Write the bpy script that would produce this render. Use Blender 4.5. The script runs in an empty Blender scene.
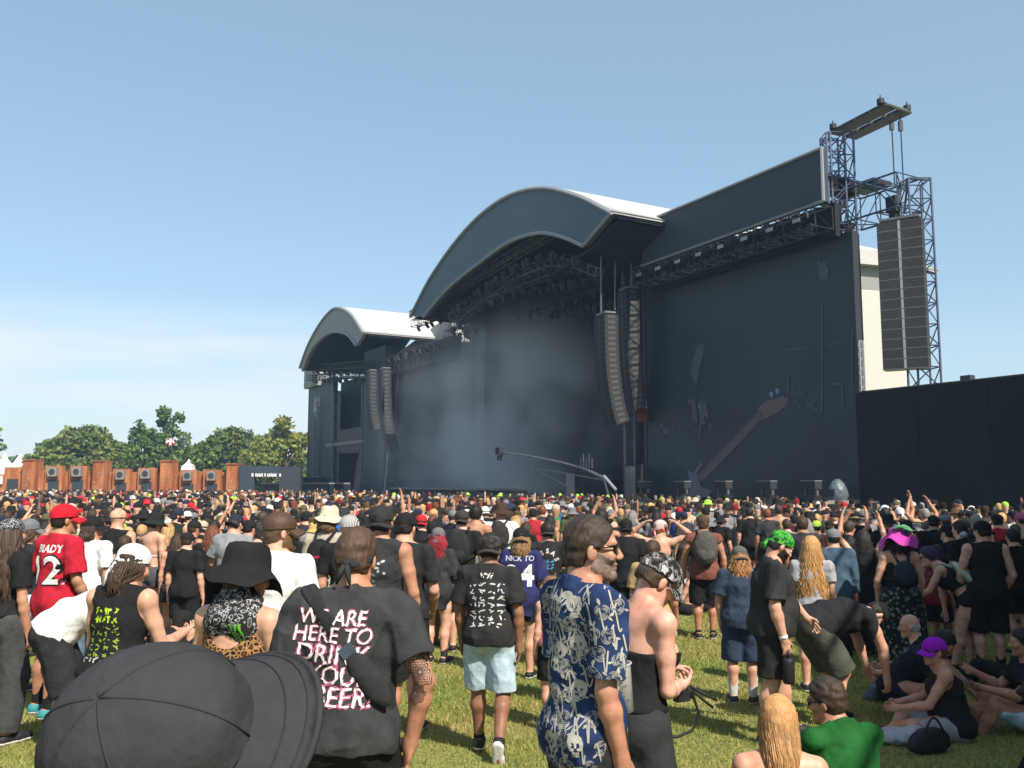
import bpy, bmesh, math, random
import numpy as np
from mathutils import Vector, Matrix
from mathutils.bvhtree import BVHTree
random.seed(7); RNG = np.random.default_rng(11)
SC = bpy.context.scene; COL = SC.collection
R = math.radians
# ------------------------------------------------------------------ camera
FPX, CAMZ, PITCH = 900.0, 1.9, math.atan(100 / 900)
cam_d = bpy.data.cameras.new('camera'); cam = bpy.data.objects.new('camera', cam_d); COL.objects.link(cam)
cam_d.sensor_width = 36; cam_d.lens = FPX / 1024 * 36; cam_d.clip_end = 4000; cam_d.clip_start = 0.05
cam.location = (0, 0, CAMZ); cam.rotation_euler = (math.pi / 2 + PITCH, 0, 0); SC.camera = cam
CT, ST = math.cos(PITCH), math.sin(PITCH)
def ray(px, py):
    x, v = (px - 512) / FPX, (384 - py) / FPX
    return np.array([x, CT - v * ST, ST + v * CT])
def at(px, py, Y):
    d = ray(px, py); return np.array([0, 0, CAMZ]) + d * (Y / d[1])
def gz(Y, X=0):
    # level where the camera stands, then dipping gently towards the stage
    t = min(max((Y - 3) / 12.0, 0), 1.0); return -0.44 * (1 - (1 - t) ** 2)
def gpt(px, Y):
    d = ray(px, 600); x = d[0] / d[1] * Y; return (x, Y, gz(Y))
def lin(c):
    return tuple((v / 12.92 if v <= .04045 else ((v + .055) / 1.055) ** 2.4) for v in [k / 255 for k in c])
# ------------------------------------------------------------------ materials
def mat(name, color=(.5, .5, .5), rough=.8, metal=0, noise=None, bump=None, attr=None, spec=.3, emit=None, alpha=1, trans=0):
    m = bpy.data.materials.new(name); m.use_nodes = True; nt = m.node_tree; b = nt.nodes['Principled BSDF']
    b.inputs['Roughness'].default_value = rough; b.inputs['Metallic'].default_value = metal
    b.inputs['Specular IOR Level'].default_value = spec
    if trans: b.inputs['Transmission Weight'].default_value = trans
    if alpha < 1: b.inputs['Alpha'].default_value = alpha
    src = None
    if attr == 'obj':
        n = nt.nodes.new('ShaderNodeObjectInfo'); src = n.outputs['Color']
    elif attr:
        n = nt.nodes.new('ShaderNodeVertexColor'); n.layer_name = attr; src = n.outputs['Color']
    else:
        b.inputs['Base Color'].default_value = (*color, 1)
    tc = nt.nodes.new('ShaderNodeTexCoord')
    if noise:
        sc, amt = noise[:2]
        nz = nt.nodes.new('ShaderNodeTexNoise'); nz.inputs['Scale'].default_value = sc; nz.inputs['Detail'].default_value = 5
        nt.links.new(tc.outputs['Object'], nz.inputs['Vector'])
        mr = nt.nodes.new('ShaderNodeMapRange'); mr.inputs[1].default_value = .3; mr.inputs[2].default_value = .7
        mr.inputs[3].default_value = 1 - amt; mr.inputs[4].default_value = 1 + amt
        nt.links.new(nz.outputs['Fac'], mr.inputs[0])
        mx = nt.nodes.new('ShaderNodeVectorMath'); mx.operation = 'SCALE'
        if src: nt.links.new(src, mx.inputs[0])
        else: mx.inputs[0].default_value = color
        nt.links.new(mr.outputs[0], mx.inputs['Scale']); src = mx.outputs[0]
    if src: nt.links.new(src, b.inputs['Base Color'])
    if bump:
        sc, st, di = bump[:3]
        nz = nt.nodes.new('ShaderNodeTexNoise'); nz.inputs['Scale'].default_value = sc; nz.inputs['Detail'].default_value = 4
        if len(bump) > 3:
            mp = nt.nodes.new('ShaderNodeMapping'); mp.inputs['Scale'].default_value = bump[3]
            nt.links.new(tc.outputs['Object'], mp.inputs['Vector']); nt.links.new(mp.outputs[0], nz.inputs['Vector'])
        else: nt.links.new(tc.outputs['Object'], nz.inputs['Vector'])
        bp = nt.nodes.new('ShaderNodeBump'); bp.inputs['Strength'].default_value = st; bp.inputs['Distance'].default_value = di
        nt.links.new(nz.outputs['Fac'], bp.inputs['Height']); nt.links.new(bp.outputs[0], b.inputs['Normal'])
    if emit:
        b.inputs['Emission Color'].default_value = (*emit[0], 1); b.inputs['Emission Strength'].default_value = emit[1]
    return m
def nodes(m): return m.node_tree, m.node_tree.nodes, m.node_tree.links, m.node_tree.nodes['Principled BSDF']
# ------------------------------------------------------------------ mesh builder
class MB:
    def __init__(s): s.v = []; s.f = []
    def add(s, vs, fs):
        o = len(s.v); s.v += [tuple(map(float, p)) for p in vs]; s.f += [tuple(i + o for i in q) for q in fs]; return s
    def box(s, c, sz, rot=None, taper=1):
        hx, hy, hz = [k / 2 for k in sz]; c = np.array(c, float); M = np.eye(3) if rot is None else np.array(rot)
        vs = []
        for z, t in ((-hz, 1), (hz, taper)):
            for x, y in ((-hx, -hy), (hx, -hy), (hx, hy), (-hx, hy)): vs.append(c + M @ np.array([x * t, y * t, z]))
        return s.add(vs, [(3, 2, 1, 0), (4, 5, 6, 7), (0, 1, 5, 4), (1, 2, 6, 5), (2, 3, 7, 6), (3, 0, 4, 7)])
    def hexa(s, p):  # p: 8 points, bottom 4 then top 4
        return s.add(p, [(3, 2, 1, 0), (4, 5, 6, 7), (0, 1, 5, 4), (1, 2, 6, 5), (2, 3, 7, 6), (3, 0, 4, 7)])
    def tube(s, pts, r, n=8, closed=False):
        pts = [np.array(p, float) for p in pts]; N = len(pts); rs = r if hasattr(r, '__len__') else [r] * N
        vs = []; up = None
        for i, p in enumerate(pts):
            d = pts[min(i + 1, N - 1)] - pts[max(i - 1, 0)]; d /= (np.linalg.norm(d) + 1e-9)
            if up is None: up = np.array([0, 0, 1.]) if abs(d[2]) < .9 else np.array([1., 0, 0])
            a = np.cross(d, up); a /= (np.linalg.norm(a) + 1e-9); b = np.cross(a, d); up = b
            for k in range(n):
                t = 2 * math.pi * k / n; vs.append(p + rs[i] * (math.cos(t) * a + math.sin(t) * b))
        fs = [(i * n + k, i * n + (k + 1) % n, (i + 1) * n + (k + 1) % n, (i + 1) * n + k) for i in range(N - 1) for k in range(n)]
        fs += [tuple(range(n))[::-1], tuple((N - 1) * n + k for k in range(n))]
        return s.add(vs, fs)
    def lathe(s, prof, M=None, t=(0, 0, 0), n=24, sx=1, sy=1):
        M = np.eye(3) if M is None else np.array(M); t = np.array(t); vs = []
        for r, z in prof:
            for k in range(n):
                a = 2 * math.pi * k / n; vs.append(t + M @ np.array([r * sx * math.cos(a), r * sy * math.sin(a), z]))
        fs = [(i * n + k, i * n + (k + 1) % n, (i + 1) * n + (k + 1) % n, (i + 1) * n + k) for i in range(len(prof) - 1) for k in range(n)]
        return s.add(vs, fs)
    def grid(s, P, thick=None):  # P[i][j] points -> sheet, optional thickness vector function
        P = np.array(P, float); a, b = P.shape[:2]
        vs = P.reshape(-1, 3); fs = [(i * b + j, i * b + j + 1, (i + 1) * b + j + 1, (i + 1) * b + j) for i in range(a - 1) for j in range(b - 1)]
        if thick is None: return s.add(vs, fs)
        n = a * b; v2 = np.concatenate([vs, vs + np.array(thick).reshape(-1, 3)])
        f2 = fs + [tuple(i + n for i in q[::-1]) for q in fs]
        rim = [i * b for i in range(a)] + [(a - 1) * b + j for j in range(1, b)] + [i * b + b - 1 for i in range(a - 2, -1, -1)] + [j for j in range(b - 2, 0, -1)]
        for q in range(len(rim)):
            i, j = rim[q], rim[(q + 1) % len(rim)]; f2.append((j, i, i + n, j + n))
        return s.add(v2, f2)
    def truss(s, a, b, w, r=.03, step=None, up=(0, 0, 1)):
        a, b = np.array(a, float), np.array(b, float); L = np.linalg.norm(b - a); d = (b - a) / L
        up = np.array(up, float)
        if abs(d @ up) > .9: up = np.array([1., 0, 0])
        x = np.cross(d, up); x /= np.linalg.norm(x); y = np.cross(x, d)
        w1, w2 = (w if hasattr(w, '__len__') else (w, w))
        cs = [x * i * w1 / 2 + y * j * w2 / 2 for i, j in ((-1, -1), (1, -1), (1, 1), (-1, 1))]
        for c in cs: s.tube([a + c, b + c], r, 5)
        m = max(2, int(round(L / (step or max(w1, w2))))); 
        for i in range(m + 1):
            p = a + d * L * i / m
            for k in range(4):
                if i < m:
                    q = a + d * L * (i + 1) / m
                    k2 = (k + 1) % 4
                    s.tube([p + cs[k if i % 2 else k2], q + cs[k2 if i % 2 else k]], r * .6, 4)
                s.tube([p + cs[k], p + cs[(k + 1) % 4]], r * .6, 4)
        return s
    def build(s, name, m, parent=None, smooth=False):
        me = bpy.data.meshes.new(name); me.from_pydata(s.v, [], s.f); me.update()
        return finish(name, me, m, parent, smooth)
def finish(name, me, m, parent=None, smooth=False):
    if m is not None: me.materials.append(m)
    if smooth: me.polygons.foreach_set('use_smooth', [True] * len(me.polygons))
    o = bpy.data.objects.new(name, me); COL.objects.link(o)
    if parent is not None: o.parent = parent
    return o
def fast_mesh(name, V, Q, m, parent=None, smooth=True):
    V = np.asarray(V, np.float32); Q = np.asarray(Q, np.int32); k = Q.shape[1]
    me = bpy.data.meshes.new(name); me.vertices.add(len(V)); me.vertices.foreach_set('co', V.ravel())
    me.loops.add(Q.size); me.loops.foreach_set('vertex_index', Q.ravel()); me.polygons.add(len(Q))
    me.polygons.foreach_set('loop_start', np.arange(0, Q.size, k, dtype=np.int32))
    me.update(calc_edges=True); return finish(name, me, m, parent, smooth)
def empty(name, loc=(0, 0, 0), rz=0):
    o = bpy.data.objects.new(name, None); o.empty_display_size = .2; COL.objects.link(o); o.location = [float(k) for k in loc]; o.rotation_euler = (0, 0, rz); return o
def tag(o, label=None, cat=None, group=None, kind=None):
    for k, v in (('label', label), ('category', cat), ('group', group), ('kind', kind)):
        if v: o[k] = v
    return o
def copy_tree(o, parent=None):
    c = o.copy(); COL.objects.link(c)
    if parent is not None: c.parent = parent
    for ch in list(o.children): copy_tree(ch, c)
    return c
# ------------------------------------------------------------------ render, world, sun
SC.view_settings.view_transform = 'Standard'; SC.view_settings.look = 'None'; SC.view_settings.gamma = 1
SC.view_settings.exposure = 0.75
SC.render.engine = 'CYCLES'; SC.cycles.use_denoising = True
SC.cycles.max_bounces = 6; SC.cycles.diffuse_bounces = 3; SC.cycles.transparent_max_bounces = 12; SC.cycles.volume_bounces = 1
SC.cycles.volume_step_rate = 1.0; SC.cycles.volume_max_steps = 256
SUN_EL, SUN_AZ = R(46), math.atan2(.56, -.83)      # azimuth measured from +Y towards +X
W = bpy.data.worlds.new('World'); SC.world = W; W.use_nodes = True
nt = W.node_tree; bg = nt.nodes['Background']
sky = nt.nodes.new('ShaderNodeTexSky'); sky.sky_type = 'NISHITA'; sky.sun_disc = False
sky.sun_elevation = SUN_EL; sky.sun_rotation = SUN_AZ; sky.air_density = 1.0; sky.dust_density = 1.4; sky.ozone_density = 1.6; sky.altitude = 0
tc = nt.nodes.new('ShaderNodeTexCoord'); sp = nt.nodes.new('ShaderNodeSeparateXYZ'); nt.links.new(tc.outputs['Generated'], sp.inputs[0])
# thin bright cloud bank low over the trees
mp = nt.nodes.new('ShaderNodeMapping'); mp.inputs['Scale'].default_value = (1.6, 1.6, 11); nt.links.new(tc.outputs['Generated'], mp.inputs[0])
nz = nt.nodes.new('ShaderNodeTexNoise'); nz.inputs['Scale'].default_value = 2.3; nz.inputs['Detail'].default_value = 6; nz.inputs['Roughness'].default_value = .5
nt.links.new(mp.outputs[0], nz.inputs['Vector'])
def mrange(src, a, b, c, d):
    n = nt.nodes.new('ShaderNodeMapRange'); n.interpolation_type = 'SMOOTHSTEP'
    for i, v in enumerate((a, b, c, d)): n.inputs[i + 1].default_value = v
    nt.links.new(src, n.inputs[0]); return n.outputs[0]
def mul(a, b):
    n = nt.nodes.new('ShaderNodeMath'); n.operation = 'MULTIPLY'; nt.links.new(a, n.inputs[0])
    if hasattr(b, 'is_linked'): nt.links.new(b, n.inputs[1])
    else: n.inputs[1].default_value = b
    return n.outputs[0]
cl = mul(mul(mrange(nz.outputs['Fac'], .30, .58, .30, 1), mrange(sp.outputs['Z'], .20, .13, 0, 1)), mrange(sp.outputs['X'], -.02, -.30, .15, 1))
cl = mul(cl, .9)
mx = nt.nodes.new('ShaderNodeMix'); mx.data_type = 'RGBA'; nt.links.new(cl, mx.inputs[0]); nt.links.new(sky.outputs[0], mx.inputs[6]); mx.inputs[7].default_value = (5.9, 5.8, 5.9, 1)
pale = nt.nodes.new('ShaderNodeMix'); pale.data_type = 'RGBA'; pale.inputs[0].default_value = .32; nt.links.new(mx.outputs[2], pale.inputs[6]); pale.inputs[7].default_value = (3.3, 4.9, 5.7, 1)
nt.links.new(pale.outputs[2], bg.inputs['Color']); bg.inputs['Strength'].default_value = .10
sl = bpy.data.lights.new('sun', 'SUN'); sl.energy = 4.6; sl.angle = R(.55); sl.color = (1, .93, .82)
so = bpy.data.objects.new('sun', sl); COL.objects.link(so)
sd = Vector((math.sin(SUN_AZ) * math.cos(SUN_EL), math.cos(SUN_AZ) * math.cos(SUN_EL), math.sin(SUN_EL)))
so.rotation_euler = sd.to_track_quat('Z', 'Y').to_euler(); so.location = sd * 60
# ------------------------------------------------------------------ shared materials of the place
M = {}
M['black_cloth'] = mat('black_cloth', (.010, .012, .015), .85, noise=(1.2, .25), bump=(3, .3, .05))
M['wall_black'] = mat('wall_black', (.006, .0065, .0075), .8, noise=(.35, .3))
M['interior'] = mat('interior', (.010, .013, .017), .9, noise=(.4, .4))
M['screen'] = mat('screen', (.020, .028, .038), .5, noise=(.22, .22), spec=.35)
M['fascia'] = mat('fascia', (.085, .115, .15), .6, noise=(.15, .12))
M['gable'] = mat('gable', (.020, .023, .028), .8, noise=(.3, .2))
M['board'] = mat('board', (.036, .048, .064), .6, noise=(.2, .12))
M['pvc'] = mat('pvc', (.46, .45, .42), .6, noise=(.25, .10), bump=(.8, .4, .12, (1, .25, 1)))
M['cream'] = mat('cream', (.60, .58, .50), .7, noise=(.5, .06))
M['grey_band'] = mat('grey_band', (.27, .27, .25), .8)
M['steel'] = mat('steel', (.16, .165, .175), .45, metal=.5, noise=(2, .2))
M['dark_steel'] = mat('dark_steel', (.045, .047, .055), .5, metal=.3)
M['alu'] = mat('alu', (.34, .34, .35), .5, metal=.4)
M['trim'] = mat('trim', (.24, .25, .27), .5)
M['lamp_black'] = mat('lamp_black', (.02, .02, .022), .5)
M['lens'] = mat('lens', (.2, .21, .22), .15, spec=.8)
M['cab_grille'] = mat('cab_grille', (.030, .030, .031), .75, noise=(6, .2))
M['deck_edge'] = mat('deck_edge', (.20, .19, .18), .7)
M['plate'] = mat('plate', (.06, .057, .054), .6)
M['cab_dark'] = mat('cab_dark', (.018, .019, .021), .7)
M['red_cloth'] = mat('red_cloth', (.16, .012, .012), .7)
M['tent_white'] = mat('tent_white', (.78, .78, .76), .6)
def rust():
    m = mat('corten', (.27, .085, .03), .85); nt, N, L, b = nodes(m)
    tc = N.new('ShaderNodeTexCoord'); mp = N.new('ShaderNodeMapping'); mp.inputs['Scale'].default_value = (1.2, 1.2, .35); L.new(tc.outputs['Object'], mp.inputs[0])
    nz = N.new('ShaderNodeTexNoise'); nz.inputs['Scale'].default_value = 1.4; nz.inputs['Detail'].default_value = 7; L.new(mp.outputs[0], nz.inputs[0])
    cr = N.new('ShaderNodeValToRGB'); cr.color_ramp.elements[0].position = .3; cr.color_ramp.elements[0].color = (.22, .062, .022, 1)
    cr.color_ramp.elements[1].position = .72; cr.color_ramp.elements[1].color = (.46, .18, .065, 1); L.new(nz.outputs[0], cr.inputs[0]); L.new(cr.outputs[0], b.inputs['Base Color'])
    return m
M['corten'] = rust()
# ------------------------------------------------------------------ ground
def grass_mat():
    m = mat('grass_soil', (.09, .13, .03), .95, spec=.1); nt, N, L, b = nodes(m)
    tc = N.new('ShaderNodeTexCoord')
    a = N.new('ShaderNodeTexNoise'); a.inputs['Scale'].default_value = .55; a.inputs['Detail'].default_value = 8; L.new(tc.outputs['Object'], a.inputs[0])
    f = N.new('ShaderNodeTexNoise'); f.inputs['Scale'].default_value = 26; f.inputs['Detail'].default_value = 6; L.new(tc.outputs['Object'], f.inputs[0])
    c1 = N.new('ShaderNodeValToRGB'); c1.color_ramp.elements[0].position = .35; c1.color_ramp.elements[0].color = (.14, .165, .036, 1)
    c1.color_ramp.elements[1].position = .68; c1.color_ramp.elements[1].color = (.28, .25, .095, 1); L.new(a.outputs[0], c1.inputs[0])
    r = N.new('ShaderNodeMapRange'); r.inputs[1].default_value = .3; r.inputs[2].default_value = .7; r.inputs[3].default_value = .5; r.inputs[4].default_value = 1.4; L.new(f.outputs[0], r.inputs[0])
    s = N.new('ShaderNodeVectorMath'); s.operation = 'SCALE'; L.new(c1.outputs[0], s.inputs[0]); L.new(r.outputs[0], s.inputs['Scale']); L.new(s.outputs[0], b.inputs['Base Color'])
    bp = N.new('ShaderNodeBump'); bp.inputs['Strength'].default_value = .7; bp.inputs['Distance'].default_value = .03; L.new(f.outputs[0], bp.inputs['Height']); L.new(bp.outputs[0], b.inputs['Normal'])
    return m
M['ground'] = grass_mat()
ys = [-30, -8] + list(np.linspace(-2, 18, 61)) + [24, 40, 70, 110, 180, 400, 1000, 2200]
xs = [-2200, -900, -300, -120, -60, -30, -15, -8, 0, 8, 15, 30, 60, 120, 300, 900, 2200]
g = MB(); g.grid([[(x, y, gz(y)) for x in xs] for y in ys]); g.f = [q[::-1] for q in g.f]
go = g.build('field_ground', M['ground'], smooth=True); tag(go, kind='structure')
def blades():
    n = 330000
    d = np.sqrt(RNG.uniform(3.0 ** 2, 17.5 ** 2, n)); keep = RNG.uniform(0, 1, n) < np.clip((7.0 / d) ** 1.1, .12, 1); d = d[keep]; n = len(d)
    x = RNG.uniform(-.62, .64, n) * d
    z = np.array([gz(v) for v in d]); a = RNG.uniform(0, 2 * np.pi, n); h = RNG.uniform(.018, .048, n) * (1 + .3 * np.sin(x * 3.1) * np.sin(d * 2.7)); w = RNG.uniform(.003, .0055, n) * np.clip(d / 6, 1, 2.4)
    ln = RNG.uniform(.2, 1.1, n) * h; b = RNG.uniform(0, 2 * np.pi, n)
    P = np.stack([np.stack([x - np.cos(a) * w, d - np.sin(a) * w, z - .004], 1), np.stack([x + np.cos(a) * w, d + np.sin(a) * w, z - .004], 1), np.stack([x + ln * np.cos(b), d + ln * np.sin(b), z + h], 1)], 1).reshape(-1, 3)
    m = mat('grass_blade', (.1, .15, .03), .7, spec=.2); nt, N, L, bs = nodes(m)
    gi = N.new('ShaderNodeNewGeometry'); cr = N.new('ShaderNodeValToRGB'); cr.color_ramp.elements[0].color = (.165, .20, .038, 1); cr.color_ramp.elements[1].color = (.47, .40, .17, 1)
    e = cr.color_ramp.elements.new(.55); e.color = (.29, .305, .075, 1); L.new(gi.outputs['Random Per Island'], cr.inputs[0]); tcg = N.new('ShaderNodeTexCoord'); ng = N.new('ShaderNodeTexNoise'); ng.inputs['Scale'].default_value = .8; ng.inputs['Detail'].default_value = 5; L.new(tcg.outputs['Object'], ng.inputs[0])
    r2 = N.new('ShaderNodeValToRGB'); r2.color_ramp.elements[0].position = .36; r2.color_ramp.elements[0].color = (.78, .92, .8, 1); r2.color_ramp.elements[1].position = .66; r2.color_ramp.elements[1].color = (1.25, 1.0, 1.15, 1); L.new(ng.outputs[0], r2.inputs[0])
    mv = N.new('ShaderNodeVectorMath'); mv.operation = 'MULTIPLY'; L.new(cr.outputs[0], mv.inputs[0]); L.new(r2.outputs[0], mv.inputs[1]); L.new(mv.outputs[0], bs.inputs['Base Color'])
    tr = N.new('ShaderNodeBsdfTranslucent'); L.new(mv.outputs[0], tr.inputs[0]); ms = N.new('ShaderNodeMixShader'); ms.inputs[0].default_value = .3
    L.new(bs.outputs[0], ms.inputs[1]); L.new(tr.outputs[0], ms.inputs[2]); L.new(ms.outputs[0], N['Material Output'].inputs[0])
    o = fast_mesh('grass', P, np.arange(3 * n).reshape(-1, 3), m, smooth=False); tag(o, 'short trodden green grass of the festival field', 'grass', kind='stuff')
blades()
# ------------------------------------------------------------------ the line of stages
U = np.array([-.494, .869, 0]); U /= np.linalg.norm(U); NR = np.array([-U[1], U[0], 0]); P0 = np.array([14.52, 38, 0])
STAGE_RZ = math.atan2(U[1], U[0])
def F(s, n, z): return P0 + U * s + NR * n + np.array([0, 0, z])
def cast(px, py, n=0):
    d = ray(px, py); o = np.array([0, 0, CAMZ]); t = ((P0 - o) @ NR + n) / (d @ NR); p = o + d * t
    return (p - P0) @ U, p[2]
def Fp(px, py, n=0): s, z = cast(px, py, n); return F(s, n, z)
ROTF = np.stack([U, NR, np.array([0, 0, 1.])], 1)   # columns: along, towards the audience, up
GZ = -.44
def fbox(mb, s0, s1, n0, n1, z0, z1): 
    return mb.box(F((s0 + s1) / 2, (n0 + n1) / 2, (z0 + z1) / 2), (abs(s1 - s0), abs(n1 - n0), abs(z1 - z0)), ROTF)
def arc(pts, n, m=28):
    # smooth curve through pixel-measured points on the plane n, returned as (s, z)
    q = np.array([cast(x, y, n) for x, y in pts]); t = np.concatenate([[0], np.cumsum(np.linalg.norm(np.diff(q, axis=0), axis=1))]); out = []
    for v in np.linspace(0, t[-1], m):
        i = min(np.searchsorted(t, v, side='right') - 1, len(q) - 2); i = max(i, 0)
        p0, p1, p2, p3 = q[max(i - 1, 0)], q[i], q[i + 1], q[min(i + 2, len(q) - 1)]
        h = t[i + 1] - t[i]; x = (v - t[i]) / h
        m1 = (p2 - p0) / (t[i + 1] - t[max(i - 1, 0)]) * h; m2 = (p3 - p1) / (t[min(i + 2, len(q) - 1)] - t[i]) * h
        out.append((2 * x**3 - 3 * x**2 + 1) * p1 + (x**3 - 2 * x**2 + x) * m1 + (-2 * x**3 + 3 * x**2) * p2 + (x**3 - x**2) * m2)
    return np.array(out)
def band(mb, A, B, n0, n1):
    # solid between two (s,z) curves, from depth n0 to n1
    k = len(A)
    for n, rev in ((n0, False), (n1, True)):
        vs = [F(s, n, z) for s, z in A] + [F(s, n, z) for s, z in B]
        fs = [(i, i + 1, k + i + 1, k + i) for i in range(k - 1)]; mb.add(vs, [q[::-1] for q in fs] if rev else fs)
    for C in (A, B):
        vs = [F(s, n0, z) for s, z in C] + [F(s, n1, z) for s, z in C]; mb.add(vs, [(i, i + 1, k + i + 1, k + i) for i in range(k - 1)])
    for i in (0, k - 1): mb.add([F(A[i][0], n0, A[i][1]), F(B[i][0], n0, B[i][1]), F(B[i][0], n1, B[i][1]), F(A[i][0], n1, A[i][1])], [(0, 1, 2, 3)])
def shell(mb, A, n0, n1, t, m=6):
    # curved roof sheet of thickness t following curve A
    A = np.array(A); tg = np.gradient(A, axis=0); nn = np.stack([-tg[:, 1], tg[:, 0]], 1); nn /= np.linalg.norm(nn, axis=1)[:, None]
    if nn[len(A) // 2, 1] > 0: nn = -nn
    Pt = [[F(s, n, z) for s, z in A] for n in np.linspace(n0, n1, m)]
    Th = [[(U * a + np.array([0, 0, b])) * t for a, b in nn] for _ in range(m)]
    mb.grid(Pt, Th)
def curve3(A, n): return [F(s, n, z) for s, z in A]
lamps_at = []      # (position, aim) for the stage lights hung later
def lamp_row(p, q, k, drop=.35):
    for i in range(k):
        t = (i + random.uniform(.2, .8)) / k; lamps_at.append((np.array(p) * (1 - t) + np.array(q) * t - np.array([0, 0, drop]), random.uniform(-.6, .6)))
# ---------- arched main stage
NF = 5.0
outA = arc([(411, 316), (432, 276), (467, 229), (503, 199), (540, 188), (578, 196), (612, 213)], NF)
inA = arc([(424, 317), (448, 289), (480, 263), (510, 242), (540, 233), (563, 237), (584, 246)], NF)
ms = empty('arched_stage', F(25.7, 0, GZ), 0); tag(ms, 'tall black concert stage under the largest arched white roof', 'stage')
def child(mb, name, m, parent, smooth=False):
    o = mb.build(name, m, parent, smooth); 
    if parent is not None: o.matrix_parent_inverse = Matrix.Translation(parent.location).inverted()
    return o
mb = MB(); band(mb, outA, inA, NF - .35, NF); child(mb, 'fascia', M['fascia'], ms)
mb = MB(); mb.tube(curve3(outA, NF + .05), .12, 6); child(mb, 'fascia_trim', M['trim'], ms)
mb = MB(); mb.tube(curve3(inA, NF + .05), .12, 6); mb.tube([F(*[outA[-1][0], NF + .05, outA[-1][1]]), F(inA[-1][0], NF + .05, inA[-1][1])], .1, 6); child(mb, 'fascia_trim', M['trim'], ms)
sR = outA[-1]; roofA = outA
mb = MB(); shell(mb, roofA, NF - .02, -21, -.12, 8); child(mb, 'roof', M['pvc'], ms, True)
mb = MB(); shell(mb, np.array(roofA) - [0, .22], NF - .4, -20.8, -.1, 8); child(mb, 'roof_lining', M['interior'], ms, True)
sl_, sr_ = 35.9, 15.1
mb = MB(); fbox(mb, sr_, sl_, -14, .6, GZ, 1.05); child(mb, 'deck', M['black_cloth'], ms)
mb = MB(); fbox(mb, sr_, sl_, .62, .75, .86, 1.1); child(mb, 'deck_edge', M['deck_edge'], ms)
mb = MB(); fbox(mb, sr_ - 3, sl_ + 22, -14.4, -14, GZ, 16.6); child(mb, 'backdrop', M['interior'], ms)
mb = MB(); fbox(mb, sr_ - .3, sr_, -14, -.2, GZ, 16.4); child(mb, 'side_drape', M['black_cloth'], ms)
mb = MB(); fbox(mb, sl_ + .4, sl_ + .7, -14, -1.6, GZ, 16); child(mb, 'side_drape', M['black_cloth'], ms)
c_ = [Fp(x, y, -13.6) for x, y in ((452, 356), (492, 356), (492, 318), (452, 330))]; mb = MB(); mb.add(c_ + [p - NR * .2 for p in c_], [(0, 1, 2, 3), (7, 6, 5, 4), (0, 1, 5, 4), (1, 2, 6, 5), (2, 3, 7, 6), (3, 0, 4, 7)]); child(mb, 'gap_filler', M['interior'], ms)  # dark sheet added to close a sky gap below the arch's dark underside
# dark gable closing the roof's end behind the banner board
a_, b_ = roofA[-1], roofA[-3]
zb_ = inA[-1][1] - .2; mb = MB(); mb.hexa([F(inA[-1][0] - .1, NF - .4, zb_), F(sR[0] + .35, -19, zb_), F(sR[0] + .7, -19, zb_), F(inA[-1][0] + .3, NF - .4, zb_), F(sR[0] + .12, NF - .4, sR[1] - .35), F(sR[0] + .12, -19, sR[1] - .35), F(sR[0] + .5, -19, sR[1] - .35), F(sR[0] + .5, NF - .4, sR[1] - .35)]); child(mb, 'gable_drape', M['gable'], ms)
mb = MB(); mb.hexa([F(inA[-1][0] + .3, NF - .5, zb_), F(sR[0] + .7, -19, zb_), F(sR[0] + 6, -19, zb_ - .2), F(inA[-1][0] + 6, NF - 1.5, zb_ - .2), F(inA[-1][0] + .3, NF - .5, zb_ + .2), F(sR[0] + .7, -19, zb_ + .2), F(sR[0] + 6, -19, zb_), F(inA[-1][0] + 6, NF - 1.5, zb_)]); child(mb, 'soffit', M['interior'], ms)
for s in (sl_ + .1, sr_ + .4, ):
    mb = MB(); mb.truss(F(s, .2, GZ), F(s, .2, 17), .55, .035, .7); child(mb, 'mast', M['steel'], ms)
for nn_, zz, s0, s1 in ((3.6, 15.2, 18, 38.6), (1.2, 14.4, 17, 37.6), (-2.2, 15.6, 17, 38), (-6, 14.8, 17, 38), (-10, 13.8, 17, 37)):
    mb = MB(); A = F(s0, nn_, zz - .8); B = F(s1, nn_, zz - .8); mb.truss(A, B, .55, .032, .8); child(mb, 'lighting_truss', M['dark_steel'], ms); lamp_row(A, B, 14, .55)
mb = MB(); mb.truss(F(39, 3.6, 15.2), F(17.5, 3.6, 16.8), .5, .035, .8); child(mb, 'lighting_truss', M['steel'], ms)
for f_ in (.25, .5, .75):
    A = inA[int(f_ * 27)]
top = [F(s, NF - 1.5, z - 1.5) for s, z in inA[2:-1]]
mb = MB()
for a, b in zip(top[:-1:3], top[3::3]): mb.truss(a, b, .45, .03, .7); lamp_row(a, b, 3, .4)
child(mb, 'arch_truss', M['steel'], ms)
tp2 = [F(s, NF - .9, z - 1.0) for s, z in inA[3:-1]]
for a, b in zip(tp2[:-1:2], tp2[2::2]): lamp_row(a, b, 2, .35)
for n_, z_ in ((2.8, 13.6), (1.0, 12.4), (-.6, 14.6)): lamp_row(F(15.6, n_, z_), F(23, n_, z_ + .6), 9, .3)
for s, w in ((22, 3.5), (28, 4.2), (33, 2.4)):
    mb = MB(); fbox(mb, s - w / 2, s + w / 2, -12.5, -10.5, 1.05, 2.2 + random.random()); child(mb, 'riser', M['lamp_black'], ms)
for i in range(9):   # amplifiers and cases on the deck
    s = random.uniform(16.5, 35); mb = MB(); h = random.uniform(.6, 1.6); fbox(mb, s, s + random.uniform(.5, 1.1), -6.5 + i * .1, -5.8 + i * .1, 1.05, 1.05 + h)
    tag(mb.build('equipment_case', M['cab_grille']), 'dark equipment case standing on the deck of the arched stage', 'equipment case', 'equipment cases on the arched stage')
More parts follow.
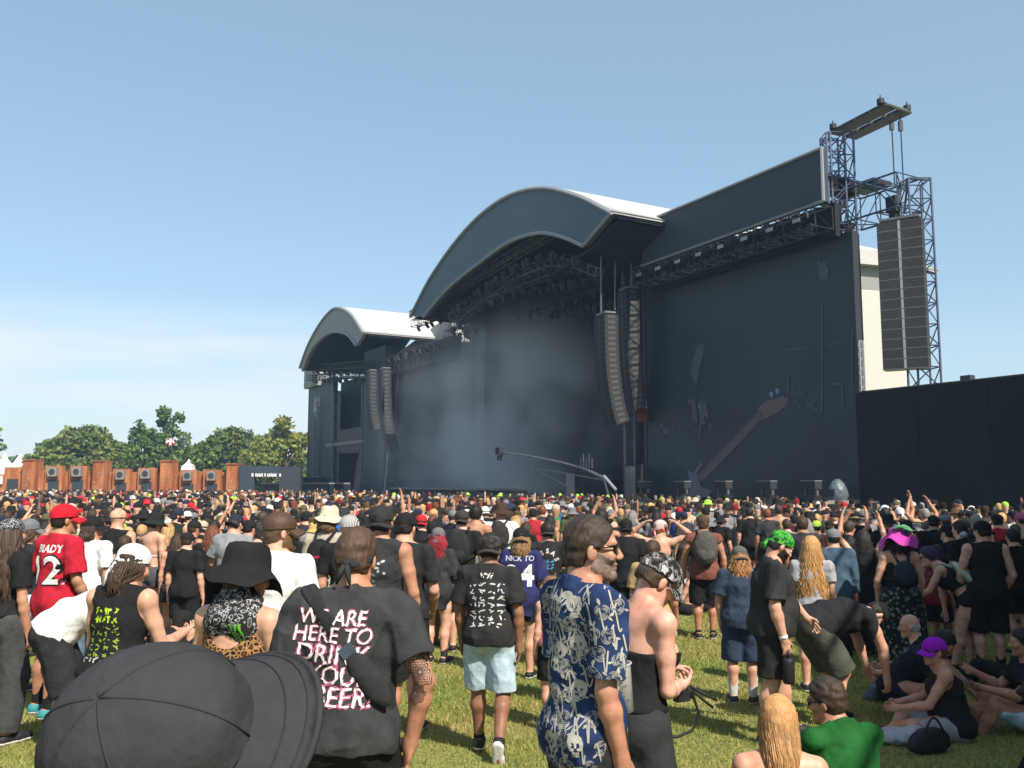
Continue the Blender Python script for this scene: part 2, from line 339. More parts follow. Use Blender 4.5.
# ---------- right giant screen
def screen(name, label, c, n, edge):
    q = [cast(*p, n) for p in c]; s0 = (q[0][0] + q[3][0]) / 2; s1 = (q[1][0] + q[2][0]) / 2; zt = (q[0][1] + q[1][1]) / 2; zb = (q[2][1] + q[3][1]) / 2
    r = empty(name, F((s0 + s1) / 2, n, GZ)); tag(r, label, 'video screen')
    mb = MB(); fbox(mb, s0, s1, n - .35, n, zb, zt); child(mb, 'led_panel', M['screen'], r)
    mb = MB(); fbox(mb, s0, s1, n - .5, n - .36, GZ, zt - .1); child(mb, 'backing', M['black_cloth'], r)
    mb = MB(); fbox(mb, min(s0, s1) - .07, min(s0, s1), n - .3, n + .03, GZ + 1, zt); child(mb, 'side_frame', M['dark_steel'], r)
    if edge: mb = MB(); mb.truss(F(s0 * 0 + min(s0, s1) - .2, n - .05, GZ), F(min(s0, s1) - .2, n - .05, zt * .62), .17, .028, .2); child(mb, 'edge_post', M['alu'], r)
    mb = MB(); fbox(mb, max(s0, s1), max(s0, s1) + .2, n - .5, n + .05, GZ + 1, zt); child(mb, 'side_frame', M['dark_steel'], r)
    return r, s0, s1, zb, zt
rs, rs0, rs1, rzb, rzt = screen('giant_screen', 'giant dark video screen showing a faint guitar neck, beside the black fence', [(646, 289), (856, 232), (858, 505), (647, 493)], 0, True)
def image_part(name, polys, color, e, n=.03, m=None):
    mb = MB()
    for p in polys: mb.add([Fp(x, y, n) for x, y in p], [tuple(range(len(p)))])
    return child(mb, name, m or mat('led_' + name, color, .6, emit=(color, e)), rs)
def stroke(x0, y0, x1, y1, w): 
    d = np.array([x1 - x0, y1 - y0], float); d /= np.linalg.norm(d); p = np.array([-d[1], d[0]]) * w / 2
    return [(x0 + p[0], y0 + p[1]), (x1 + p[0], y1 + p[1]), (x1 - p[0], y1 - p[1]), (x0 - p[0], y0 - p[1])]
image_part('guitar_neck_picture', [[(697, 476), (741, 430), (746, 437), (702, 482)], stroke(742, 434, 762, 414, 8)], (.046, .040, .046), .2)
image_part('guitar_head_picture', [[(758, 408), (764, 402), (782, 396), (788, 399), (785, 407), (770, 417), (762, 420)]], (.062, .048, .05), .2)
image_part('guitar_body_picture', [[(688, 470), (697, 474), (701, 487), (712, 490), (708, 497), (690, 498)], stroke(702, 463, 694, 474, 3)], (.052, .060, .088), .2)
image_part('player_picture', [[(690, 402), (695, 398), (698, 422), (694, 424)], [(699, 400), (707, 402), (704, 424), (700, 425)], stroke(700, 426, 699, 442, 2.2), [(662, 426), (670, 430), (671, 434), (663, 431)], [(690, 372), (697, 345), (706, 343), (699, 372), (696, 388)], stroke(672, 442, 680, 462, 1.6), stroke(680, 462, 692, 473, 1.6), [(818, 262), (826, 262), (829, 276), (823, 282), (818, 274)], [(709, 424), (712, 424), (712, 430), (708, 430)]], (.033, .041, .051), .2)
rgi = random.Random(4)
def blobs(k, x0, x1, y0, y1, a, b): 
    out = []
    for _ in range(k):
        x, y = rgi.uniform(x0, x1), rgi.uniform(y0, y1); q = rgi.uniform(a, b); n_ = 7; out.append([(x + q * rgi.uniform(.6, 1) * math.cos(2 * math.pi * i / n_), y + q * rgi.uniform(.6, 1.3) * math.sin(2 * math.pi * i / n_)) for i in range(n_)])
    return out
for nm_, bl_, c_ in (('player_hair_picture', blobs(16, 688, 708, 396, 430, .8, 2.2), (.046, .055, .068)), ('player_hand_picture', blobs(7, 660, 674, 424, 436, .8, 2), (.05, .058, .068)), ('drum_kit_picture', blobs(22, 786, 850, 350, 412, .5, 1.6), (.042, .050, .060)), ('singer_picture', blobs(9, 816, 828, 260, 282, 1.2, 2.6), (.036, .044, .055))): image_part(nm_, bl_, c_, .2, .033)
image_part('drum_stand_picture', [stroke(788, 371, 788, 413, 1.2), stroke(822, 305, 822, 413, 1.5), stroke(786, 350, 806, 348, 2), stroke(806, 402, 820, 413, 1.8), stroke(807, 408, 818, 396, 1.5), stroke(778, 411, 787, 414, 1.5), stroke(830, 384, 842, 384, 2), stroke(842, 384, 842, 406, 1.2), stroke(828, 345, 842, 341, 1.5), stroke(852, 330, 852, 392, 1.2), stroke(790, 394, 803, 393, 1.6), stroke(776, 390, 776, 470, .6)], (.038, .046, .056), .2)
image_part('blue_light_picture', [[(770, 392), (773, 392), (773, 397), (769, 396)], [(775, 388), (779, 389), (779, 394), (776, 394)]], (.07, .09, .16), .25)
# stage apron under it
ap = empty('screen_apron', F((rs0 + rs1) / 2, 0, GZ)); tag(ap, 'long black fronted platform running below the giant guitar screen', 'platform')
mb = MB(); fbox(mb, -.35, rs1 + .6, .04, 2.2, GZ, rzb - .12); child(mb, 'platform_front', M['black_cloth'], ap)
mb = MB(); fbox(mb, -.35, rs1 + .6, .06, 2.32, rzb - .12, rzb + .02); child(mb, 'platform_edge', M['deck_edge'], ap)
# banner board above the screen
bn = 1.6; c = [Fp(642, 223.5, bn), Fp(822, 148, bn), Fp(824, 201, bn), Fp(642, 266, bn)]
br = empty('banner_board', (c[0] + c[1]) / 2 * np.array([1, 1, 0]) + np.array([0, 0, rzt])); tag(br, 'long blank slate coloured board rising above the lamp truss', 'board')
off = NR * -.3
mb = MB(); mb.hexa([c[3], c[2], c[2] + off, c[3] + off, c[0], c[1], c[1] + off, c[0] + off]); child(mb, 'board_panel', M['board'], br)
for i, j in ((0, 1), (1, 2), (2, 3)):
    mb = MB(); mb.tube([c[i] + NR * .04, c[j] + NR * .04], .075, 6); child(mb, 'edge_trim', M['trim'], br)
# lamp truss between board and screen
lt = empty('lamp_truss', F(7, 1, rzt)); tag(lt, 'black box truss packed with lamps above the giant guitar screen', 'truss')
a0, a1 = Fp(645, 278, .9), Fp(827, 217, .9)
mb = MB(); mb.truss(a0 + NR * .2, a1 + NR * .2, (1.1, 1.0), .05, .9); child(mb, 'box_truss', M['dark_steel'], lt)
mb = MB(); mb.hexa([a0 + (0, 0, -.75), a1 + (0, 0, -.75), a1 + (0, 0, -.75) - NR * .3, a0 + (0, 0, -.75) - NR * .3, a0 + (0, 0, .75), a1 + (0, 0, .75), a1 + (0, 0, .75) - NR * .3, a0 + (0, 0, .75) - NR * .3]); mb.v = [tuple(np.array(p) - NR * .5) for p in mb.v]; child(mb, 'black_backing', M['black_cloth'], lt)
lamp_row(a0 + NR * .85 + [0, 0, .3], a1 + NR * .85 + [0, 0, .3], 26, .3); lamp_row(a0 + NR * .7, a1 + NR * .7, 22, .55); SMALL = range(len(lamps_at) - 48, len(lamps_at))
for i in range(8):
    t = (i + .5) / 8; p = a0 * (1 - t) + a1 * t + NR * .95 + np.array([0, 0, -.1]); mb = MB(); mb.box(p, (.46, .14, .22), ROTF)
    r = mb.build('blinder_lamp', M['lamp_black']); tag(r, 'rectangular blinder lamp with a pale face hung on the truss over the guitar screen', 'stage lamp', 'blinder lamps on the lamp truss')
    mb = MB(); mb.box(p + NR * .085, (.40, .02, .17), ROTF); mb.build('lamp_face', M['lens'], r)
# ---------- scaffold tower with gantry and speaker hang
tw = empty('scaffold_tower', F(-1.2, -2, GZ)); tag(tw, 'tall blue grey scaffold tower with a flat canopy and side gantry', 'scaffold tower')
M['blue_steel'] = mat('blue_steel', (.075, .095, .15), .5, metal=.25)
def tw_pt(px, py, n=-1.4): return Fp(px, py, n)
tb, tt = tw_pt(840, 245), tw_pt(838, 136)
zt_ = tt[2]
for dn, ds in ((0, 0), (-1.7, 0), (0, .95), (-1.7, .95)):
    pass
base = F(*[cast(840, 200, -1.4)[0], -1.4, GZ])
mb = MB(); mb.truss(base, base * [1, 1, 0] + np.array([0, 0, zt_]), (1.05, 1.05), .055, 1.05, ); 
# tie the truss axes to the stage axes
child(mb, 'mast', M['blue_steel'], tw)
base2 = base + NR * .3 + U * .05
mb = MB(); mb.truss(base2, base2 * [1, 1, 0] + np.array([0, 0, zt_]), (.8, .8), .05, .9); child(mb, 'mast', M['blue_steel'], tw)
q = [tw_pt(829, 134), tw_pt(885, 105), tw_pt(911, 114), tw_pt(856, 140)]
z0 = zt_ + .25
def canopy_pt(px, py):
    d = ray(px, py); t = (z0 - CAMZ) / d[2]; return np.array([0, 0, CAMZ]) + d * t
q = [canopy_pt(829, 134), canopy_pt(885, 105), canopy_pt(911, 114), canopy_pt(856, 140)]
def quadslab(mb, a, b, c, d, t): mb.hexa([a, b, c, d, a + t, b + t, c + t, d + t])
lerp = lambda a, b, t: a * (1 - t) + b * t
up = np.array([0, 0, .14])
for f0, f1 in ((0, .43), (.6, 1)):
    mb = MB(); quadslab(mb, lerp(q[0], q[3], f0), lerp(q[1], q[2], f0), lerp(q[1], q[2], f1), lerp(q[0], q[3], f1), up); child(mb, 'canopy_panel', M['lamp_black'], tw)
for t in (.25, .5, .75, 1):
    mb = MB(); mb.tube([lerp(q[0], q[1], t) + up * .5, lerp(q[3], q[2], t) + up * .5], .07, 6); child(mb, 'canopy_bar', M['steel'], tw)
for t, u_ in ((.08, 0), (.93, 0), (.98, .9)):
    p = lerp(lerp(q[0], q[1], t), lerp(q[3], q[2], t), u_) + up; mb = MB(); mb.lathe([(0, 0), (.16, 0), (.16, .22), (0, .26)], t=p, n=10); mb.tube([p, p + [0, 0, .4]], .03, 5); child(mb, 'floodlight', M['lamp_black'], tw)
for t, u_, px, py in ((.86, .55, 893, 180), (.9, .8, 897, 180)):
    p = lerp(lerp(q[0], q[1], t), lerp(q[3], q[2], t), u_); mb = MB(); mb.tube([p, p * [1, 1, 0] + np.array([0, 0, tw_pt(px, py)[2]])], .03, 5); mb.box(p - [0, 0, .5], (.16, .16, .45)); child(mb, 'hoist_chain', M['dark_steel'], tw)
for px, py in ((836, 137), (860, 129), (889, 117)):
    pass
# gantry
gs_, gz0 = cast(852, 213, -2.2); ge_, gz1 = cast(908, 195, -2.2)
GA, GB = F(gs_ + .2, -2.2, gz1 + .1), F(ge_ - .1, -2.2, gz1 + .1)
mb = MB(); mb.truss(GA, GB, (1.7, 1.5), .05, .95); child(mb, 'gantry', M['blue_steel'], tw)
mb = MB(); mb.tube([F(gs_ + .6, -1.4, tw_pt(835, 172)[2]), F(ge_, -1.6, tw_pt(908, 188)[2])], .06, 6); child(mb, 'gantry_stay', M['blue_steel'], tw)
rs_ = cast(918, 250, -2.2)[0]; rb = F(rs_, -2.2, GZ); rt = F(rs_, -2.2, gz1 + .5)
mb = MB(); mb.truss(rb, rt, (.95, .95), .05, .9); child(mb, 'mast', M['blue_steel'], tw)
apx = F(cast(908, 179, -2.2)[0], -2.2, cast(908, 179, -2.2)[1])
mb = MB()
for k in (-.5, .5): mb.tube([apx, rt + U * k * .95 + NR * k * .95], .05, 5); mb.tube([apx, F(ge_ + .6, -2.2 + k, gz1 - .6)], .05, 5)
child(mb, 'gantry_cap', M['blue_steel'], tw)
# loading deck under the tower top, cluttered with gear
mb = MB(); d0 = F(gs_ + 1.0, -1.6, tw_pt(845, 178)[2]); mb.box(d0, (2.6, 2.6, .12), ROTF); child(mb, 'loading_deck', M['dark_steel'], tw)
mb = MB(); d1 = F(gs_ - .9, -2.3, tw_pt(862, 181)[2]); mb.box(d1, (1.5, 1.2, .22), ROTF); child(mb, 'winch_rack', M['lamp_black'], tw)
for i in range(26):
    mb = MB(); mb.box(F(gs_ + random.uniform(-.4, 2.2), random.uniform(-3, -.4), random.uniform(rzt + .2, d0[2] - .3)), (random.uniform(.1, .5), random.uniform(.1, .4), random.uniform(.1, .5)), ROTF); child(mb, 'rigging_box', random.choice([M['lamp_black'], M['steel'], M['dark_steel']]), tw)
mb = MB(); hp = F(cast(895, 205, -2.0)[0], -1.9, cast(895, 205, -2)[1]); mb.box(hp, (.5, .4, .7), ROTF); mb.box(hp + [0, 0, -.55], (.3, .3, .4), ROTF); child(mb, 'hoist_motor', M['cab_grille'], tw)
# ---------- line arrays
def line_array(top, H, W, D, N, face, label, curl=0.0, pale=False, group=None):
    """top centre, total height, width, depth, N cabinets, unit vector the boxes face"""
    r = empty('line_array', top); tag(r, label, 'loudspeaker array', group)
    f = np.array(face, float); f /= np.linalg.norm(f); sx = np.cross(f, [0, 0, 1.]); h = H / N; p = np.array(top, float); ang = 0
    mb = MB(); mb.box(p + [0, 0, .12], (W * .9, D * .8, .1), np.stack([sx, f, [0, 0, 1]], 1)); child(mb, 'flying_frame', M['steel'], r)
    for i in range(N):
        ang = curl * (i / N) ** 2; ff = f * math.cos(ang) - np.array([0, 0, math.sin(ang)]); uu = np.cross(sx, ff); 
        c_ = p - uu * h / 2; Rm = np.stack([sx, ff, uu], 1)
        mb = MB(); mb.box(c_, (W, D, h * .94), Rm); cb = child(mb, 'cabinet', M['cab_dark' if pale else 'cab_grille'], r)
        mb = MB(); mb.box(c_ + ff * (D / 2 + .006), (.10, .012, h * .92), Rm); o_ = mb.build('centre_joint', M['plate' if pale else 'alu'], cb); pass
        if pale:
            mb = MB()
            for k in (-1, 1): mb.box(c_ + sx * k * (W / 2 + .004) , (.01, D * .55, h * .55), Rm)
            mb.box(c_ - uu * h * .49, (W * 1.0, D * 1.02, .02), Rm)
            o_ = mb.build('rigging_plate', M['plate'], cb); pass
        else:
            mb = MB(); mb.box(c_ - uu * h * .485, (W * 1.01, D * 1.01, .025), Rm); o_ = mb.build('rigging_plate', M['steel'], cb); pass
        p = p - uu * h
    return r
pt, pbm = Fp(900, 222, -1.2), Fp(902, 370, -1.2)
line_array(pt, pt[2] - pbm[2], 1.75, .7, 15, (-.55, -.83, 0), 'broad black loudspeaker array hanging from the scaffold gantry beside the cream building')
def la_px(x, y0, y1, n, W, N, label, curl, face=(-.80, -.60, 0)):
    a, b = Fp(x, y0, n), Fp(x, y1, n); return line_array(a, a[2] - b[2], W, .8, N, face, label, curl, True)
la_px(606, 316, 424, 3.5, 1.25, 20, 'curved loudspeaker array hanging nearest the smoke on the arched stage', .35, (-.93, -.36, 0))
la_px(628, 291, 410, 1.2, 1.1, 22, 'long loudspeaker array hanging against the giant guitar screen', .2, (-.93, -.36, 0))
la_px(372, 372, 430, 2.5, 1.2, 16, 'straight loudspeaker array hanging at the edge of the smaller arched stage', .3, (-.93, -.36, 0))
la_px(385, 370, 452, 3.5, 1.2, 20, 'longest loudspeaker array hanging beside the plain screen', .4, (-.93, -.36, 0))
for x, y0, y1, n in ((601, 243, 292, 3.5), (615, 246, 290, 2.2), (631, 248, 290, 1.2)):
    mb = MB(); mb.tube([Fp(x, y0, n), Fp(x, y1 + 20, n)], .05, 5); tag(mb.build('hoist_cable', M['steel']), 'thin hoist cable hanging from the big arched roof above the speaker arrays', 'cable', 'hoist cables over the speaker arrays')
mb = MB(); c = [Fp(637, 380, .4), Fp(645, 380, .4), Fp(646, 422, .4), Fp(637, 422, .4)]; mb.add(c + [p - NR * .1 for p in c], [(0, 1, 2, 3), (7, 6, 5, 4), (0, 1, 5, 4), (1, 2, 6, 5), (2, 3, 7, 6), (3, 0, 4, 7)])
tag(mb.build('red_banner', M['red_cloth']), 'narrow dark red banner beside the giant guitar screen', 'banner')
# ---------- plain screen between the two stages
ls, *_ = screen('plain_screen', 'plain dark video screen between the two arched roofs', [(391, 371), (469, 352), (470, 481), (391, 478)], 0, False)
lt2 = empty('lamp_truss', F(44, .8, 13)); tag(lt2, 'black box truss with lamps above the plain screen', 'truss')
a0, a1 = Fp(391, 366, .7), Fp(455, 347, .7); mb = MB(); mb.truss(a0, a1, (1, 1.5), .05, 1.0); child(mb, 'box_truss', M['dark_steel'], lt2); mb = MB(); mb.hexa([a0 + (0, 0, -.9), a1 + (0, 0, -.9), a1 + (0, 0, -.9) - NR * .5, a0 + (0, 0, -.9) - NR * .5, a0 + (0, 0, .9), a1 + (0, 0, .9), a1 + (0, 0, .9) - NR * .5, a0 + (0, 0, .9) - NR * .5]); child(mb, 'black_backing', M['black_cloth'], lt2)
lamp_row(a0 + NR * .7 + [0, 0, .5], a1 + NR * .7 + [0, 0, .5], 9, .3)
# pale building panel above it
c = [Fp(391, 358, -3), Fp(440, 322, -3), Fp(452, 322, -3), Fp(452, 352, -3), Fp(391, 372, -3)]
mb = MB(); mb.add(c + [p - NR * .5 for p in c], [(0, 1, 2, 3, 4), (9, 8, 7, 6, 5)] + [(i, (i + 1) % 5, 5 + (i + 1) % 5, 5 + i) for i in range(5)])
tag(mb.build('storage_hall', M['grey_band']), 'pale grey hall wall showing between the two arched roofs', 'building')
# ---------- smaller arched stage
s2 = empty('small_stage', F(64, 0, GZ)); tag(s2, 'smaller far arched stage with ribbed grey front and white vaulted roof', 'stage')
N2 = 4.0
oA = arc([(300, 368), (308, 346), (320, 324), (332, 310), (340, 308), (352, 315), (364, 333)], N2)
iA = arc([(303, 371), (310, 353), (319, 341), (330, 333), (338, 332), (348, 335), (356.5, 345.5)], N2)
rib = mat('ribbed_front', (.27, .28, .29), .6); nt_, N_, L_, b_ = nodes(rib)
tc_ = N_.new('ShaderNodeTexCoord'); wv = N_.new('ShaderNodeTexWave'); wv.inputs['Scale'].default_value = 1.1; wv.bands_direction = 'X'; L_.new(tc_.outputs['Object'], wv.inputs[0])
mr_ = N_.new('ShaderNodeMapRange'); mr_.inputs[3].default_value = .17; mr_.inputs[4].default_value = .30; L_.new(wv.outputs['Fac'], mr_.inputs[0])
cb_ = N_.new('ShaderNodeCombineColor'); [L_.new(mr_.outputs[0], cb_.inputs[i]) for i in range(3)]; L_.new(cb_.outputs[0], b_.inputs['Base Color'])
mb = MB(); band(mb, oA, iA, N2 - .3, N2); child(mb, 'fascia', rib, s2)
mb = MB(); mb.tube(curve3(oA, N2 + .05), .13, 6); child(mb, 'fascia_trim', M['trim'], s2)
mb = MB(); mb.tube(curve3(iA, N2 + .05), .13, 6); child(mb, 'fascia_trim', M['trim'], s2)
mb = MB(); shell(mb, oA, N2 - .02, -6.5, -.12, 8); child(mb, 'roof', M['pvc'], s2, True)
mb = MB(); shell(mb, np.array(oA) - [0, .25], N2 - .4, -6.3, -.1, 8); child(mb, 'roof_lining', M['interior'], s2, True)
mb = MB(); fbox(mb, 50.5, 80, -14, .4, GZ, 1.05); child(mb, 'deck', M['black_cloth'], s2)
mb = MB(); fbox(mb, 50.5, 79, -13.5, -13, GZ, 17); child(mb, 'backdrop', M['interior'], s2)
sL = cast(310, 440, 0)[0]
mb = MB(); fbox(mb, sL - .4, sL, -13, .3, GZ, cast(310, 390, 0)[1]); child(mb, 'side_drape', M['black_cloth'], s2)
mb = MB(); fbox(mb, cast(335, 440, 0)[0], sL, -.2, .3, GZ, cast(312, 384, 0)[1]); child(mb, 'front_drape', M['screen'], s2)
mb = MB(); fbox(mb, 50.3, 50.8, -13, .2, GZ, 12); child(mb, 'side_drape', M['black_cloth'], s2)
mb = MB(); fbox(mb, 51.2, cast(364, 380, 1.0)[0], .3, 1.0, GZ, cast(385, 345, 1)[1]); child(mb, 'front_drape', M['board'], s2)
mb = MB(); fbox(mb, cast(340, 430, -2)[0], cast(366, 430, -2)[0], -2.3, -2, cast(350, 428, -2)[1], cast(350, 380, -2)[1]); child(mb, 'stage_screen', M['screen'], s2)
mb = MB(); fbox(mb, cast(325, 430, 1)[0], cast(368, 430, 1)[0], .5, .9, cast(350, 444, 1)[1], cast(350, 441, 1)[1]); child(mb, 'walkway', M['deck_edge'], s2)
mb = MB(); fbox(mb, sL - 4.8, sL + .3, -.1, .8, cast(310, 388, .5)[1], cast(310, 370, .5)[1]); child(mb, 'side_box', M['grey_band'], s2)
for px in (318, 337, 366): mb = MB(); s_ = cast(px, 420, .5)[0]; mb.truss(F(s_, .6, GZ), F(s_, .6, 11.5), .6, .04, .9); child(mb, 'mast', M['steel'], s2)
for nn_, y in ((2, 368), (-1, 372), (1.2, 378)):
    A, B = Fp(310, y, nn_), Fp(372, y - 4, nn_); mb = MB(); mb.truss(A, B, .6, .05, .9); child(mb, 'lighting_truss', M['dark_steel'], s2); lamp_row(A, B, 10, .5)
mb = MB(); mb.hexa([Fp(340, 378, 1.4), Fp(372, 378, 1.4), Fp(372, 379, .2), Fp(340, 379, .2), Fp(340, 376, 1.4), Fp(372, 375.5, 1.4), Fp(372, 376, .2), Fp(340, 377, .2)]); child(mb, 'catwalk', M['trim'], s2)
# runway wings along the foot of the far stage
for px0, px1, y0, y1, n, lab in ((262, 330, 484, 496, 5, 'low dark ramp platform at the foot of the smaller arched stage'), (280, 305, 478, 485, 3, 'short dark riser platform beside the smaller arched stage'), (390, 500, 489, 497, 4, 'long low grey edged runway in front of the plain screen')):
    a = cast(px0, y0, n); b = cast(px1, y0, n); mb = MB(); fbox(mb, a[0], b[0], n - 2, n, GZ, a[1]); o = mb.build('runway', M['black_cloth']); tag(o, lab, 'platform')
    mb = MB(); fbox(mb, a[0], b[0], n - 1.9, n + .1, a[1], a[1] + .12); mb.build('runway_edge', M['deck_edge'], o)
# ---------- black perimeter fence and the cream building behind it
fz = cast(863, 392.5, .6)[1]
fe = empty('perimeter_fence', F(-14, .6, GZ)); tag(fe, 'high solid black fence wall beside the giant guitar screen', 'fence')
for i in range(9):
    s1 = -.55 - i * 2.9; mb = MB(); fbox(mb, s1, s1 - 2.88, .3, .6, GZ, fz); child(mb, 'fence_panel', M['wall_black'], fe)
mb = MB(); fbox(mb, -.5, -26.6, .28, .63, fz + .003, fz + .06); child(mb, 'top_rail', M['dark_steel'], fe)
mb = MB(); fbox(mb, -5.2, -5.6, .2, .5, fz + .06, fz + .25); child(mb, 'fence_lamp', M['dark_steel'], fe)
wh = empty('cream_building', F(-3, -12, GZ)); tag(wh, 'cream ribbed building with a grey band behind the black fence', 'building')
YB = 54.0
def slab(name, px, m, t=.3, Y=YB):
    c = [at(x, y, Y) for x, y in px]; k = len(c); mb = MB(); mb.add(c + [p + np.array([0, t, 0]) for p in c], [tuple(range(k)), tuple(range(2 * k - 1, k - 1, -1))] + [(i, (i + 1) % k, k + (i + 1) % k, k + i) for i in range(k)]); return child(mb, name, m, wh)
crib = mat('cream_cladding', (.52, .51, .45), .7, bump=(1.0, .3, .05, (0, 0, 9)))
slab('wall', [(835, 288), (908, 292), (908, 440), (835, 440)], crib, 1)
slab('wall_band', [(832, 261), (908, 268), (908, 291.8), (835, 287.8)], M['grey_band'], 1)
slab('roof_edge', [(830, 243), (900, 254), (924, 268), (921, 271), (900, 267), (832, 261)], M['pvc'], 1.5, YB - .5)
# ---------- camera crane on the deck of the arched stage
jb = empty('camera_crane', Fp(618, 495, 6)); tag(jb, 'long thin camera crane reaching across the arched stage front', 'camera crane')
NJ = 6.0
mb = MB(); mb.tube([Fp(616, 490, NJ), Fp(604, 476, NJ)], .07, 6); mb.tube([Fp(609, 496, NJ), Fp(604, 478, NJ)], .05, 6); child(mb, 'pedestal', M['alu'], jb)
mb = MB(); mb.tube([Fp(604, 478, NJ), Fp(585, 469, NJ), Fp(560, 462, NJ), Fp(530, 456, NJ), Fp(500, 452, NJ)], [.09, .07, .06, .05, .05], 6); child(mb, 'boom', M['steel'], jb)
mb = MB(); mb.tube([Fp(604, 480, NJ), Fp(570, 474, NJ), Fp(530, 467, NJ)], .04, 5); mb.tube([Fp(530, 467, NJ), Fp(568, 487, NJ)], .05, 5); child(mb, 'boom_brace', M['steel'], jb)
mb = MB(); p = Fp(500, 451, NJ); mb.box(p, (.5, .35, .4), ROTF); mb.box(p + [0, 0, -.4], (.25, .25, .3), ROTF); child(mb, 'camera_head', M['cab_grille'], jb)
mb = MB(); p = Fp(592, 468, NJ); 
for i in range(5): mb.tube([p + U * i * .25, p + U * i * .25 + [0, 0, .5 + .2 * (i % 2)]], .025, 4)
child(mb, 'counterweight_frame', M['steel'], jb)
# ---------- footlights along the deck
def footlight(p, label, group):
    r = empty('footlight', p); tag(r, label, 'stage lamp', group)
    mb = MB(); mb.box(p + [0, 0, .09], (.7, .5, .18), ROTF); child(mb, 'base', M['lamp_black'], r)
    mb = MB()
    for k in (-.3, .3): mb.box(p + U * k + [0, 0, .36], (.06, .12, .4), ROTF)
    child(mb, 'yoke', M['steel'], r)
    mb = MB(); mb.box(p + [0, 0, .62], (.75, .42, .34), ROTF); child(mb, 'lamp_head', M['cab_grille'], r)
    mb = MB(); mb.box(p + [0, 0, .80], (.78, .45, .03), ROTF); child(mb, 'rain_lid', M['trim'], r)
for px in (645, 683, 724, 768, 812): footlight(F(cast(px, 500, 1.2)[0], 1.2, rzb + .02), 'squat footlight standing on the platform below the giant guitar screen', 'footlights below the guitar screen')
p = F(cast(838, 500, 1.2)[0], 1.2, rzb + .02); r = empty('covered_spotlight', p); tag(r, 'bulky spotlight under a pale plastic rain cover near the fence', 'stage lamp')
mb = MB(); mb.lathe([(.36, 0), (.44, .2), (.36, .5), (.27, .7), (.12, .85), (0, .88)], np.eye(3), p, 14); child(mb, 'rain_cover', mat('rain_cover', (.10, .12, .14), .3, bump=(5, .8, .1)), r, True)
mb = MB(); mb.box(p + NR * .38 + [0, 0, .3], (.34, .14, .3), ROTF); child(mb, 'lamp_head', M['lamp_black'], r)
for px, py, n, lab in ((575, 496, 3.0, 'pale fronted monitor speaker on the arched stage edge behind the crowd'), (635, 486, .9, 'tall grey speaker stack beside the giant guitar screen')):
    p = F(cast(px, py, n)[0], n, 1.05); r = empty('monitor_speaker', p); tag(r, lab, 'loudspeaker'); h = 1.5 if px < 600 else 1.9
    mb = MB(); mb.box(p + [0, 0, h / 2], (1.0, .6, h), ROTF); child(mb, 'cabinet', M['cab_grille'], r)
    mb = MB(); mb.box(p + NR * .31 + [0, 0, h / 2], (.9, .02, h * .92), ROTF); child(mb, 'grille', M['deck_edge'] if px < 600 else M['steel'], r)
# ---------- lamps hung on the trusses
def lamp_proto():
    r = empty('stage_light'); tag(r, 'small black moving head lamp hung on the stage trusses', 'stage lamp', 'moving head lamps on the trusses')
    mb = MB(); mb.box((0, 0, .28), (.34, .3, .16)); mb.build('lamp_base', M['lamp_black'], r)
    mb = MB(); mb.box((-.2, 0, .05), (.05, .12, .34)); mb.box((.2, 0, .05), (.05, .12, .34)); mb.box((0, 0, .235), (.45, .1, .03)); mb.build('yoke', M['dark_steel'], r)
    mb = MB(); mb.lathe([(0, .24), (.12, .22), (.15, .1), (.13, -.18), (.15, -.24)], [[1, 0, 0], [0, .85, -.5], [0, .5, .85]], n=10); mb.build('lamp_head', M['lamp_black'], r)
    mb = MB(); mb.lathe([(.14, -.235), (0, -.25)], [[1, 0, 0], [0, .85, -.5], [0, .5, .85]], n=10); mb.build('lens', M['lens'], r)
    return r
lp = lamp_proto()
for i, (p, a) in enumerate(lamps_at):
    o = lp if i == 0 else copy_tree(lp); o.location = [float(k) for k in p]; o.rotation_euler = (random.uniform(-.3, .5), 0, STAGE_RZ + math.pi + a + random.uniform(-.5, .5)); o.scale = (random.uniform(.7, 1.05) * (.68 if i in SMALL else 1),) * 3
# ---------- stage smoke
sm = MB(); fbox(sm, 17.2, 49, -9, 4.5, 1.2, 14.5); so_ = sm.build('smoke', None); tag(so_, 'pale bluish stage smoke drifting across the arched stage', 'smoke', kind='stuff')
m = bpy.data.materials.new('smoke'); m.use_nodes = True; nt = m.node_tree; N = nt.nodes; L = nt.links; N.remove(N['Principled BSDF'])
pv = N.new('ShaderNodeVolumePrincipled'); pv.inputs['Color'].default_value = (.92, .95, 1, 1); pv.inputs['Anisotropy'].default_value = 0
tc = N.new('ShaderNodeTexCoord'); nz = N.new('ShaderNodeTexNoise'); nz.inputs['Scale'].default_value = .16; nz.inputs['Detail'].default_value = 3; L.new(tc.outputs['Object'], nz.inputs[0])
def vmap(src, a, b, c, d):
    n = N.new('ShaderNodeMapRange'); n.interpolation_type = 'SMOOTHSTEP'
    for i, v in enumerate((a, b, c, d)): n.inputs[i + 1].default_value = v
    L.new(src, n.inputs[0]); return n.outputs[0]
def vdist(p, r0, r1):
    n = N.new('ShaderNodeVectorMath'); n.operation = 'DISTANCE'; L.new(tc.outputs['Object'], n.inputs[0]); n.inputs[1].default_value = [float(k) for k in p]; return vmap(n.outputs['Value'], r0, r1, 1, 0)
def vop(op, a, b):
    n = N.new('ShaderNodeMath'); n.operation = op
    for i, v in enumerate((a, b)):
        if isinstance(v, (int, float)): n.inputs[i].default_value = v
        else: L.new(v, n.inputs[i])
    return n.outputs[0]
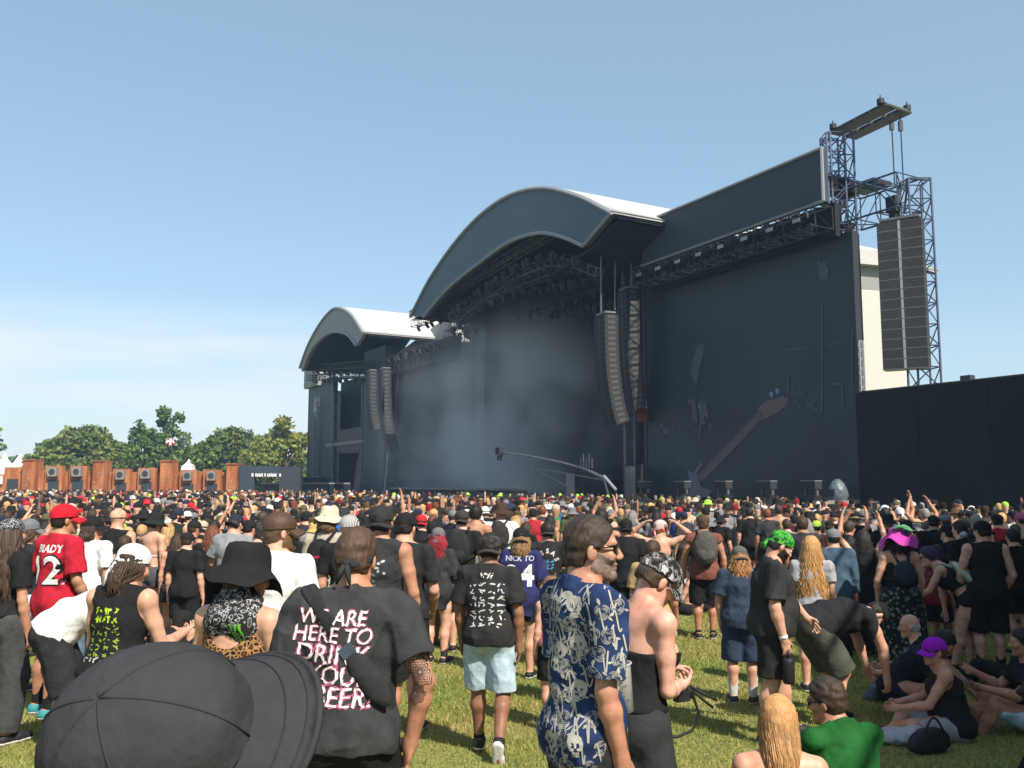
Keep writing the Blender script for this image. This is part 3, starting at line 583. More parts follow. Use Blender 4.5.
core = vop('ADD', vdist(F(29, 0, 6), 2, 11), vop('MULTIPLY', vdist(F(40, 2, 5), 2, 9), .26))
den = vop('MULTIPLY', vop('MULTIPLY', core, vmap(nz.outputs['Fac'], .40, .64, .05, 1)), .30)
L.new(den, pv.inputs['Density']); L.new(pv.outputs[0], N['Material Output'].inputs['Volume']); so_.data.materials.append(m)

# ---------- the air: thin bluish haze over the whole field
hz = MB(); hz.box((-20, 95, 13.2), (420, 330, 29.5)); ho = hz.build('haze', None); tag(ho, kind='stuff')
m = bpy.data.materials.new('haze'); m.use_nodes = True; nt = m.node_tree; N = nt.nodes; N.remove(N['Principled BSDF'])
pv = N.new('ShaderNodeVolumePrincipled'); pv.inputs['Color'].default_value = (.42, .68, 1, 1); pv.inputs['Density'].default_value = .0005; pv.inputs['Anisotropy'].default_value = 0
nt.links.new(pv.outputs[0], N['Material Output'].inputs['Volume']); ho.data.materials.append(m)
# ------------------------------------------------------------------ rust coloured wall at the back of the field
YW = 88.0
M['shutter'] = mat('shutter', (.035, .04, .048), .6); M['fan_grey'] = mat('fan_grey', (.22, .20, .18), .7)
zW = lambda y: at(100, y, YW)[2]
xW = lambda x: at(x, 490, YW)[0]
def wbox(mb, x0, x1, y0, y1, d0, d1):  # pixel box on the wall plane, d = metres in front of it
    X0, X1 = xW(x0), xW(x1); Z0, Z1 = (GZ if y1 is None else zW(y1)), zW(y0)
    return mb.box(((X0 + X1) / 2, YW - (d0 + d1) / 2, (Z0 + Z1) / 2), (abs(X1 - X0), abs(d1 - d0), abs(Z1 - Z0)))
def wparent(name, x0, x1): return empty(name, (xW((x0 + x1) / 2), YW, GZ))
segs = [(-60, 5, 474), (5, 28, 467), (39, 97, 471), (110, 163, 472), (176, 230, 472)]
where = ['far end of the rust steel wall beside the broad entrance', 'rust steel wall stretch with one dark door beside the first pylon', 'rust steel wall stretch before the big round tree', 'rust steel wall stretch below the tallest trees', 'rust steel wall stretch beside the dark gate']
for (x0, x1, y), lab in zip(segs, where):
    r = wparent('rust_wall', x0, x1); tag(r, lab, 'wall'); n = max(2, int((x1 - x0) / 5)); 
    mb = MB()
    for i in range(n):   # upright plates with slightly uneven fronts
        a, b = x0 + (x1 - x0) * i / n, x0 + (x1 - x0) * (i + 1) / n; wbox(mb, a, b - .15, y + random.uniform(0, .5), None, 0, .3 + random.uniform(0, .12))
    child(mb, 'plate_cladding', M['corten'], r)
    mb = MB(); wbox(mb, x0, x1, y + 2, None, -.3, .02); child(mb, 'core', M['corten'], r)
for x, y0, y1, k in ((58, 466, 480, 4.5), (82, 466, 480, 4.5), (125, 469, 480, 4), (150, 468, 480, 4.5), (191.5, 470, 480, 4), (215, 470, 480, 4)):
    r = wparent('rust_bay', x - 6, x + 6); tag(r, 'rust steel bay with a grey fan box over a dark shutter', 'wall bay', 'fan bays along the rust wall')
    mb = MB(); wbox(mb, x - 9, x + 8, y0, None, .3, .9); child(mb, 'bay_cladding', M['corten'], r)
    mb = MB(); wbox(mb, x - k, x + k, y0 + 1.5, y0 + 10.5, .9, 1.4); b = child(mb, 'fan_box', M['fan_grey'], r)
    mb = MB(); mb.lathe([(.0, 0), (.3, 0)], [[1, 0, 0], [0, 0, -1], [0, 1, 0]], (xW(x), YW - 1.42, zW(y0 + 6)), 14); o = mb.build('fan_hub', M['shutter'], b)
    mb = MB(); wbox(mb, x - 5, x + 5, y0 + 13.5, None, .9, 1.0); child(mb, 'shutter', M['shutter'], r)
r = wparent('rust_bay', 10, 20); tag(r, 'low dark shutter in the rust wall left of the first tall pylon', 'wall bay'); mb = MB(); wbox(mb, 10, 20, 479, None, .45, .6); child(mb, 'shutter', M['shutter'], r)
for x0, x1, y, lab in ((28.5, 40, 460, 'first tall rust steel pylon below the white marquee tents'), (98, 109, 461, 'rust steel pylon with a doorway below the big round tree'), (164.5, 176, 461, 'rust steel pylon standing below the tallest tree'), (230, 240, 464, 'rust steel pylon at the end of the wall next to the dark gate')):
    r = wparent('rust_pylon', x0, x1); tag(r, lab, 'pylon'); mb = MB(); wbox(mb, x0, x1, y, None, -.4, 1.3); child(mb, 'shaft', M['corten'], r)
    mb = MB(); wbox(mb, x0 - .3, x1 + .3, y - .4, y + .8, -.5, 1.4); child(mb, 'cap_plate', M['corten'], r)
    mb = MB()
    for k in range(14): 
        xa = random.uniform(x0 + 1, x1 - 3); ya = random.uniform(y + 3, 488); wbox(mb, xa, xa + random.uniform(.6, 2), ya, ya + random.uniform(.5, 1.6), 1.3, 1.33)
    child(mb, 'cut_pattern', mat('cut_pattern', (.36, .2, .12), .8), r)
mb = MB(); wbox(mb, 0, 5, 476, 484, .5, .6); tag(mb.build('notice_panel', M['tent_white']), 'small white notice panel fixed at the far end of the rust wall', 'sign')
# dark gate with a line of white lettering
gr = wparent('gate', 240, 302); tag(gr, 'dark gate frame with a line of white lettering beside the rust wall', 'gate')
mb = MB(); wbox(mb, 241, 256, 466, None, 0, .8); child(mb, 'gate_post', M['board'], gr)
mb = MB(); wbox(mb, 256.05, 281, 466, 477.5, .02, .78); child(mb, 'lintel', M['board'], gr)
mb = MB(); wbox(mb, 281.05, 302, 467, None, 0, .8); child(mb, 'gate_post', M['shutter'], gr)
mb = MB(); xx = 253.6
for w_ in (2.2, 0, 1.3, 1.2, 1.3, 1.2, 1.1, 0, 1.4, 0, 1.3, 1.2, 1.2, 1.3, 1.2, 1.1, 0, 0, 1.8):
    if w_: 
        hh_ = random.uniform(-.2, .2); wbox(mb, xx, xx + w_ * .8, 473.6 + hh_, 476.6 + hh_, .80, .84); xx += w_ + .35
    else: xx += 1.2
o = child(mb, 'lettering', M['tent_white'], gr)
# white pointed marquees behind the wall
for x, yp, w_ in ((5, 453, 16), (20, 453.5, 15), (34, 454, 13), (49, 452, 18), (66, 458, 12), (189, 459, 11)):
    Y = 118.0; p = at(x, yp, Y); hw = w_ / 2 / 900 * Y; z0 = at(x, 466, Y)[2]; r = empty('marquee_tent', (p[0], Y, GZ)); tag(r, 'white pointed marquee tent among the trees behind the rust wall', 'tent', 'white marquees behind the rust wall')
    P_ = []
    for t in np.linspace(0, 1, 7):
        h = z0 + (p[2] - z0) * (t ** 1.9); q = hw * (1 - t) + .02; P_.append([(p[0] + a * q, Y + b * q, h) for a, b in ((-1, -1), (1, -1), (1, 1), (-1, 1), (-1, -1))])
    mb = MB(); mb.grid(P_); child(mb, 'tent_roof', M['tent_white'], r)
    mb = MB(); mb.box((p[0], Y, (GZ + z0) / 2), (hw * 1.94, hw * 1.94, z0 - GZ)); child(mb, 'tent_wall', M['tent_white'], r)
# beach ball in the air over the crowd
bp_ = at(170, 443, 45.0); r = empty('beach_ball', bp_); tag(r, 'red and white beach ball flying above the crowd before the trees', 'ball')
for k in range(8):
    mb = MB(); P_ = [[(.21 * math.cos(b) * math.cos(a), .21 * math.cos(b) * math.sin(a), .21 * math.sin(b)) for a in np.linspace(k * math.pi / 4, (k + 1) * math.pi / 4, 4)] for b in np.linspace(-math.pi / 2, math.pi / 2, 9)]
    mb.grid(P_); o = mb.build('ball_panel', mat('ball_red', (.55, .03, .03), .4) if k % 2 else M['tent_white'], r, True)
r.rotation_euler = (1.1, .4, .3)
# ------------------------------------------------------------------ trees
leafm = mat('leaf', (.06, .09, .02), .75, spec=.15); nt, N, L, b = nodes(leafm)
gi = N.new('ShaderNodeNewGeometry'); oi = N.new('ShaderNodeObjectInfo'); cr = N.new('ShaderNodeValToRGB'); cr.color_ramp.elements[0].color = (.06, .092, .026, 1); cr.color_ramp.elements[1].color = (.22, .25, .08, 1)
L.new(gi.outputs['Random Per Island'], cr.inputs[0]); mxn = N.new('ShaderNodeVectorMath'); mxn.operation = 'MULTIPLY'; L.new(cr.outputs[0], mxn.inputs[0]); L.new(oi.outputs['Color'], mxn.inputs[1]); L.new(mxn.outputs[0], b.inputs['Base Color'])
trn = N.new('ShaderNodeBsdfTranslucent'); L.new(mxn.outputs[0], trn.inputs[0]); mix = N.new('ShaderNodeMixShader'); mix.inputs[0].default_value = .25; L.new(b.outputs[0], mix.inputs[1]); L.new(trn.outputs[0], mix.inputs[2]); L.new(mix.outputs[0], N['Material Output'].inputs[0])
bark = mat('bark', (.10, .075, .05), .9, bump=(6, .6, .05))
def crown_mesh(seed, blobs, per, size):
    rg = np.random.default_rng(seed); C = []; 
    for (x, y, z, r) in blobs:
        n = int(per * r * r); d = rg.normal(size=(n, 3)); d /= np.linalg.norm(d, axis=1)[:, None]; rad = r * rg.uniform(.45, 1.0, n) ** .5
        lump = 1 + .22 * np.sin(d[:, 0] * 6 + x) * np.sin(d[:, 1] * 5 + z) + .15 * np.sin(d[:, 2] * 9 + y)
        C.append(np.array([x, y, z]) + d * (rad * lump)[:, None] * [1, 1, .85])
    C = np.concatenate(C); n = len(C); a = rg.normal(size=(n, 3)); a /= np.linalg.norm(a, axis=1)[:, None]; q = rg.normal(size=(n, 3)); bb = np.cross(a, q); bb /= np.linalg.norm(bb, axis=1)[:, None]
    s1 = size * rg.uniform(.5, 1.2, n)[:, None]; s2 = s1 * .6
    V = np.stack([C - a * s1, C - bb * s2, C + a * s1, C + bb * s2], 1).reshape(-1, 3); return V, np.arange(4 * n).reshape(-1, 4)
def tree_blobs(rg, H, Wd, base, kind):
    out = []
    n = {'round': 46, 'tall': 30, 'loose': 34}[kind]
    for i in range(n):
        t = rg.uniform(0, 1); a = rg.uniform(0, 2 * math.pi); env = math.sin(math.pi * (.16 + .80 * t)) ** .7 if kind != 'tall' else (.45 + .55 * abs(math.sin(2.4 * math.pi * t + .3))) * (1 - .35 * t)
        rr = env * Wd / 2 * rg.uniform(.25, .9); r = Wd * rg.uniform(.09, .17) * (1 if kind != 'loose' else .85)
        out.append((rr * math.cos(a), rr * math.sin(a), base + (H - base - r * .8) * t + r * .2, r))
    return out
def tree(px, ytop, wpx, Y, kind, label, tint, seed, base=.16):
    rg = np.random.default_rng(seed); p = at(px, ytop, Y); H = p[2] - GZ; Wd = wpx * 1.18 / 900 * Y; r = empty('tree', (p[0], Y, GZ)); tag(r, label, 'tree', 'trees behind the rust wall')
    bl = tree_blobs(rg, H, Wd, H * base, kind); mb = MB(); mb.tube([(0, 0, 0), (.1, 0, H * .3), (0, .1, H * .62)], [H * .03, H * .022, H * .008], 8)
    for i in range(7):
        x, y, z, q = bl[i * 3]; mb.tube([(0, 0, min(z * .6, H * .5)), (x * .5, y * .5, z * .85), (x, y, z)], [H * .012, H * .008, H * .003], 5)
    mb.build('trunk', bark, r); V, Q = crown_mesh(seed, bl, 120 if kind != 'loose' else 85, .36); o = fast_mesh('crown', V, Q, leafm, r, False); o.color = (*tint, 1)
for a in ((88, 431, 92, 118, 'round', 'broad round dark green tree behind the rust wall fan bays', (.95, 1.0, .9), 3), (143, 421, 42, 122, 'loose', 'narrow upright tree beside the tallest tree', (.8, 1, .85), 5), (172, 407, 48, 124, 'tall', 'tallest tree with two stacked crowns behind the beach ball', (.85, 1, .85), 8),
          (214, 434, 46, 122, 'round', 'mid green tree half hidden behind its taller neighbour', (.85, .95, .85), 9), (236, 426, 62, 124, 'round', 'wide grey green tree behind the last rust pylon', (.9, .95, .95), 12), (287, 418, 66, 120, 'loose', 'yellow green leafy tree touching the edge of the smaller stage', (1.45, 1.3, .9), 14), (262, 436, 44, 126, 'round', 'low green tree behind the dark gate', (1.2, 1.15, .9), 15),
          (48, 437, 24, 150, 'round', 'small dark tree between the marquees and the broad round tree', (.7, .85, .9), 17), (-4, 427, 26, 120, 'loose', 'tree cut by the picture edge above the marquees', (.85, 1, .85), 19), (158, 446, 40, 128, 'round', 'low bushy tree filling the gap under the tallest tree', (.8, .95, .85), 21), (120, 440, 40, 126, 'round', 'low bushy tree beside the broad round tree', (.9, 1, .9), 22), (190, 448, 36, 128, 'round', 'low bushy tree above the middle rust pylons', (.9, 1, .9), 23)): tree(*a)
rgw = np.random.default_rng(77); bl = [(rgw.uniform(-330, -60), rgw.uniform(285, 310), rgw.uniform(3, 9), rgw.uniform(3, 6)) for _ in range(150)]
V, Q = crown_mesh(78, bl, 5, 1.3); o = fast_mesh('far_wood', V, Q, leafm, None, False); o.color = (.7, .85, .9, 1); tag(o, 'distant dark wood on the horizon beyond the marquees', 'wood', kind='stuff')
# ------------------------------------------------------------------ people: signed-distance bodies turned into one continuous mesh
class Field:
    def __init__(s, prims, h, pad=.03):
        s.h = h; lo = np.full(3, 1e9); hi = -lo
        for p in prims:
            a, b = pbox(p); lo = np.minimum(lo, a); hi = np.maximum(hi, b)
        s.lo = lo - pad - h * 2; n = np.ceil((hi + pad + h * 2 - s.lo) / h).astype(int) + 1
        s.ax = [s.lo[i] + np.arange(n[i]) * h for i in range(3)]; s.F = np.full(n, .25, np.float32)
        for p in prims: s.add(p)
    def blk(s, a, b):
        i0 = np.maximum(((a - s.lo) / s.h).astype(int), 0); i1 = np.minimum(((b - s.lo) / s.h).astype(int) + 2, s.F.shape)
        sl = tuple(slice(i0[i], max(i1[i], i0[i])) for i in range(3))
        return sl, s.ax[0][sl[0]][:, None, None].astype(np.float32), s.ax[1][sl[1]][None, :, None].astype(np.float32), s.ax[2][sl[2]][None, None, :].astype(np.float32)
    def add(s, p):
        k = p[-1]; m = k + 2 * s.h + .02; a, b = pbox(p); sl, X, Y, Z = s.blk(a - m, b + m); d = pdist(p, X, Y, Z); f = s.F[sl]
        q = np.maximum(k - np.abs(f - d), 0) / max(k, 1e-6); s.F[sl] = np.minimum(f, d) - q * q * k * .25
    def sub(s, p):
        k = p[-1]; m = k + 2 * s.h + .02; a, b = pbox(p); sl, X, Y, Z = s.blk(a - m, b + m); d = -pdist(p, X, Y, Z); f = s.F[sl]
        q = np.maximum(k - np.abs(f - d), 0) / max(k, 1e-6); s.F[sl] = np.maximum(f, d) + q * q * k * .25
    def clip(s, pt, n, k=0):  # keep the side where (p - pt).n < 0
        n = np.array(n, float); n /= np.linalg.norm(n); d = ((s.ax[0] - pt[0]) * n[0])[:, None, None] + ((s.ax[1] - pt[1]) * n[1])[None, :, None] + ((s.ax[2] - pt[2]) * n[2])[None, None, :]
        s.F = np.maximum(s.F, d.astype(np.float32))
    def ruffle(s, amp, freq, seed=0, band=.05, fold=False):
        rg = np.random.default_rng(seed); idx = np.nonzero(np.abs(s.F) < band); P = np.stack([s.ax[i][idx[i]] for i in range(3)], 1); w = np.zeros(len(P))
        for k in range(4):
            d = rg.normal(size=3) * [1, 1, .8]; d *= freq * (1 + .7 * k) / np.linalg.norm(d); w += np.sin(P @ d + rg.uniform(0, 6) + 1.3 * np.sin(P @ (rg.normal(size=3) * freq * .5))) / (1 + .5 * k)
        for k in range(5 if fold else 0):   # creases: sharp ridges, mostly running down or slanting
            d = unit(rg.normal(size=3) * [1, 1, .42]) * freq * rg.uniform(.9, 1.7); q = P @ d + rg.uniform(0, 6) + 1.6 * np.sin(P @ (rg.normal(size=3) * freq * .35) + rg.uniform(0, 6)); m = np.clip(np.sin(P @ (rg.normal(size=3) * freq * .28) + rg.uniform(0, 6)) + .1, 0, 1); w -= 1.9 * m * (1 - np.abs(np.sin(q * .5))) ** 3
        s.F[idx] += np.minimum(amp * .5 * w, .0045).astype(np.float32)
    def mesh(s):
        F_ = s.F; S = F_ < 0; n = np.array(F_.shape); c = np.zeros(n - 1, np.int8)
        offs = [(i, j, k) for i in (0, 1) for j in (0, 1) for k in (0, 1)]
        vw = lambda A, o: A[o[0]:n[0] - 1 + o[0], o[1]:n[1] - 1 + o[1], o[2]:n[2] - 1 + o[2]]
        for o in offs: c += vw(S, o)
        act = (c > 0) & (c < 8); I = np.argwhere(act); vid = np.full(n - 1, -1, np.int32); vid[act] = np.arange(len(I))
        val = {o: F_[I[:, 0] + o[0], I[:, 1] + o[1], I[:, 2] + o[2]] for o in offs}; pos = np.zeros((len(I), 3)); cnt = np.zeros(len(I))
        for a in offs:
            for ax in range(3):
                if a[ax]: continue
                b = list(a); b[ax] = 1; va, vb = val[a], val[tuple(b)]; m = (va < 0) != (vb < 0); t = np.where(m, va / np.where(m, va - vb, 1), 0)
                q = np.array(a, float)[None] + 0 * pos; q[:, ax] += t; pos += q * m[:, None]; cnt += m
        V = s.lo + (I + pos / cnt[:, None]) * s.h; Q = []
        for ax in range(3):
            u, v = (ax + 1) % 3, (ax + 2) % 3; sa = [slice(None)] * 3; sb = [slice(None)] * 3; sa[ax] = slice(0, n[ax] - 1); sb[ax] = slice(1, n[ax])
            A, B = S[tuple(sa)], S[tuple(sb)]; E = np.argwhere(A != B); E = E[(E[:, u] > 0) & (E[:, v] > 0) & (E[:, u] < n[u] - 1) & (E[:, v] < n[v] - 1)]
            ins = A[E[:, 0], E[:, 1], E[:, 2]]; q = []
            for du, dv in ((1, 1), (0, 1), (0, 0), (1, 0)): e = E.copy(); e[:, u] -= du; e[:, v] -= dv; q.append(vid[e[:, 0], e[:, 1], e[:, 2]])
            q = np.stack(q, 1); q[~ins] = q[~ins][:, ::-1]; Q.append(q)
        Q = np.concatenate(Q); Q = Q[(Q >= 0).all(1)]; return V, Q
def pbox(p):
    if p[0] in 'cC': 
        r = max(p[3], p[4]); return np.minimum(p[1], p[2]) - r, np.maximum(p[1], p[2]) + r
    e = np.abs(p[3]) @ np.array(p[2]); return p[1] - e, p[1] + e
def pdist(p, X, Y, Z):
    if p[0] in 'cC':
        a, b = p[1], p[2]; d = b - a; L2 = d @ d + 1e-12; x, y, z = X - a[0], Y - a[1], Z - a[2]; t = (x * d[0] + y * d[1] + z * d[2]) / L2; tc_ = np.clip(t, 0, 1)
        r = np.sqrt((x - tc_ * d[0]) ** 2 + (y - tc_ * d[1]) ** 2 + (z - tc_ * d[2]) ** 2) - (p[3] + tc_ * (p[4] - p[3]))
        return np.maximum(r, (t - 1) * math.sqrt(L2)) if p[0] == 'C' else r      # 'C' is cut flat at b
    c, r, A = p[1], p[2], p[3]; x, y, z = X - c[0], Y - c[1], Z - c[2]; k0 = 0; k1 = 0
    for i in range(3):
        q = x * A[0, i] + y * A[1, i] + z * A[2, i]; k0 = k0 + (q / r[i]) ** 2; k1 = k1 + (q / r[i] ** 2) ** 2
    k0 = np.sqrt(k0); return k0 * (k0 - 1) / np.sqrt(k1 + 1e-9)
def rotx(a): c, s = math.cos(a), math.sin(a); return np.array([[1, 0, 0], [0, c, -s], [0, s, c]])
def roty(a): c, s = math.cos(a), math.sin(a); return np.array([[c, 0, s], [0, 1, 0], [-s, 0, c]])
def rotz(a): c, s = math.cos(a), math.sin(a); return np.array([[c, -s, 0], [s, c, 0], [0, 0, 1.]])
def V3(*a): return np.array(a, float)
def unit(v): v = np.array(v, float); return v / np.linalg.norm(v)
def cone(a, b, ra, rb, k=.02, flat=False): return ('C' if flat else 'c', np.array(a, float), np.array(b, float), ra, rb, k)
def ell(c, r, A=np.eye(3), k=.03): return ('e', np.array(c, float), tuple(r), A, k)
def ik(a, t, l1, l2, pole):
    a, t = np.array(a, float), np.array(t, float); d = t - a; L = np.linalg.norm(d); L = min(L, (l1 + l2) * .999); u = d / np.linalg.norm(d); t = a + u * L
    x = (l1 * l1 - l2 * l2 + L * L) / (2 * L); h = math.sqrt(max(l1 * l1 - x * x, 0)); p = np.array(pole, float) - u * (np.array(pole, float) @ u); p /= np.linalg.norm(p) + 1e-9
    return a + u * x + p * h, t
def rig(H=1.75, fem=False, w=1.0, lean=0, side=0, twist=0, plean=None, head=(0, 0, 0), ra=None, la=None, rf=None, lf=None, rl=None, ll=None, pz=None, py=0, hs=1.0, thumb=None, **kw):
    w = 1 + (w - 1) * .6; J = dict(H=H, S=H / 1.75, fem=fem, w=w, hs=H / 1.75 * hs); pl = lean * .45 if plean is None else plean
    Rp = rotz(R(twist) * .3) @ roty(R(side) * .4) @ rotx(-R(pl)); Rc = rotz(R(twist)) @ roty(R(side)) @ rotx(-R(lean))
    Rh = rotz(R(head[0])) @ rotx(-R(head[1])) @ roty(R(head[2]))
    P = V3(0, py, (.55 if pz is None else pz) * H); Wst = P + Rp @ V3(0, 0, .085 * H); C = Wst + Rc @ V3(0, 0, .105 * H); Sh = C + Rc @ V3(0, -.004 * H, .072 * H); N = C + Rc @ V3(0, -.006 * H, .095 * H)
    nd = unit(Rc @ V3(0, .16, 1) + .45 * (Rh @ V3(0, .1, 1))); Hc = N + nd * .089 * H + Rh @ V3(0, .012 * H, 0)
    J.update(P=P, W=Wst, C=C, Sh=Sh, N=N, Hc=Hc, Rp=Rp, Rc=Rc, Rh=Rh, nd=nd); sw = .096 if fem else .105
    for s, nm, arm in ((1, 'r', ra), (-1, 'l', la)):
        s0 = Sh + Rc @ V3(s * sw * H * (1 + .25 * (w - 1)), 0, -.004 * H); J[nm + 's'] = s0
        arm = arm or ((.16, -.05, -1), (.07, .22, -1))
        if isinstance(arm[0], str):      # ('t', target, pole)
            e, h_ = ik(s0, arm[1], .172 * H, .15 * H, arm[2] if len(arm) > 2 else (s * .6, -1, -.5))
        else:
            m = V3(s, 1, 1); e = s0 + unit(np.array(arm[0]) * m) * .172 * H; h_ = e + unit(np.array(arm[1]) * m) * .15 * H
        J[nm + 'e'], J[nm + 'w'] = e, h_
        hip = P + Rp @ V3(s * .052 * H, 0, -.018 * H); J[nm + 'h'] = hip; leg = rl if s > 0 else ll; ft = rf if s > 0 else lf
        if leg:
            m = V3(s, 1, 1); kn = hip + unit(np.array(leg[0]) * m) * .245 * H; an = kn + unit(np.array(leg[1]) * m) * .245 * H; fd = unit(np.array(leg[2]) * m) if len(leg) > 2 else V3(s * .2, 1, -.1)
        else:
            ft = ft or (s * .085 * H / 1.75 * 1.2, 0, 0); yaw = ft[3] if len(ft) > 3 else -s * 12; z = ft[2] if len(ft) > 2 else 0
            fd = rotz(R(yaw)) @ V3(0, 1, 0)
            if len(ft) > 4: fd = rotz(R(yaw)) @ rotx(R(ft[4])) @ V3(0, 1, 0)
            kn, an = ik(hip, (ft[0], ft[1], z + .045 * H), .245 * H, .245 * H, rotz(R(yaw)) @ V3(s * .1, 1, 0))
        J[nm + 'k'], J[nm + 'a'], J[nm + 'f'] = kn, an, unit(fd)
    return J
def torso(J, t=0, loose=0):
    H, w, Rp, Rc = J['H'], J['w'], J['Rp'], J['Rc']; f = J['fem']; o = t
    wx = w; P, W_, C, Sh = J['P'], J['W'], J['C'], J['Sh']; L = []
    hip = (.098, .069, .078) if f else (.090, .066, .078); wa = (.072, .056, .075) if f else (.080, .060, .075); ch = (.084, .060, .095) if f else (.094, .065, .1)
    g = lambda r, q=1.0: [r[0] * H * wx + o + loose * q, r[1] * H * (wx ** 1.2) + o + loose * q, r[2] * H + o]
    L += [ell(P + Rp @ V3(0, -.004 * H, -.008 * H), g(hip), Rp, .05), ell(W_ + Rc @ V3(0, .004 * H * (w - 1) * 8, -.006 * H), g(wa, 1.6), Rc, .06), ell(C + Rc @ V3(0, 0, -.008 * H), g(ch), Rc, .05)]
    L += [ell(Sh + Rc @ V3(0, -.004 * H, -.018 * H), [(.093 if not f else .083) * H * wx ** .5 + o, .05 * H * wx ** .5 + o, .048 * H + o], Rc, .04)]
    for s in (1, -1):
        L.append(ell(P + Rp @ V3(s * .044 * H, -.027 * H * wx ** .5, -.034 * H), [(.051 if f else .046) * H * wx ** .5 + o] * 3, Rp, .05))
        sh = J['rs' if s > 0 else 'ls']; L.append(cone(Sh, sh, .038 * H + o, .0335 * H * wx ** .4 + o, .03)); L.append(cone(J['N'] + J['nd'] * .02 * H, sh * .6 + Sh * .4 + Rc @ V3(0, 0, .012 * H), .026 * H + o, .026 * H + o, .04))
        if f: L.append(ell(C + Rc @ V3(s * .043 * H, .052 * H, -.012 * H), [.04 * H + o, .038 * H + o, .042 * H + o], Rc, .03))
        elif w > .95: L.append(ell(C + Rc @ V3(s * .045 * H, .045 * H, .015 * H), [.05 * H + o, .028 * H + o, .04 * H + o], Rc, .04))
    if w > 1.12: L.append(ell(W_ + Rp @ V3(0, .03 * H * w, -.02 * H), [.085 * H * w + o, .065 * H * w + o, .085 * H + o], Rp, .06))
    return L
def arm_prims(J, nm, t=0, f1=1.0, fat=None):
    H = J['H']; g = (J['w'] ** .6 if fat is None else fat) * (.88 if J['fem'] else 1); s, e, w_ = J[nm + 's'], J[nm + 'e'], J[nm + 'w']; m = s * .5 + e * .5
    f = e * .72 + w_ * .28
    return [cone(s, m, .0325 * H * g + t, .0285 * H * g + t, .03), cone(m, e, .0285 * H * g + t, .0225 * H * g + t, .02), cone(e, f, .0225 * H * g + t, .0245 * H * g + t, .02), cone(f, w_, .0245 * H * g + t, .0155 * H * g ** .5 + t, .02)]
def hand_prims(J, nm, h, curl=.35, thumb=None, nrm=None):
    S = J['S'] * (.9 if J['fem'] else 1); wp = J[nm + 'w']; f = unit(wp - J[nm + 'e']); s = 1 if nm == 'r' else -1
    th = np.array(thumb if thumb is not None else (-.25 * s, 1, .1), float); th = th - f * (th @ f); th = unit(th); n = np.cross(f, th) * (s if nrm is None else 1)
    if n @ V3(-s, 0, 0) < 0 and nrm is None: n = -n
    L = [cone(wp - f * .01, wp + f * .02, .026 * S, .026 * S, .02), ell(wp + f * .048 * S, (.041 * S, .050 * S, .0165 * S), np.stack([th, f, n], 1), .015)]
    if h > .0155:
        q = wp + f * .085 * S; L += [ell(q + f * .035 * S * math.cos(curl) + n * .035 * S * math.sin(curl), (.036 * S, .052 * S, .016 * S), np.stack([th, f * math.cos(curl) + n * math.sin(curl), n * math.cos(curl) - f * math.sin(curl)], 1), .015)]
    else:
        rr = max(.0088 * S, h * .72)
        for i, (o, l) in enumerate(((.031, .074), (.0105, .083), (-.0105, .077), (-.031, .060))):
            b = wp + f * (.090 - abs(o) * .25) * S + th * o * S; a = curl * (.55 + .1 * i)
            for j, (fr, ex) in enumerate(((.45, 1), (.32, 1.25), (.25, 1.0))):
                d = f * math.cos(a) + n * math.sin(a) + th * o * 1.6; d = unit(d); e = b + d * l * fr * S; L.append(cone(b, e, rr * (1 - .08 * j), rr * (.93 - .08 * j), .004)); b = e; a += curl * ex
    b = wp + f * .022 * S + th * .03 * S; d = unit(f * .75 + th * .65 + n * (.25 + curl * .4)); e = b + d * .042 * S; rt = max(.0115 * S, h * .75); L.append(cone(b, e, rt * 1.15, rt, .012)); d = unit(f * .95 + th * .2 + n * (.3 + curl * .5)); L.append(cone(e, e + d * .034 * S, rt, rt * .8, .004)); 
    return L
def leg_prims(J, nm, t=0):
    H = J['H']; g = J['w'] ** .6 * (1.04 if J['fem'] else 1); h_, k, a = J[nm + 'h'], J[nm + 'k'], J[nm + 'a']; m = h_ * .5 + k * .5; sd = unit(a - k); bk = -J[nm + 'f'] + sd * (J[nm + 'f'] @ sd); bk = unit(bk); c = k * .68 + a * .32 + bk * .010 * H
    return [cone(h_, m, .056 * H * g + t, .047 * H * g + t, .04), cone(m, k, .047 * H * g + t, .0335 * H * g + t, .03), cone(k, c, .032 * H * g + t, .0335 * H * g + t, .03), cone(c, a, .0335 * H * g + t, .0205 * H * g ** .5 + t, .03)]
def foot_prims(J, nm, t=0):
    H = J['H']; a, f = J[nm + 'a'], J[nm + 'f']; sd = unit(a - J[nm + 'k']); dn = sd - f * (sd @ f); dn = unit(dn); q = a + dn * .018 * H
    return [cone(a, q - f * .012 * H, .023 * H + t, .022 * H + t, .02), cone(q - f * .018 * H + dn * .003 * H, q + f * .06 * H + dn * .002 * H, .0215 * H + t, .022 * H + t, .02), cone(q + f * .05 * H + dn * .002 * H, q + f * .105 * H + dn * .008 * H, .0235 * H + t, .0165 * H + t, .02)], q, dn
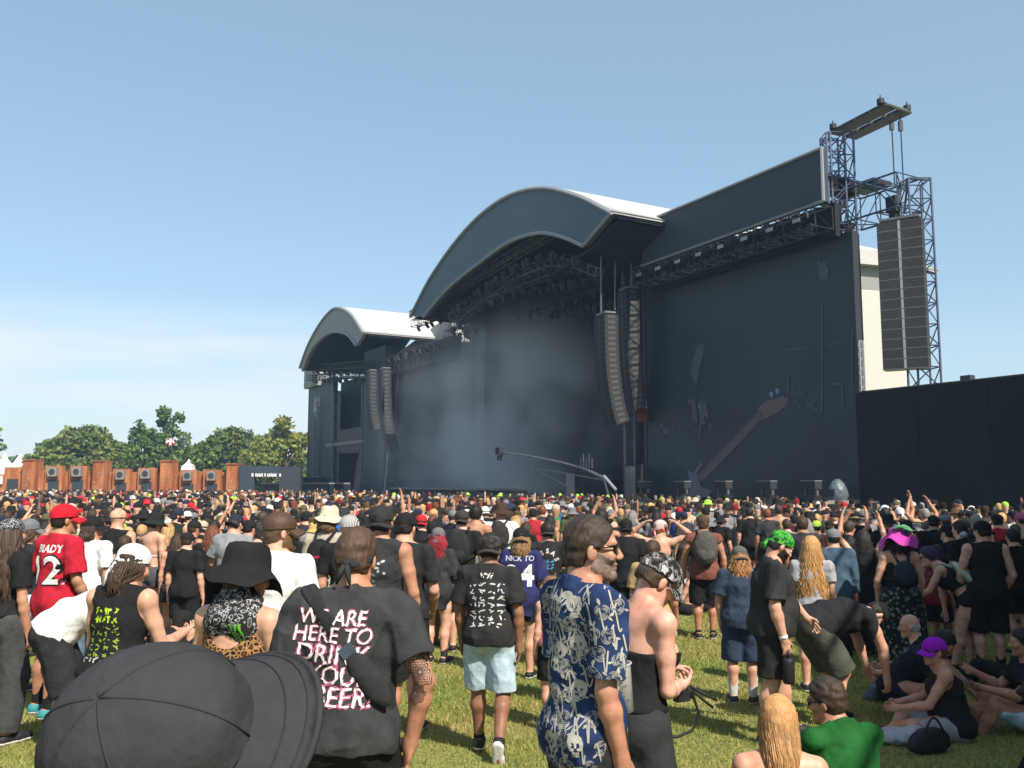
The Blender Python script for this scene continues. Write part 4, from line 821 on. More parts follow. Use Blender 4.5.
def head_prims(J, h):
    s = J['hs']; A = J['Rh']; c = J['Hc']; g = lambda x, y, z: c + A @ (V3(x, y, z) * s); L = [ell(g(0, -.012, .03), [.076 * s, .096 * s, .092 * s], A, .02), ell(g(0, .02, -.045), [.056 * s, .064 * s, .068 * s], A, .03)]
    nr = .030 if J['fem'] else .0345
    L += [cone(J['N'] - J['nd'] * .02 * J['H'], g(0, -.02, -.05), (nr + .004) * J['H'] * J['w'] ** .4, nr * J['H'] * J['w'] ** .4, .03)]
    for k in (1, -1): L += [cone(g(k * .048, .0, -.06), g(k * .014, .072, -.094), .02 * s, .017 * s, .02), ell(g(k * .077, -.008, -.01), [.011 * s, .021 * s, .031 * s], A @ rotz(k * .35), .008), ell(g(k * .040, .062, -.018), [.024 * s] * 3, A, .02)]
    L += [ell(g(0, .076, -.093), [.021 * s, .017 * s, .017 * s], A, .015)]
    if h < .02: L += [cone(g(0, .088, .014), g(0, .107, -.020), .009 * s, .0125 * s, .012), ell(g(0, .098, -.026), [.0175 * s, .012 * s, .009 * s], A, .008), cone(g(-.036, .076, .030), g(.036, .076, .030), .013 * s, .013 * s, .012), ell(g(0, .086, -.052), [.024 * s, .011 * s, .0065 * s], A, .005), ell(g(0, .085, -.064), [.021 * s, .011 * s, .007 * s], A, .005)]
    sub = [ell(g(k * .033, .097, .010), [.017 * s, .012 * s, .011 * s], A, .012) for k in (1, -1)] if h < .02 else []
    if h < .009: sub.append(ell(g(0, .099, -.0585), [.022 * s, .006 * s, .0022 * s], A, .004))
    return L, sub
def hair_field(J, h, t=.010, line=.075, nape=-.075, top=1.0):
    if J.get('hat'): t = min(t, .006)
    s = J['hs']; A = J['Rh']; c = J['Hc']; g = lambda x, y, z: c + A @ (V3(x, y, z) * s)
    F_ = Field([ell(g(0, -.014, .032), [.078 * s + t, .097 * s + t, .093 * s + t * 1.3 * top], A, .02), ell(g(0, -.05, -.03), [.062 * s + t, .05 * s + t, .06 * s + t], A, .03)], h)
    F_.clip(g(0, line, .075), A @ V3(0, .8, -.6)); F_.clip(g(0, 0, nape), A @ V3(0, -.25, -1)); F_.ruffle(.0045 * s, 75, 3)
    if J.get('hat'): F_.clip(g(0, 0, .042), A @ V3(0, .25, 1))
    return F_; return F_
def fobj(name, F_, m, root, color=None, label=None):
    V, Q = F_.mesh()
    if len(Q) == 0: return None
    o = fast_mesh(name, V, Q, m, root)
    if color is not None: o.color = (*color, 1)
    return o
# ---- cloth, skin and hair materials (colour comes from the object)
PM = {}
PM['cloth'] = mat('cloth', attr='obj', rough=.9, noise=(14, .16), bump=(11, .55, .03), spec=.12)
PM['skin'] = mat('skin', attr='obj', rough=.5, noise=(22, .16), bump=(90, .3, .004), spec=.35)
def skin_flush():   # ruddy blotches and freckles
    nt, N, L, b = nodes(PM['skin']); src = b.inputs['Base Color'].links[0].from_socket; tc = N.new('ShaderNodeTexCoord'); a = N.new('ShaderNodeTexNoise'); a.inputs['Scale'].default_value = 6; a.inputs['Detail'].default_value = 6; L.new(tc.outputs['Object'], a.inputs[0])
    r = N.new('ShaderNodeValToRGB'); r.color_ramp.elements[0].position = .36; r.color_ramp.elements[0].color = (1.06, 1.04, 1.02, 1); r.color_ramp.elements[1].position = .68; r.color_ramp.elements[1].color = (1.0, .80, .74, 1); L.new(a.outputs[0], r.inputs[0]); m = N.new('ShaderNodeVectorMath'); m.operation = 'MULTIPLY'; L.new(src, m.inputs[0]); L.new(r.outputs[0], m.inputs[1]); L.new(m.outputs[0], b.inputs['Base Color'])
    b.inputs['Subsurface Weight'].default_value = .12; b.inputs['Subsurface Radius'].default_value = (.012, .005, .003)
skin_flush()
PM['hair'] = mat('hair', attr='obj', rough=.6, noise=(70, .22), bump=(120, .45, .010, (1, 1, .12)), spec=.3)
def lock_tint():
    nt, N, L, b = nodes(PM['hair']); src = b.inputs['Base Color'].links[0].from_socket; gi = N.new('ShaderNodeNewGeometry'); mr = N.new('ShaderNodeMapRange'); mr.inputs[3].default_value = .62; mr.inputs[4].default_value = 1.28
    L.new(gi.outputs['Random Per Island'], mr.inputs[0]); v = N.new('ShaderNodeVectorMath'); v.operation = 'SCALE'; L.new(src, v.inputs[0]); L.new(mr.outputs[0], v.inputs['Scale']); L.new(v.outputs[0], b.inputs['Base Color'])
lock_tint()
PM['leather'] = mat('leather', attr='obj', rough=.6, noise=(20, .15), bump=(40, .3, .01))
PM['gloss'] = mat('gloss', attr='obj', rough=.12, spec=.6)
SKIN = dict(fair=(.50, .30, .21), tan=(.37, .20, .125), pink=(.56, .33, .25), brown=(.22, .115, .07), deep=(.11, .058, .038))
BLK, CHAR, GRY, WHT, NAV = (.014, .014, .015), (.028, .028, .030), (.16, .16, .165), (.62, .61, .60), (.018, .024, .07)
def ring_pts(J, r): pass
def dome(J, r, zc=.045, low=.0, front=.0, n=28, m=9, yoff=-.010):
    """grid of points for a cap crown in head space"""
    s = J['hs']; P_ = []
    for i in range(m + 1):
        a = (math.pi / 2) * (1 - i / m); row = []
        for k in range(n + 1):
            t = 2 * math.pi * k / n; x = r[0] * math.cos(a) * math.sin(t); y = r[1] * math.cos(a) * math.cos(t) + yoff; z = zc + r[2] * math.sin(a)
            if i == m: z += low + front * math.cos(t)
            row.append(J['Hc'] + J['Rh'] @ (V3(x, y, z) * s))
        P_.append(row)
    return P_
def cap(J, root, color, bill=True, back=False, bcolor=None, yaw=0, tilt=0, slouch=1.0, m='cloth', name='cap', seams=False):
    K = dict(J); K['Rh'] = J['Rh'] @ rotz(R(180 if back else 0) + R(yaw)) @ rotx(R(tilt)); s = J['hs']; rr = (.092, .108, .088 * slouch) if not back else (.092, .104, .088 * slouch)
    pts = dome(K, rr, .040, low=-.016, front=.004, yoff=(-.010 if not back else .012), n=32, m=10); mb = MB(); mb.grid(pts); c = mb.build(name, PM[m], root, True); c.color = (*color, 1)
    mb = MB(); top = K['Hc'] - (K['Rh'] @ V3(0, 0, .012) if seams else 0) + K['Rh'] @ (V3(0, -.010, .128 * slouch if slouch == 1 else .04 + .088 * slouch) * s); mb.lathe([(0, .006), (.007, .004), (.009, 0)], K['Rh'] * s, top, 10); b_ = mb.build('button', PM[m], c, True); b_.color = (*color, 1)
    if seams:
        for q in range(6):
            k = int(q * 32 / 6 + 2.7) % 32; mb = MB(); mb.tube([pts[i][k] for i in range(len(pts))], .0015 * s, 5); b_ = mb.build('seam', PM[m], c, True); b_.color = tuple(x * .93 for x in color) + (1,)
    if bill:
        P_ = []; Th = []
        for i in range(8):
            u = i / 7; row = []; tr = []
            for k in range(17):
                t = R(-72 + 144 * k / 16); ln = .072 * math.cos(t * .86) ** .5 * u; x = (.088 + .1 * u * .12) * math.sin(t); y = .098 * math.cos(t) + ln - .012; z = .030 - .028 * u - .022 * math.sin(t) ** 2 * (1 + .4 * u) + (.0 if not back else -.012)
                row.append(K['Hc'] + K['Rh'] @ (V3(x, y, z) * s)); tr.append(K['Rh'] @ V3(0, 0, -.006 * s))
            P_.append(row); Th.append(tr)
        mb = MB(); mb.grid(P_, Th); b_ = mb.build('bill', PM[m], c, True); b_.color = (*(bcolor or color), 1)
        if seams:
            for q in (4, 6): mb = MB(); mb.tube([p + K['Rh'] @ V3(0, 0, .0006) for p in P_[q]], .0011 * s, 5); t_ = mb.build('stitching', PM[m], b_, True); t_.color = tuple(x * .9 for x in (bcolor or color)) + (1,)
            mb = MB(); mb.tube([p - K['Rh'] @ V3(0, 0, .003 * s) for p in P_[7]], .0042 * s, 6); t_ = mb.build('edge_binding', PM[m], b_, True); t_.color = tuple(x * .9 for x in (bcolor or color)) + (1,)
    return c
def brimhat(J, root, color, prof=None, m='cloth', name='bucket_hat', band=None, wob=.006, sx=1.0):
    prof = prof or [(.0, .142), (.05, .140), (.078, .128), (.090, .105), (.097, .05), (.104, .028), (.135, .006), (.162, -.014), (.163, -.019), (.135, .0), (.1, .018)]
    s = J['hs']; n = 36; P_ = []
    for r_, z in prof:
        row = []
        for k in range(n + 1):
            t = 2 * math.pi * k / n; wv = wob * (r_ / .16) ** 2 * (math.sin(3 * t + 1) + .6 * math.sin(5 * t)); row.append(J['Hc'] + J['Rh'] @ (V3(r_ * math.cos(t) * .93 * sx, r_ * math.sin(t) * 1.08 - .01, z + wv) * s))
        P_.append(row)
    mb = MB(); mb.grid(P_); c = mb.build(name, PM[m], root, True); c.color = (*color, 1)
    if band:
        mb = MB(); mb.grid([[J['Hc'] + J['Rh'] @ (V3(r_ * math.cos(2 * math.pi * k / n) * .93, r_ * math.sin(2 * math.pi * k / n) * 1.08 - .01, z) * s) for k in range(n + 1)] for r_, z in ((.0955, .078), (.1045, .036))]); b_ = mb.build('hat_band', PM['cloth'], c, True); b_.color = (*band, 1)
    return c
def bandana(J, root, color, m='cloth', knot=True, name='bandana', tail=.10):
    mb = MB(); mb.grid(dome(J, (.086, .105, .084), .046, low=-.030, front=.030, yoff=-.012, n=32, m=10)); c = mb.build(name, PM[m] if isinstance(m, str) else m, root, True); c.color = (*color, 1)
    if knot:
        s = J['hs']; b = J['Hc'] + J['Rh'] @ (V3(0, -.115, -.02) * s); mb = MB(); mb.lathe([(0, .018), (.016, .008), (.016, -.008), (0, -.018)], np.eye(3) * s, b, 10)
        for k in (-1, 1): mb.tube([b, b + J['Rh'] @ V3(k * .018, -.01, -.04 * tail / .1) * s, b + J['Rh'] @ V3(k * .035, .0, -tail) * s], [.012 * s, .018 * s, .006 * s], 6)
        k_ = mb.build('knot', PM[m] if isinstance(m, str) else m, c, True); k_.color = (*color, 1)
    return c
def locks(J, root, color, length=.45, n=44, wave=.012, rad=.013, spread=1.0, name='hair', wl=9, front=False, back=.075, seed=1):
    """long hair: a cap of hair and falling locks in one mesh"""
    rg = np.random.default_rng(seed); s = J['hs']; A = J['Rh']; mb = MB(); g = lambda x, y, z: J['Hc'] + A @ (V3(x, y, z) * s); Rc = J['Rc']
    V, Q = hair_field(J, .012, .012).mesh(); mb.add(V, Q)
    for i in range(n):
        a = (i + .5) / n * 2 - 1; ph = a * R(112 if not front else 140); q = rg.uniform(.75, 1.0)
        p0 = g(.02 * math.sin(ph), -.01, .12 * q); p1 = g(.088 * math.sin(ph), -.012 - .100 * math.cos(ph), .055)
        if J.get('hat'): p0 = g(.07 * math.sin(ph), -.012 - .08 * math.cos(ph), .04); p1 = g(.078 * math.sin(ph), -.012 - .09 * math.cos(ph), .02)
        p2 = g(.094 * math.sin(ph), -.014 - .106 * math.cos(ph), -.02)
        e = J['N'] + Rc @ V3(.115 * math.sin(ph) * spread, -(back + .02 * q) * max(.35, math.cos(ph)) * s - .012, .01); L = length * rg.uniform(.85, 1.05)
        pts = [p0, p1, p2]; m = 9
        for j in range(m):
            u = (j + 1) / m; b = p2 * (1 - min(u * 2.2, 1)) + e * min(u * 2.2, 1); dn = -Rc @ V3(0, 0, 1) * .35 - V3(0, 0, .65); pt_ = V3(b[0], b[1], p2[2]) + unit(dn) * (L * u) ; pt_ = pt_ + Rc @ V3(math.sin(u * wl * 2 + i * 1.7) * wave, -.5 * abs(math.sin(u * wl * 2 + i)) * wave, 0) + V3(0, 0, 0); pts.append(pt_)
        k = len(pts); mb.tube(pts, [rad * s * (.9 if t < k - 3 else .9 * (k - t) / 4) * rg.uniform(.8, 1.2) for t in range(k)], 6)
    o = mb.build(name, PM['hair'], root, True); o.color = (*color, 1); return o
# ---- clothes
def top(J, root, h, color, sleeve=.55, hem=-.035, t=.008, loose=.006, neck=.014, name='t_shirt', m='cloth', tank=0, upper=None, flare=0, ruf=.007, scoop=0):
    H = J['H']; L = torso(J, t, loose); Rp, Rc = J['Rp'], J['Rc']; wd = J["w"]
    if hem < -.02: L.append(cone(J['W'], J['P'] + Rp @ V3(0, 0, hem * H - .02), .07 * H * J['w'], .07 * H * J['w'] + flare, .05)); L += [ell(J['P'] + Rp @ V3(0, .0, -.02 * H), [.087 * H * J['w'] + t + loose + flare, .068 * H * J['w'] + t + loose + flare, .11 * H], Rp, .04)]
    if sleeve > 0:
        for nm in 'rl':
            s, e, w_ = J[nm + 's'], J[nm + 'e'], J[nm + 'w']; g = J['w'] ** .5; d = unit(e - s)
            if sleeve <= 1: L.append(cone(s + d * .0, s + (e - s) * sleeve, .0345 * H * g + t, .034 * H * g + t + loose * 1.1, .03, True))
            else: L += [cone(s, e, .038 * H * g + t, .030 * H * g + t, .03), cone(e, e + (w_ - e) * (sleeve - 1), .030 * H * g + t, .022 * H * g + t + loose * .4, .02, True)]
    L.append(cone(J['N'] - J['nd'] * .03 * H, J['N'] + J['nd'] * .03 * H, (.046 if not J['fem'] else .040) * H * J['w'] ** .4, (.042 if not J['fem'] else .036) * H * J['w'] ** .4, .03))
    if hem < .05:
        L += [ell(J['P'] + Rp @ V3(k * .044 * H, -.027 * H * J['w'] ** .5, -.034 * H), [.048 * H * J['w'] ** .5 + t + .012] * 3, Rp, .06) for k in (1, -1)] + [ell(J['P'] + Rp @ V3(0, -.004 * H, .0), [.092 * H * J['w'] + t + .012 + loose, .070 * H * J['w'] ** 1.2 + t + .012 + loose, .085 * H], Rp, .05)]
    if hem < .0 and not tank: L.append(cone(J['C'] + Rc @ V3(0, -.006 * H, 0), J['P'] + Rp @ V3(0, -.010 * H, (hem - .03) * H), .062 * H * wd + t, .060 * H * wd + t + loose, .05))
    F_ = Field(L, h)
    F_.clip(J['P'] + Rp @ V3(0, 0, hem * H), Rp @ V3(0, 0, -1)); F_.clip(J['N'] + Rc @ V3(0, 0, neck * H), Rc @ V3(0, .42, 1))
    if upper is not None: F_.clip(J['C'] + Rc @ V3(0, 0, upper * H), Rc @ V3(0, -.12, 1))
    if tank:
        for k, nm in ((1, 'r'), (-1, 'l')):
            a = J[nm + 's'] + Rc @ V3(k * .012, 0, -.012) * H; F_.sub(ell(a + Rc @ V3(k * .01 * H, 0, 0), [.04 * H * tank, .11 * H, .062 * H], Rc, .01)); F_.sub(ell(J[nm + 's'] + Rc @ V3(k * .035 * H, 0, -.045 * H), [.03 * H, .1 * H, .06 * H], Rc, .01))
    if scoop: F_.sub(ell(J['N'] + Rc @ V3(0, -.05 * H if scoop > 0 else .05 * H, 0), [.05 * H * abs(scoop), .06 * H, .065 * H * abs(scoop)], Rc, .01))
    if ruf: F_.ruffle(ruf, 24, int(H * 1000) % 97, fold=True)
    return fobj(name, F_, PM[m] if isinstance(m, str) else m, root, color)
def shorts(J, root, h, color, f=.82, t=.012, loose=.012, name='shorts', m='cloth', shank=0, waist=.055, ruf=.006):
    H = J['H']; g = J['w'] ** .6; Rp = J['Rp']; L = [p for p in torso(J, t, .004)[:1]] + [ell(J['P'] + Rp @ V3(k * .044 * H, -.027 * H * J['w'] ** .5, -.034 * H), [.049 * H * g + t] * 3, Rp, .05) for k in (1, -1)]
    for nm in 'rl':
        h_, k, a = J[nm + 'h'], J[nm + 'k'], J[nm + 'a']; m_ = h_ * .5 + k * .5
        if shank: L += [cone(h_, k, .058 * H * g + t, .042 * H * g + t + loose * .4, .04), cone(k, k + (a - k) * shank, .043 * H * g + t + loose * .4, .030 * H * g + t + loose * .5, .03, True)]
        else: L += [cone(h_, h_ + (k - h_) * f, .058 * H * g + t, (.050 * (1 - f) + .044 * f) * H * g + t + loose, .035, True)]
    F_ = Field(L, h); F_.clip(J['P'] + Rp @ V3(0, 0, waist * H), Rp @ V3(0, 0, 1))
    if ruf: F_.ruffle(ruf, 22, int(H * 777) % 91, fold=True)
    return fobj(name, F_, PM[m] if isinstance(m, str) else m, root, color)
def skirt(J, root, h, color, length=.3, r0=.09, r1=.13, name='skirt', m='cloth', top_=.06, pleat=0):
    H = J['H']; Rp = J['Rp']; a = J['P'] + Rp @ V3(0, 0, top_ * H); mb = MB(); P_ = []; mid = (J['rk'] + J['lk']) / 2; d = unit(unit(mid - J['P']) + V3(0, 0, -.6))
    for i in range(9):
        u = i / 8; c = a * (1 - min(u * 3, 1)) + J['P'] * min(u * 3, 1) if u < .334 else J['P'] + d * (u - .333) * 1.5 * length * H
        r_ = (r0 + (r1 - r0) * u ** .8) * H * J['w']; P_.append([c + V3(math.cos(t) * r_ * (1.05 + pleat * math.sin(14 * t) * u), math.sin(t) * r_ * (.85 + pleat * math.sin(14 * t) * u) - .012 * H * math.sin(min(u * 3, 1) * 3.1), .012 * math.sin(4 * t) * u) for t in np.linspace(0, 2 * math.pi, 49)])
    mb.grid(P_); o = mb.build(name, PM[m] if isinstance(m, str) else m, root, True); o.color = (*color, 1); return o
def shoes(J, root, h, color, sole=(.55, .54, .52), sock=None, sockh=.35):
    H = J['H']
    for nm in 'rl':
        L, q, dn = foot_prims(J, nm, .007); F_ = Field(L, h); F_.clip(q + dn * .022 * H, dn); up_ = J[nm + 'a'] - dn * .004 * H; F_.clip(up_, -dn); o = fobj('shoe', F_, PM['leather'], root, color)
        if sole and o is not None: F2 = Field(foot_prims(J, nm, .011)[0], h); F2.clip(q + dn * .026 * H, dn); F2.clip(q + dn * .010 * H, -dn); fobj('sole', F2, PM['leather'], o, sole)
        if sock: a, k = J[nm + 'a'], J[nm + 'k']; g = J['w'] ** .5; F3 = Field([cone(a + (k - a) * sockh, a - (k - a) * .0, (.0215 + .017 * min(sockh, .6)) * H * g + .005, .0215 * H + .006, .02)], h); F3.clip(a + (k - a) * sockh, k - a); fobj('sock', F3, PM['cloth'], root, sock)
def body(J, root, h, skin, hands=(.35, .35), feet=True, thumbs=(None, None), m='skin'):
    L = torso(J); hp, sub = head_prims(J, h); 
    for nm, cu, th in (('r', hands[0], thumbs[0]), ('l', hands[1], thumbs[1])): L += arm_prims(J, nm) + hand_prims(J, nm, h, cu, th) + leg_prims(J, nm) + (foot_prims(J, nm)[0] if feet else [])
    F_ = Field(L + hp, h)
    for p in sub: F_.sub(p)
    return fobj('body', F_, PM[m] if isinstance(m, str) else m, root, skin)
def short_hair(J, root, h, color, t=.010, **k): return fobj('hair', hair_field(J, h, t, **k), PM['hair'], root, color)
def swell(L, t):
    return [(p[0], p[1], p[2], p[3] + t, p[4] + t, p[5]) if p[0] in 'cC' else ('e', p[1], tuple(r + t for r in p[2]), p[3], p[4]) for p in L]
def beard(J, root, h, color, t=.004, low=-.008):
    s = J['hs']; A = J['Rh']; g = lambda x, y, z: J['Hc'] + A @ (V3(x, y, z) * s); L, _ = head_prims(J, .01)
    F_ = Field(swell([p for p in L if not (p[0] == 'e' and p[2][0] < .012 * s)], t), h); F_.clip(g(0, .03, low), A @ V3(0, .42, 1)); F_.clip(g(0, -.002, 0), A @ V3(0, -1, .12)); F_.clip(g(0, .05, -.118), A @ V3(0, -.35, -1)); F_.sub(ell(g(0, .098, -.059), [.021 * s, .02 * s, .0075 * s], A, .004)); F_.sub(ell(g(0, .112, -.02), [.02 * s, .02 * s, .02 * s], A, .004))
    F_.ruffle(.002, 160, 5); return fobj('beard', F_, PM['hair'], root, color)
def eyes(J, root):
    s = J['hs']
    for k in (1, -1):
        mb = MB(); c = J['Hc'] + J['Rh'] @ (V3(k * .032, .082, .010) * s); mb.lathe([(0, -.0115), (.008, -.008), (.0115, 0), (.008, .008), (0, .0115)], np.eye(3) * s, c, 12); o = mb.build('eye', PM['gloss'], root, True); o.color = (.55, .53, .5, 1)
        mb = MB(); mb.lathe([(0, .0005), (.005, 0), (.0055, -.002)], J['Rh'] @ rotx(-math.pi / 2) * s, c + J['Rh'] @ V3(0, .0116, 0) * s, 10); i_ = mb.build('iris', PM['gloss'], o); i_.color = (.03, .02, .015, 1)
def glasses(J, root, color=(.008, .008, .01), dark=True, w=1.0):
    s = J['hs']; g = lambda x, y, z: J['Hc'] + J['Rh'] @ (V3(x, y, z) * s); mb = MB()
    for k in (1, -1):
        c = []; 
        for j in range(14):
            t = 2 * math.pi * j / 14; c.append((k * .034 + .030 * math.cos(t) * (1 if abs(math.cos(t)) < .9 else .97), .012 + (.019 if math.sin(t) > 0 else .022) * math.copysign(abs(math.sin(t)) ** .7, math.sin(t)) * w))
        F0 = [g(x, .098 - 4.2 * x * x, z) for x, z in c]; F1 = [g(x, .094 - 4.2 * x * x, z) for x, z in c]; n = 14; mb.add(F0 + F1, [tuple(range(n)), tuple(range(2 * n - 1, n - 1, -1))] + [(i, (i + 1) % n, n + (i + 1) % n, n + i) for i in range(n)])
    o = mb.build('sunglasses' if dark else 'glasses', PM['gloss'], root); o.color = (*color, 1); mb = MB()
    for k in (1, -1): mb.tube([g(k * .062, .082, .020), g(k * .074, .055, .018), g(k * .082, .0, .012), g(k * .080, -.018, -.004)], (.0048 if dark else .003) * s, 6)
    mb.tube([g(-.012, .098, .018), g(0, .102, .020), g(.012, .098, .018)], .003 * s, 5); f_ = mb.build('frame', PM['gloss'], o, True); f_.color = (*color, 1); return o
# ---- printed lettering and pictures laid onto cloth
TXT = {}
def text_mesh(s, bold=.0):
    if (s, bold) in TXT: return TXT[(s, bold)]
    cu = bpy.data.curves.new('letters', 'FONT'); cu.body = s; cu.align_x = 'CENTER'; cu.align_y = 'CENTER'; cu.offset = bold; cu.resolution_u = 3
    o = bpy.data.objects.new('letters', cu); COL.objects.link(o); dg = bpy.context.evaluated_depsgraph_get(); me = bpy.data.meshes.new_from_object(o.evaluated_get(dg)); bpy.data.objects.remove(o); bpy.data.curves.remove(cu)
    bm = bmesh.new(); bm.from_mesh(me); bmesh.ops.remove_doubles(bm, verts=bm.verts, dist=1e-4); bmesh.ops.triangulate(bm, faces=bm.faces)
    for _ in range(3):
        e = [x for x in bm.edges if x.calc_length() > .16]
        if e: bmesh.ops.subdivide_edges(bm, edges=e, cuts=1); bmesh.ops.triangulate(bm, faces=bm.faces)
    V = np.array([v.co[:2] for v in bm.verts]); Q = [tuple(v.index for v in f.verts) for f in bm.faces]; bm.free(); bpy.data.meshes.remove(me); TXT[(s, bold)] = (V, Q); return TXT[(s, bold)]
def bvh_of(o): return BVHTree.FromPolygons([v.co for v in o.data.vertices], [tuple(p.vertices) for p in o.data.polygons])
def decal(o, items, color, origin, right, upv, name='print', off=.003, bvh=None, m='cloth'):
    """items: list of (verts2d, faces); laid flat on the surface of o along right x up, seen from outside"""
    right, upv = unit(right), unit(upv); dr = unit(np.cross(upv, right)); bvh = bvh or bvh_of(o); mb = MB()
    for V, Q in items:
        P_ = []; ok = []
        for u, v in V:
            st = np.array(origin) + right * u + upv * v - dr * .6; hit = bvh.ray_cast(Vector(st), Vector(dr), 1.4)
            if hit[0] is None: P_.append((0, 0, 0)); ok.append(False)
            else: P_.append(np.array(hit[0]) - dr * off); ok.append(abs(hit[1].dot(Vector(dr))) > .12)
        mb.add(P_, [q for q in Q if all(ok[i] for i in q)])
    mb.f = [q for q in mb.f]
    if not mb.f: return None
    r = mb.build(name, PM[m] if isinstance(m, str) else m, o); r.color = (*color, 1); return r
def txt(s, size, u=0, v=0, rot=0, sx=1, jit=0, bold=.0, seed=0, shear=0):
    V, Q = text_mesh(s, bold); V = V.copy() * size
    if jit: rg = np.random.default_rng(seed); V += rg.normal(size=V.shape) * jit * size
    V[:, 0] *= sx; V[:, 0] += shear * V[:, 1]; c, s_ = math.cos(rot), math.sin(rot); V = V @ np.array([[c, s_], [-s_, c]]); return V + [u, v], Q
def poly2(pts, n=0): 
    pts = np.array(pts, float); return pts, [tuple(range(len(pts)))]
def fan(pts, c=None):
    pts = np.array(pts, float); c = pts.mean(0) if c is None else np.array(c); k = len(pts); return np.concatenate([pts, [c]]), [(i, (i + 1) % k, k) for i in range(k)]
def stroke2(pts, w):
    pts = np.array(pts, float); d = np.gradient(pts, axis=0); d /= np.linalg.norm(d, axis=1)[:, None] + 1e-9; nn = np.stack([-d[:, 1], d[:, 0]], 1); ww = (np.full(len(pts), w) if not hasattr(w, '__len__') else np.array(w))[:, None] / 2
    k = len(pts); return np.concatenate([pts + nn * ww, pts - nn * ww]), [(i, i + 1, k + i + 1, k + i) for i in range(k - 1)]
# ---- a whole person: root empty, pose, and the list of dressing calls
def person(px, Y, label, yaw=0, H=1.75, head_y=None, h=None, skin='fair', X=None, group=None, extra=0, **pose):
    """stands a person so that their head or feet fall at pixel column px at distance Y"""
    h = h or min(max(.0014 * Y, .006), .03); loc = gpt(px, Y) if X is None else (X, Y, gz(Y)); H = at(px, head_y, Y)[2] - gz(Y) - extra if head_y else H
    root = empty('person', loc, R(yaw)); tag(root, label, 'person', group); J = rig(H=H, **pose)
    sk = SKIN[skin] if isinstance(skin, str) else skin
    if pose.get('pz') is None and not pose.get('rl'):   # stand on the lower sole
        pass
    J['hat'] = any(k in label for k in ('cap', 'hat', 'bandana', 'beanie', 'headscarf')); J['root'] = root; J['h'] = h; J['skin'] = sk; return J

def sash(J, root, h, color, c, nrm, wid, t=.026, back_only=False, name='strap', m='cloth'):
    """band of cloth or webbing lying on the torso: the slab |(p-c).n| < wid/2 of a swollen torso"""
    F_ = Field(torso(J, t), h); n = unit(J['Rc'] @ np.array(nrm, float)); c = J['C'] + J['Rc'] @ np.array(c, float); F_.clip(c + n * wid / 2, n); F_.clip(c - n * wid / 2, -n)
    if back_only: F_.clip(J['C'], J['Rc'] @ V3(0, 1, 0))
    return fobj(name, F_, PM[m], root, color)
def headband(J, root, color, z0=-.02, z1=.02, tilt=.25, knot=True):
    s = J['hs']; n = 32; g = lambda r, t, z: J['Hc'] + J['Rh'] @ (V3(r * .90 * math.sin(t), r * 1.10 * math.cos(t) - .014, z + tilt * .09 * math.cos(t)) * s); mb = MB()
    mb.grid([[g(r, 2 * math.pi * k / n, z) for k in range(n + 1)] for r, z in ((.086, z0), (.0915, z0 + .004), (.0925, (z0 + z1) / 2), (.0915, z1 - .004), (.086, z1))]); o = mb.build('headband', PM['cloth'], root, True); o.color = (*color, 1)
    if knot:
        b = g(.097, math.pi, (z0 + z1) / 2); mb = MB(); mb.lathe([(0, .016), (.015, .008), (.015, -.008), (0, -.016)], np.eye(3) * s, b, 10)
        for k in (-1, 1): mb.tube([b, b + J['Rh'] @ V3(k * .014, -.012, -.035) * s, b + J['Rh'] @ V3(k * .028, -.004, -.085) * s], [.010 * s, .015 * s, .005 * s], 6)
        k_ = mb.build('knot', PM['cloth'], o, True); k_.color = (*color, 1)
    return o
def held(J, name, label, cat, group=None):
    r = empty(name, J['root'].location, J['root'].rotation_euler[2]); return tag(r, label, cat, group)
def backpack(J, h, color, label, size=(.15, .075, .22), z=.02, strap=(.02, .02, .022), group='backpacks worn in the crowd', out=.0):
    S = J['S']; r = held(J, 'backpack', label, 'backpack', group); Rc = J['Rc']; c = J['C'] + Rc @ V3(0, -.075 * J['H'] * J['w'] - size[1] - .01 - out, z)
    b = Field([ell(c, (size[0], size[1], size[2]), Rc, .03), ell(c + Rc @ V3(0, -.0, -.03), (size[0] * 1.02, size[1] * 1.1, size[2] * .85), Rc, .06)], h); b.ruffle(.004, 40, 2); fobj('main_pouch', b, PM['cloth'], r, color)
    b = Field([ell(c + Rc @ V3(0, -size[1] * .75, -size[2] * .32), (size[0] * .78, size[1] * .5, size[2] * .45), Rc, .03)], h); fobj('front_pocket', b, PM['cloth'], r, tuple(k * 1.25 for k in color))
    for k in (1, -1):
        mb = MB(); sh = J['Sh'] + Rc @ V3(k * .055 * J['H'], 0, 0); u = .043 * J['H'] + .016
        pts = [c + Rc @ V3(k * size[0] * .5, .03, size[2] * .75), sh + Rc @ V3(0, -.05, u * .8), sh + Rc @ V3(0, .0, u * 1.12), sh + Rc @ V3(0, .07 * J['w'], u * .35), J['C'] + Rc @ V3(k * .075 * J['H'], .075 * J['H'] * J['w'] + .02, .0), J['C'] + Rc @ V3(k * .11 * J['H'], .0, -.12), c + Rc @ V3(k * size[0] * .7, .03, -size[2] * .7)]
        mb.tube(pts, .017, 6); o = mb.build('shoulder_strap', PM['cloth'], r, True); o.color = (*strap, 1)
    return r
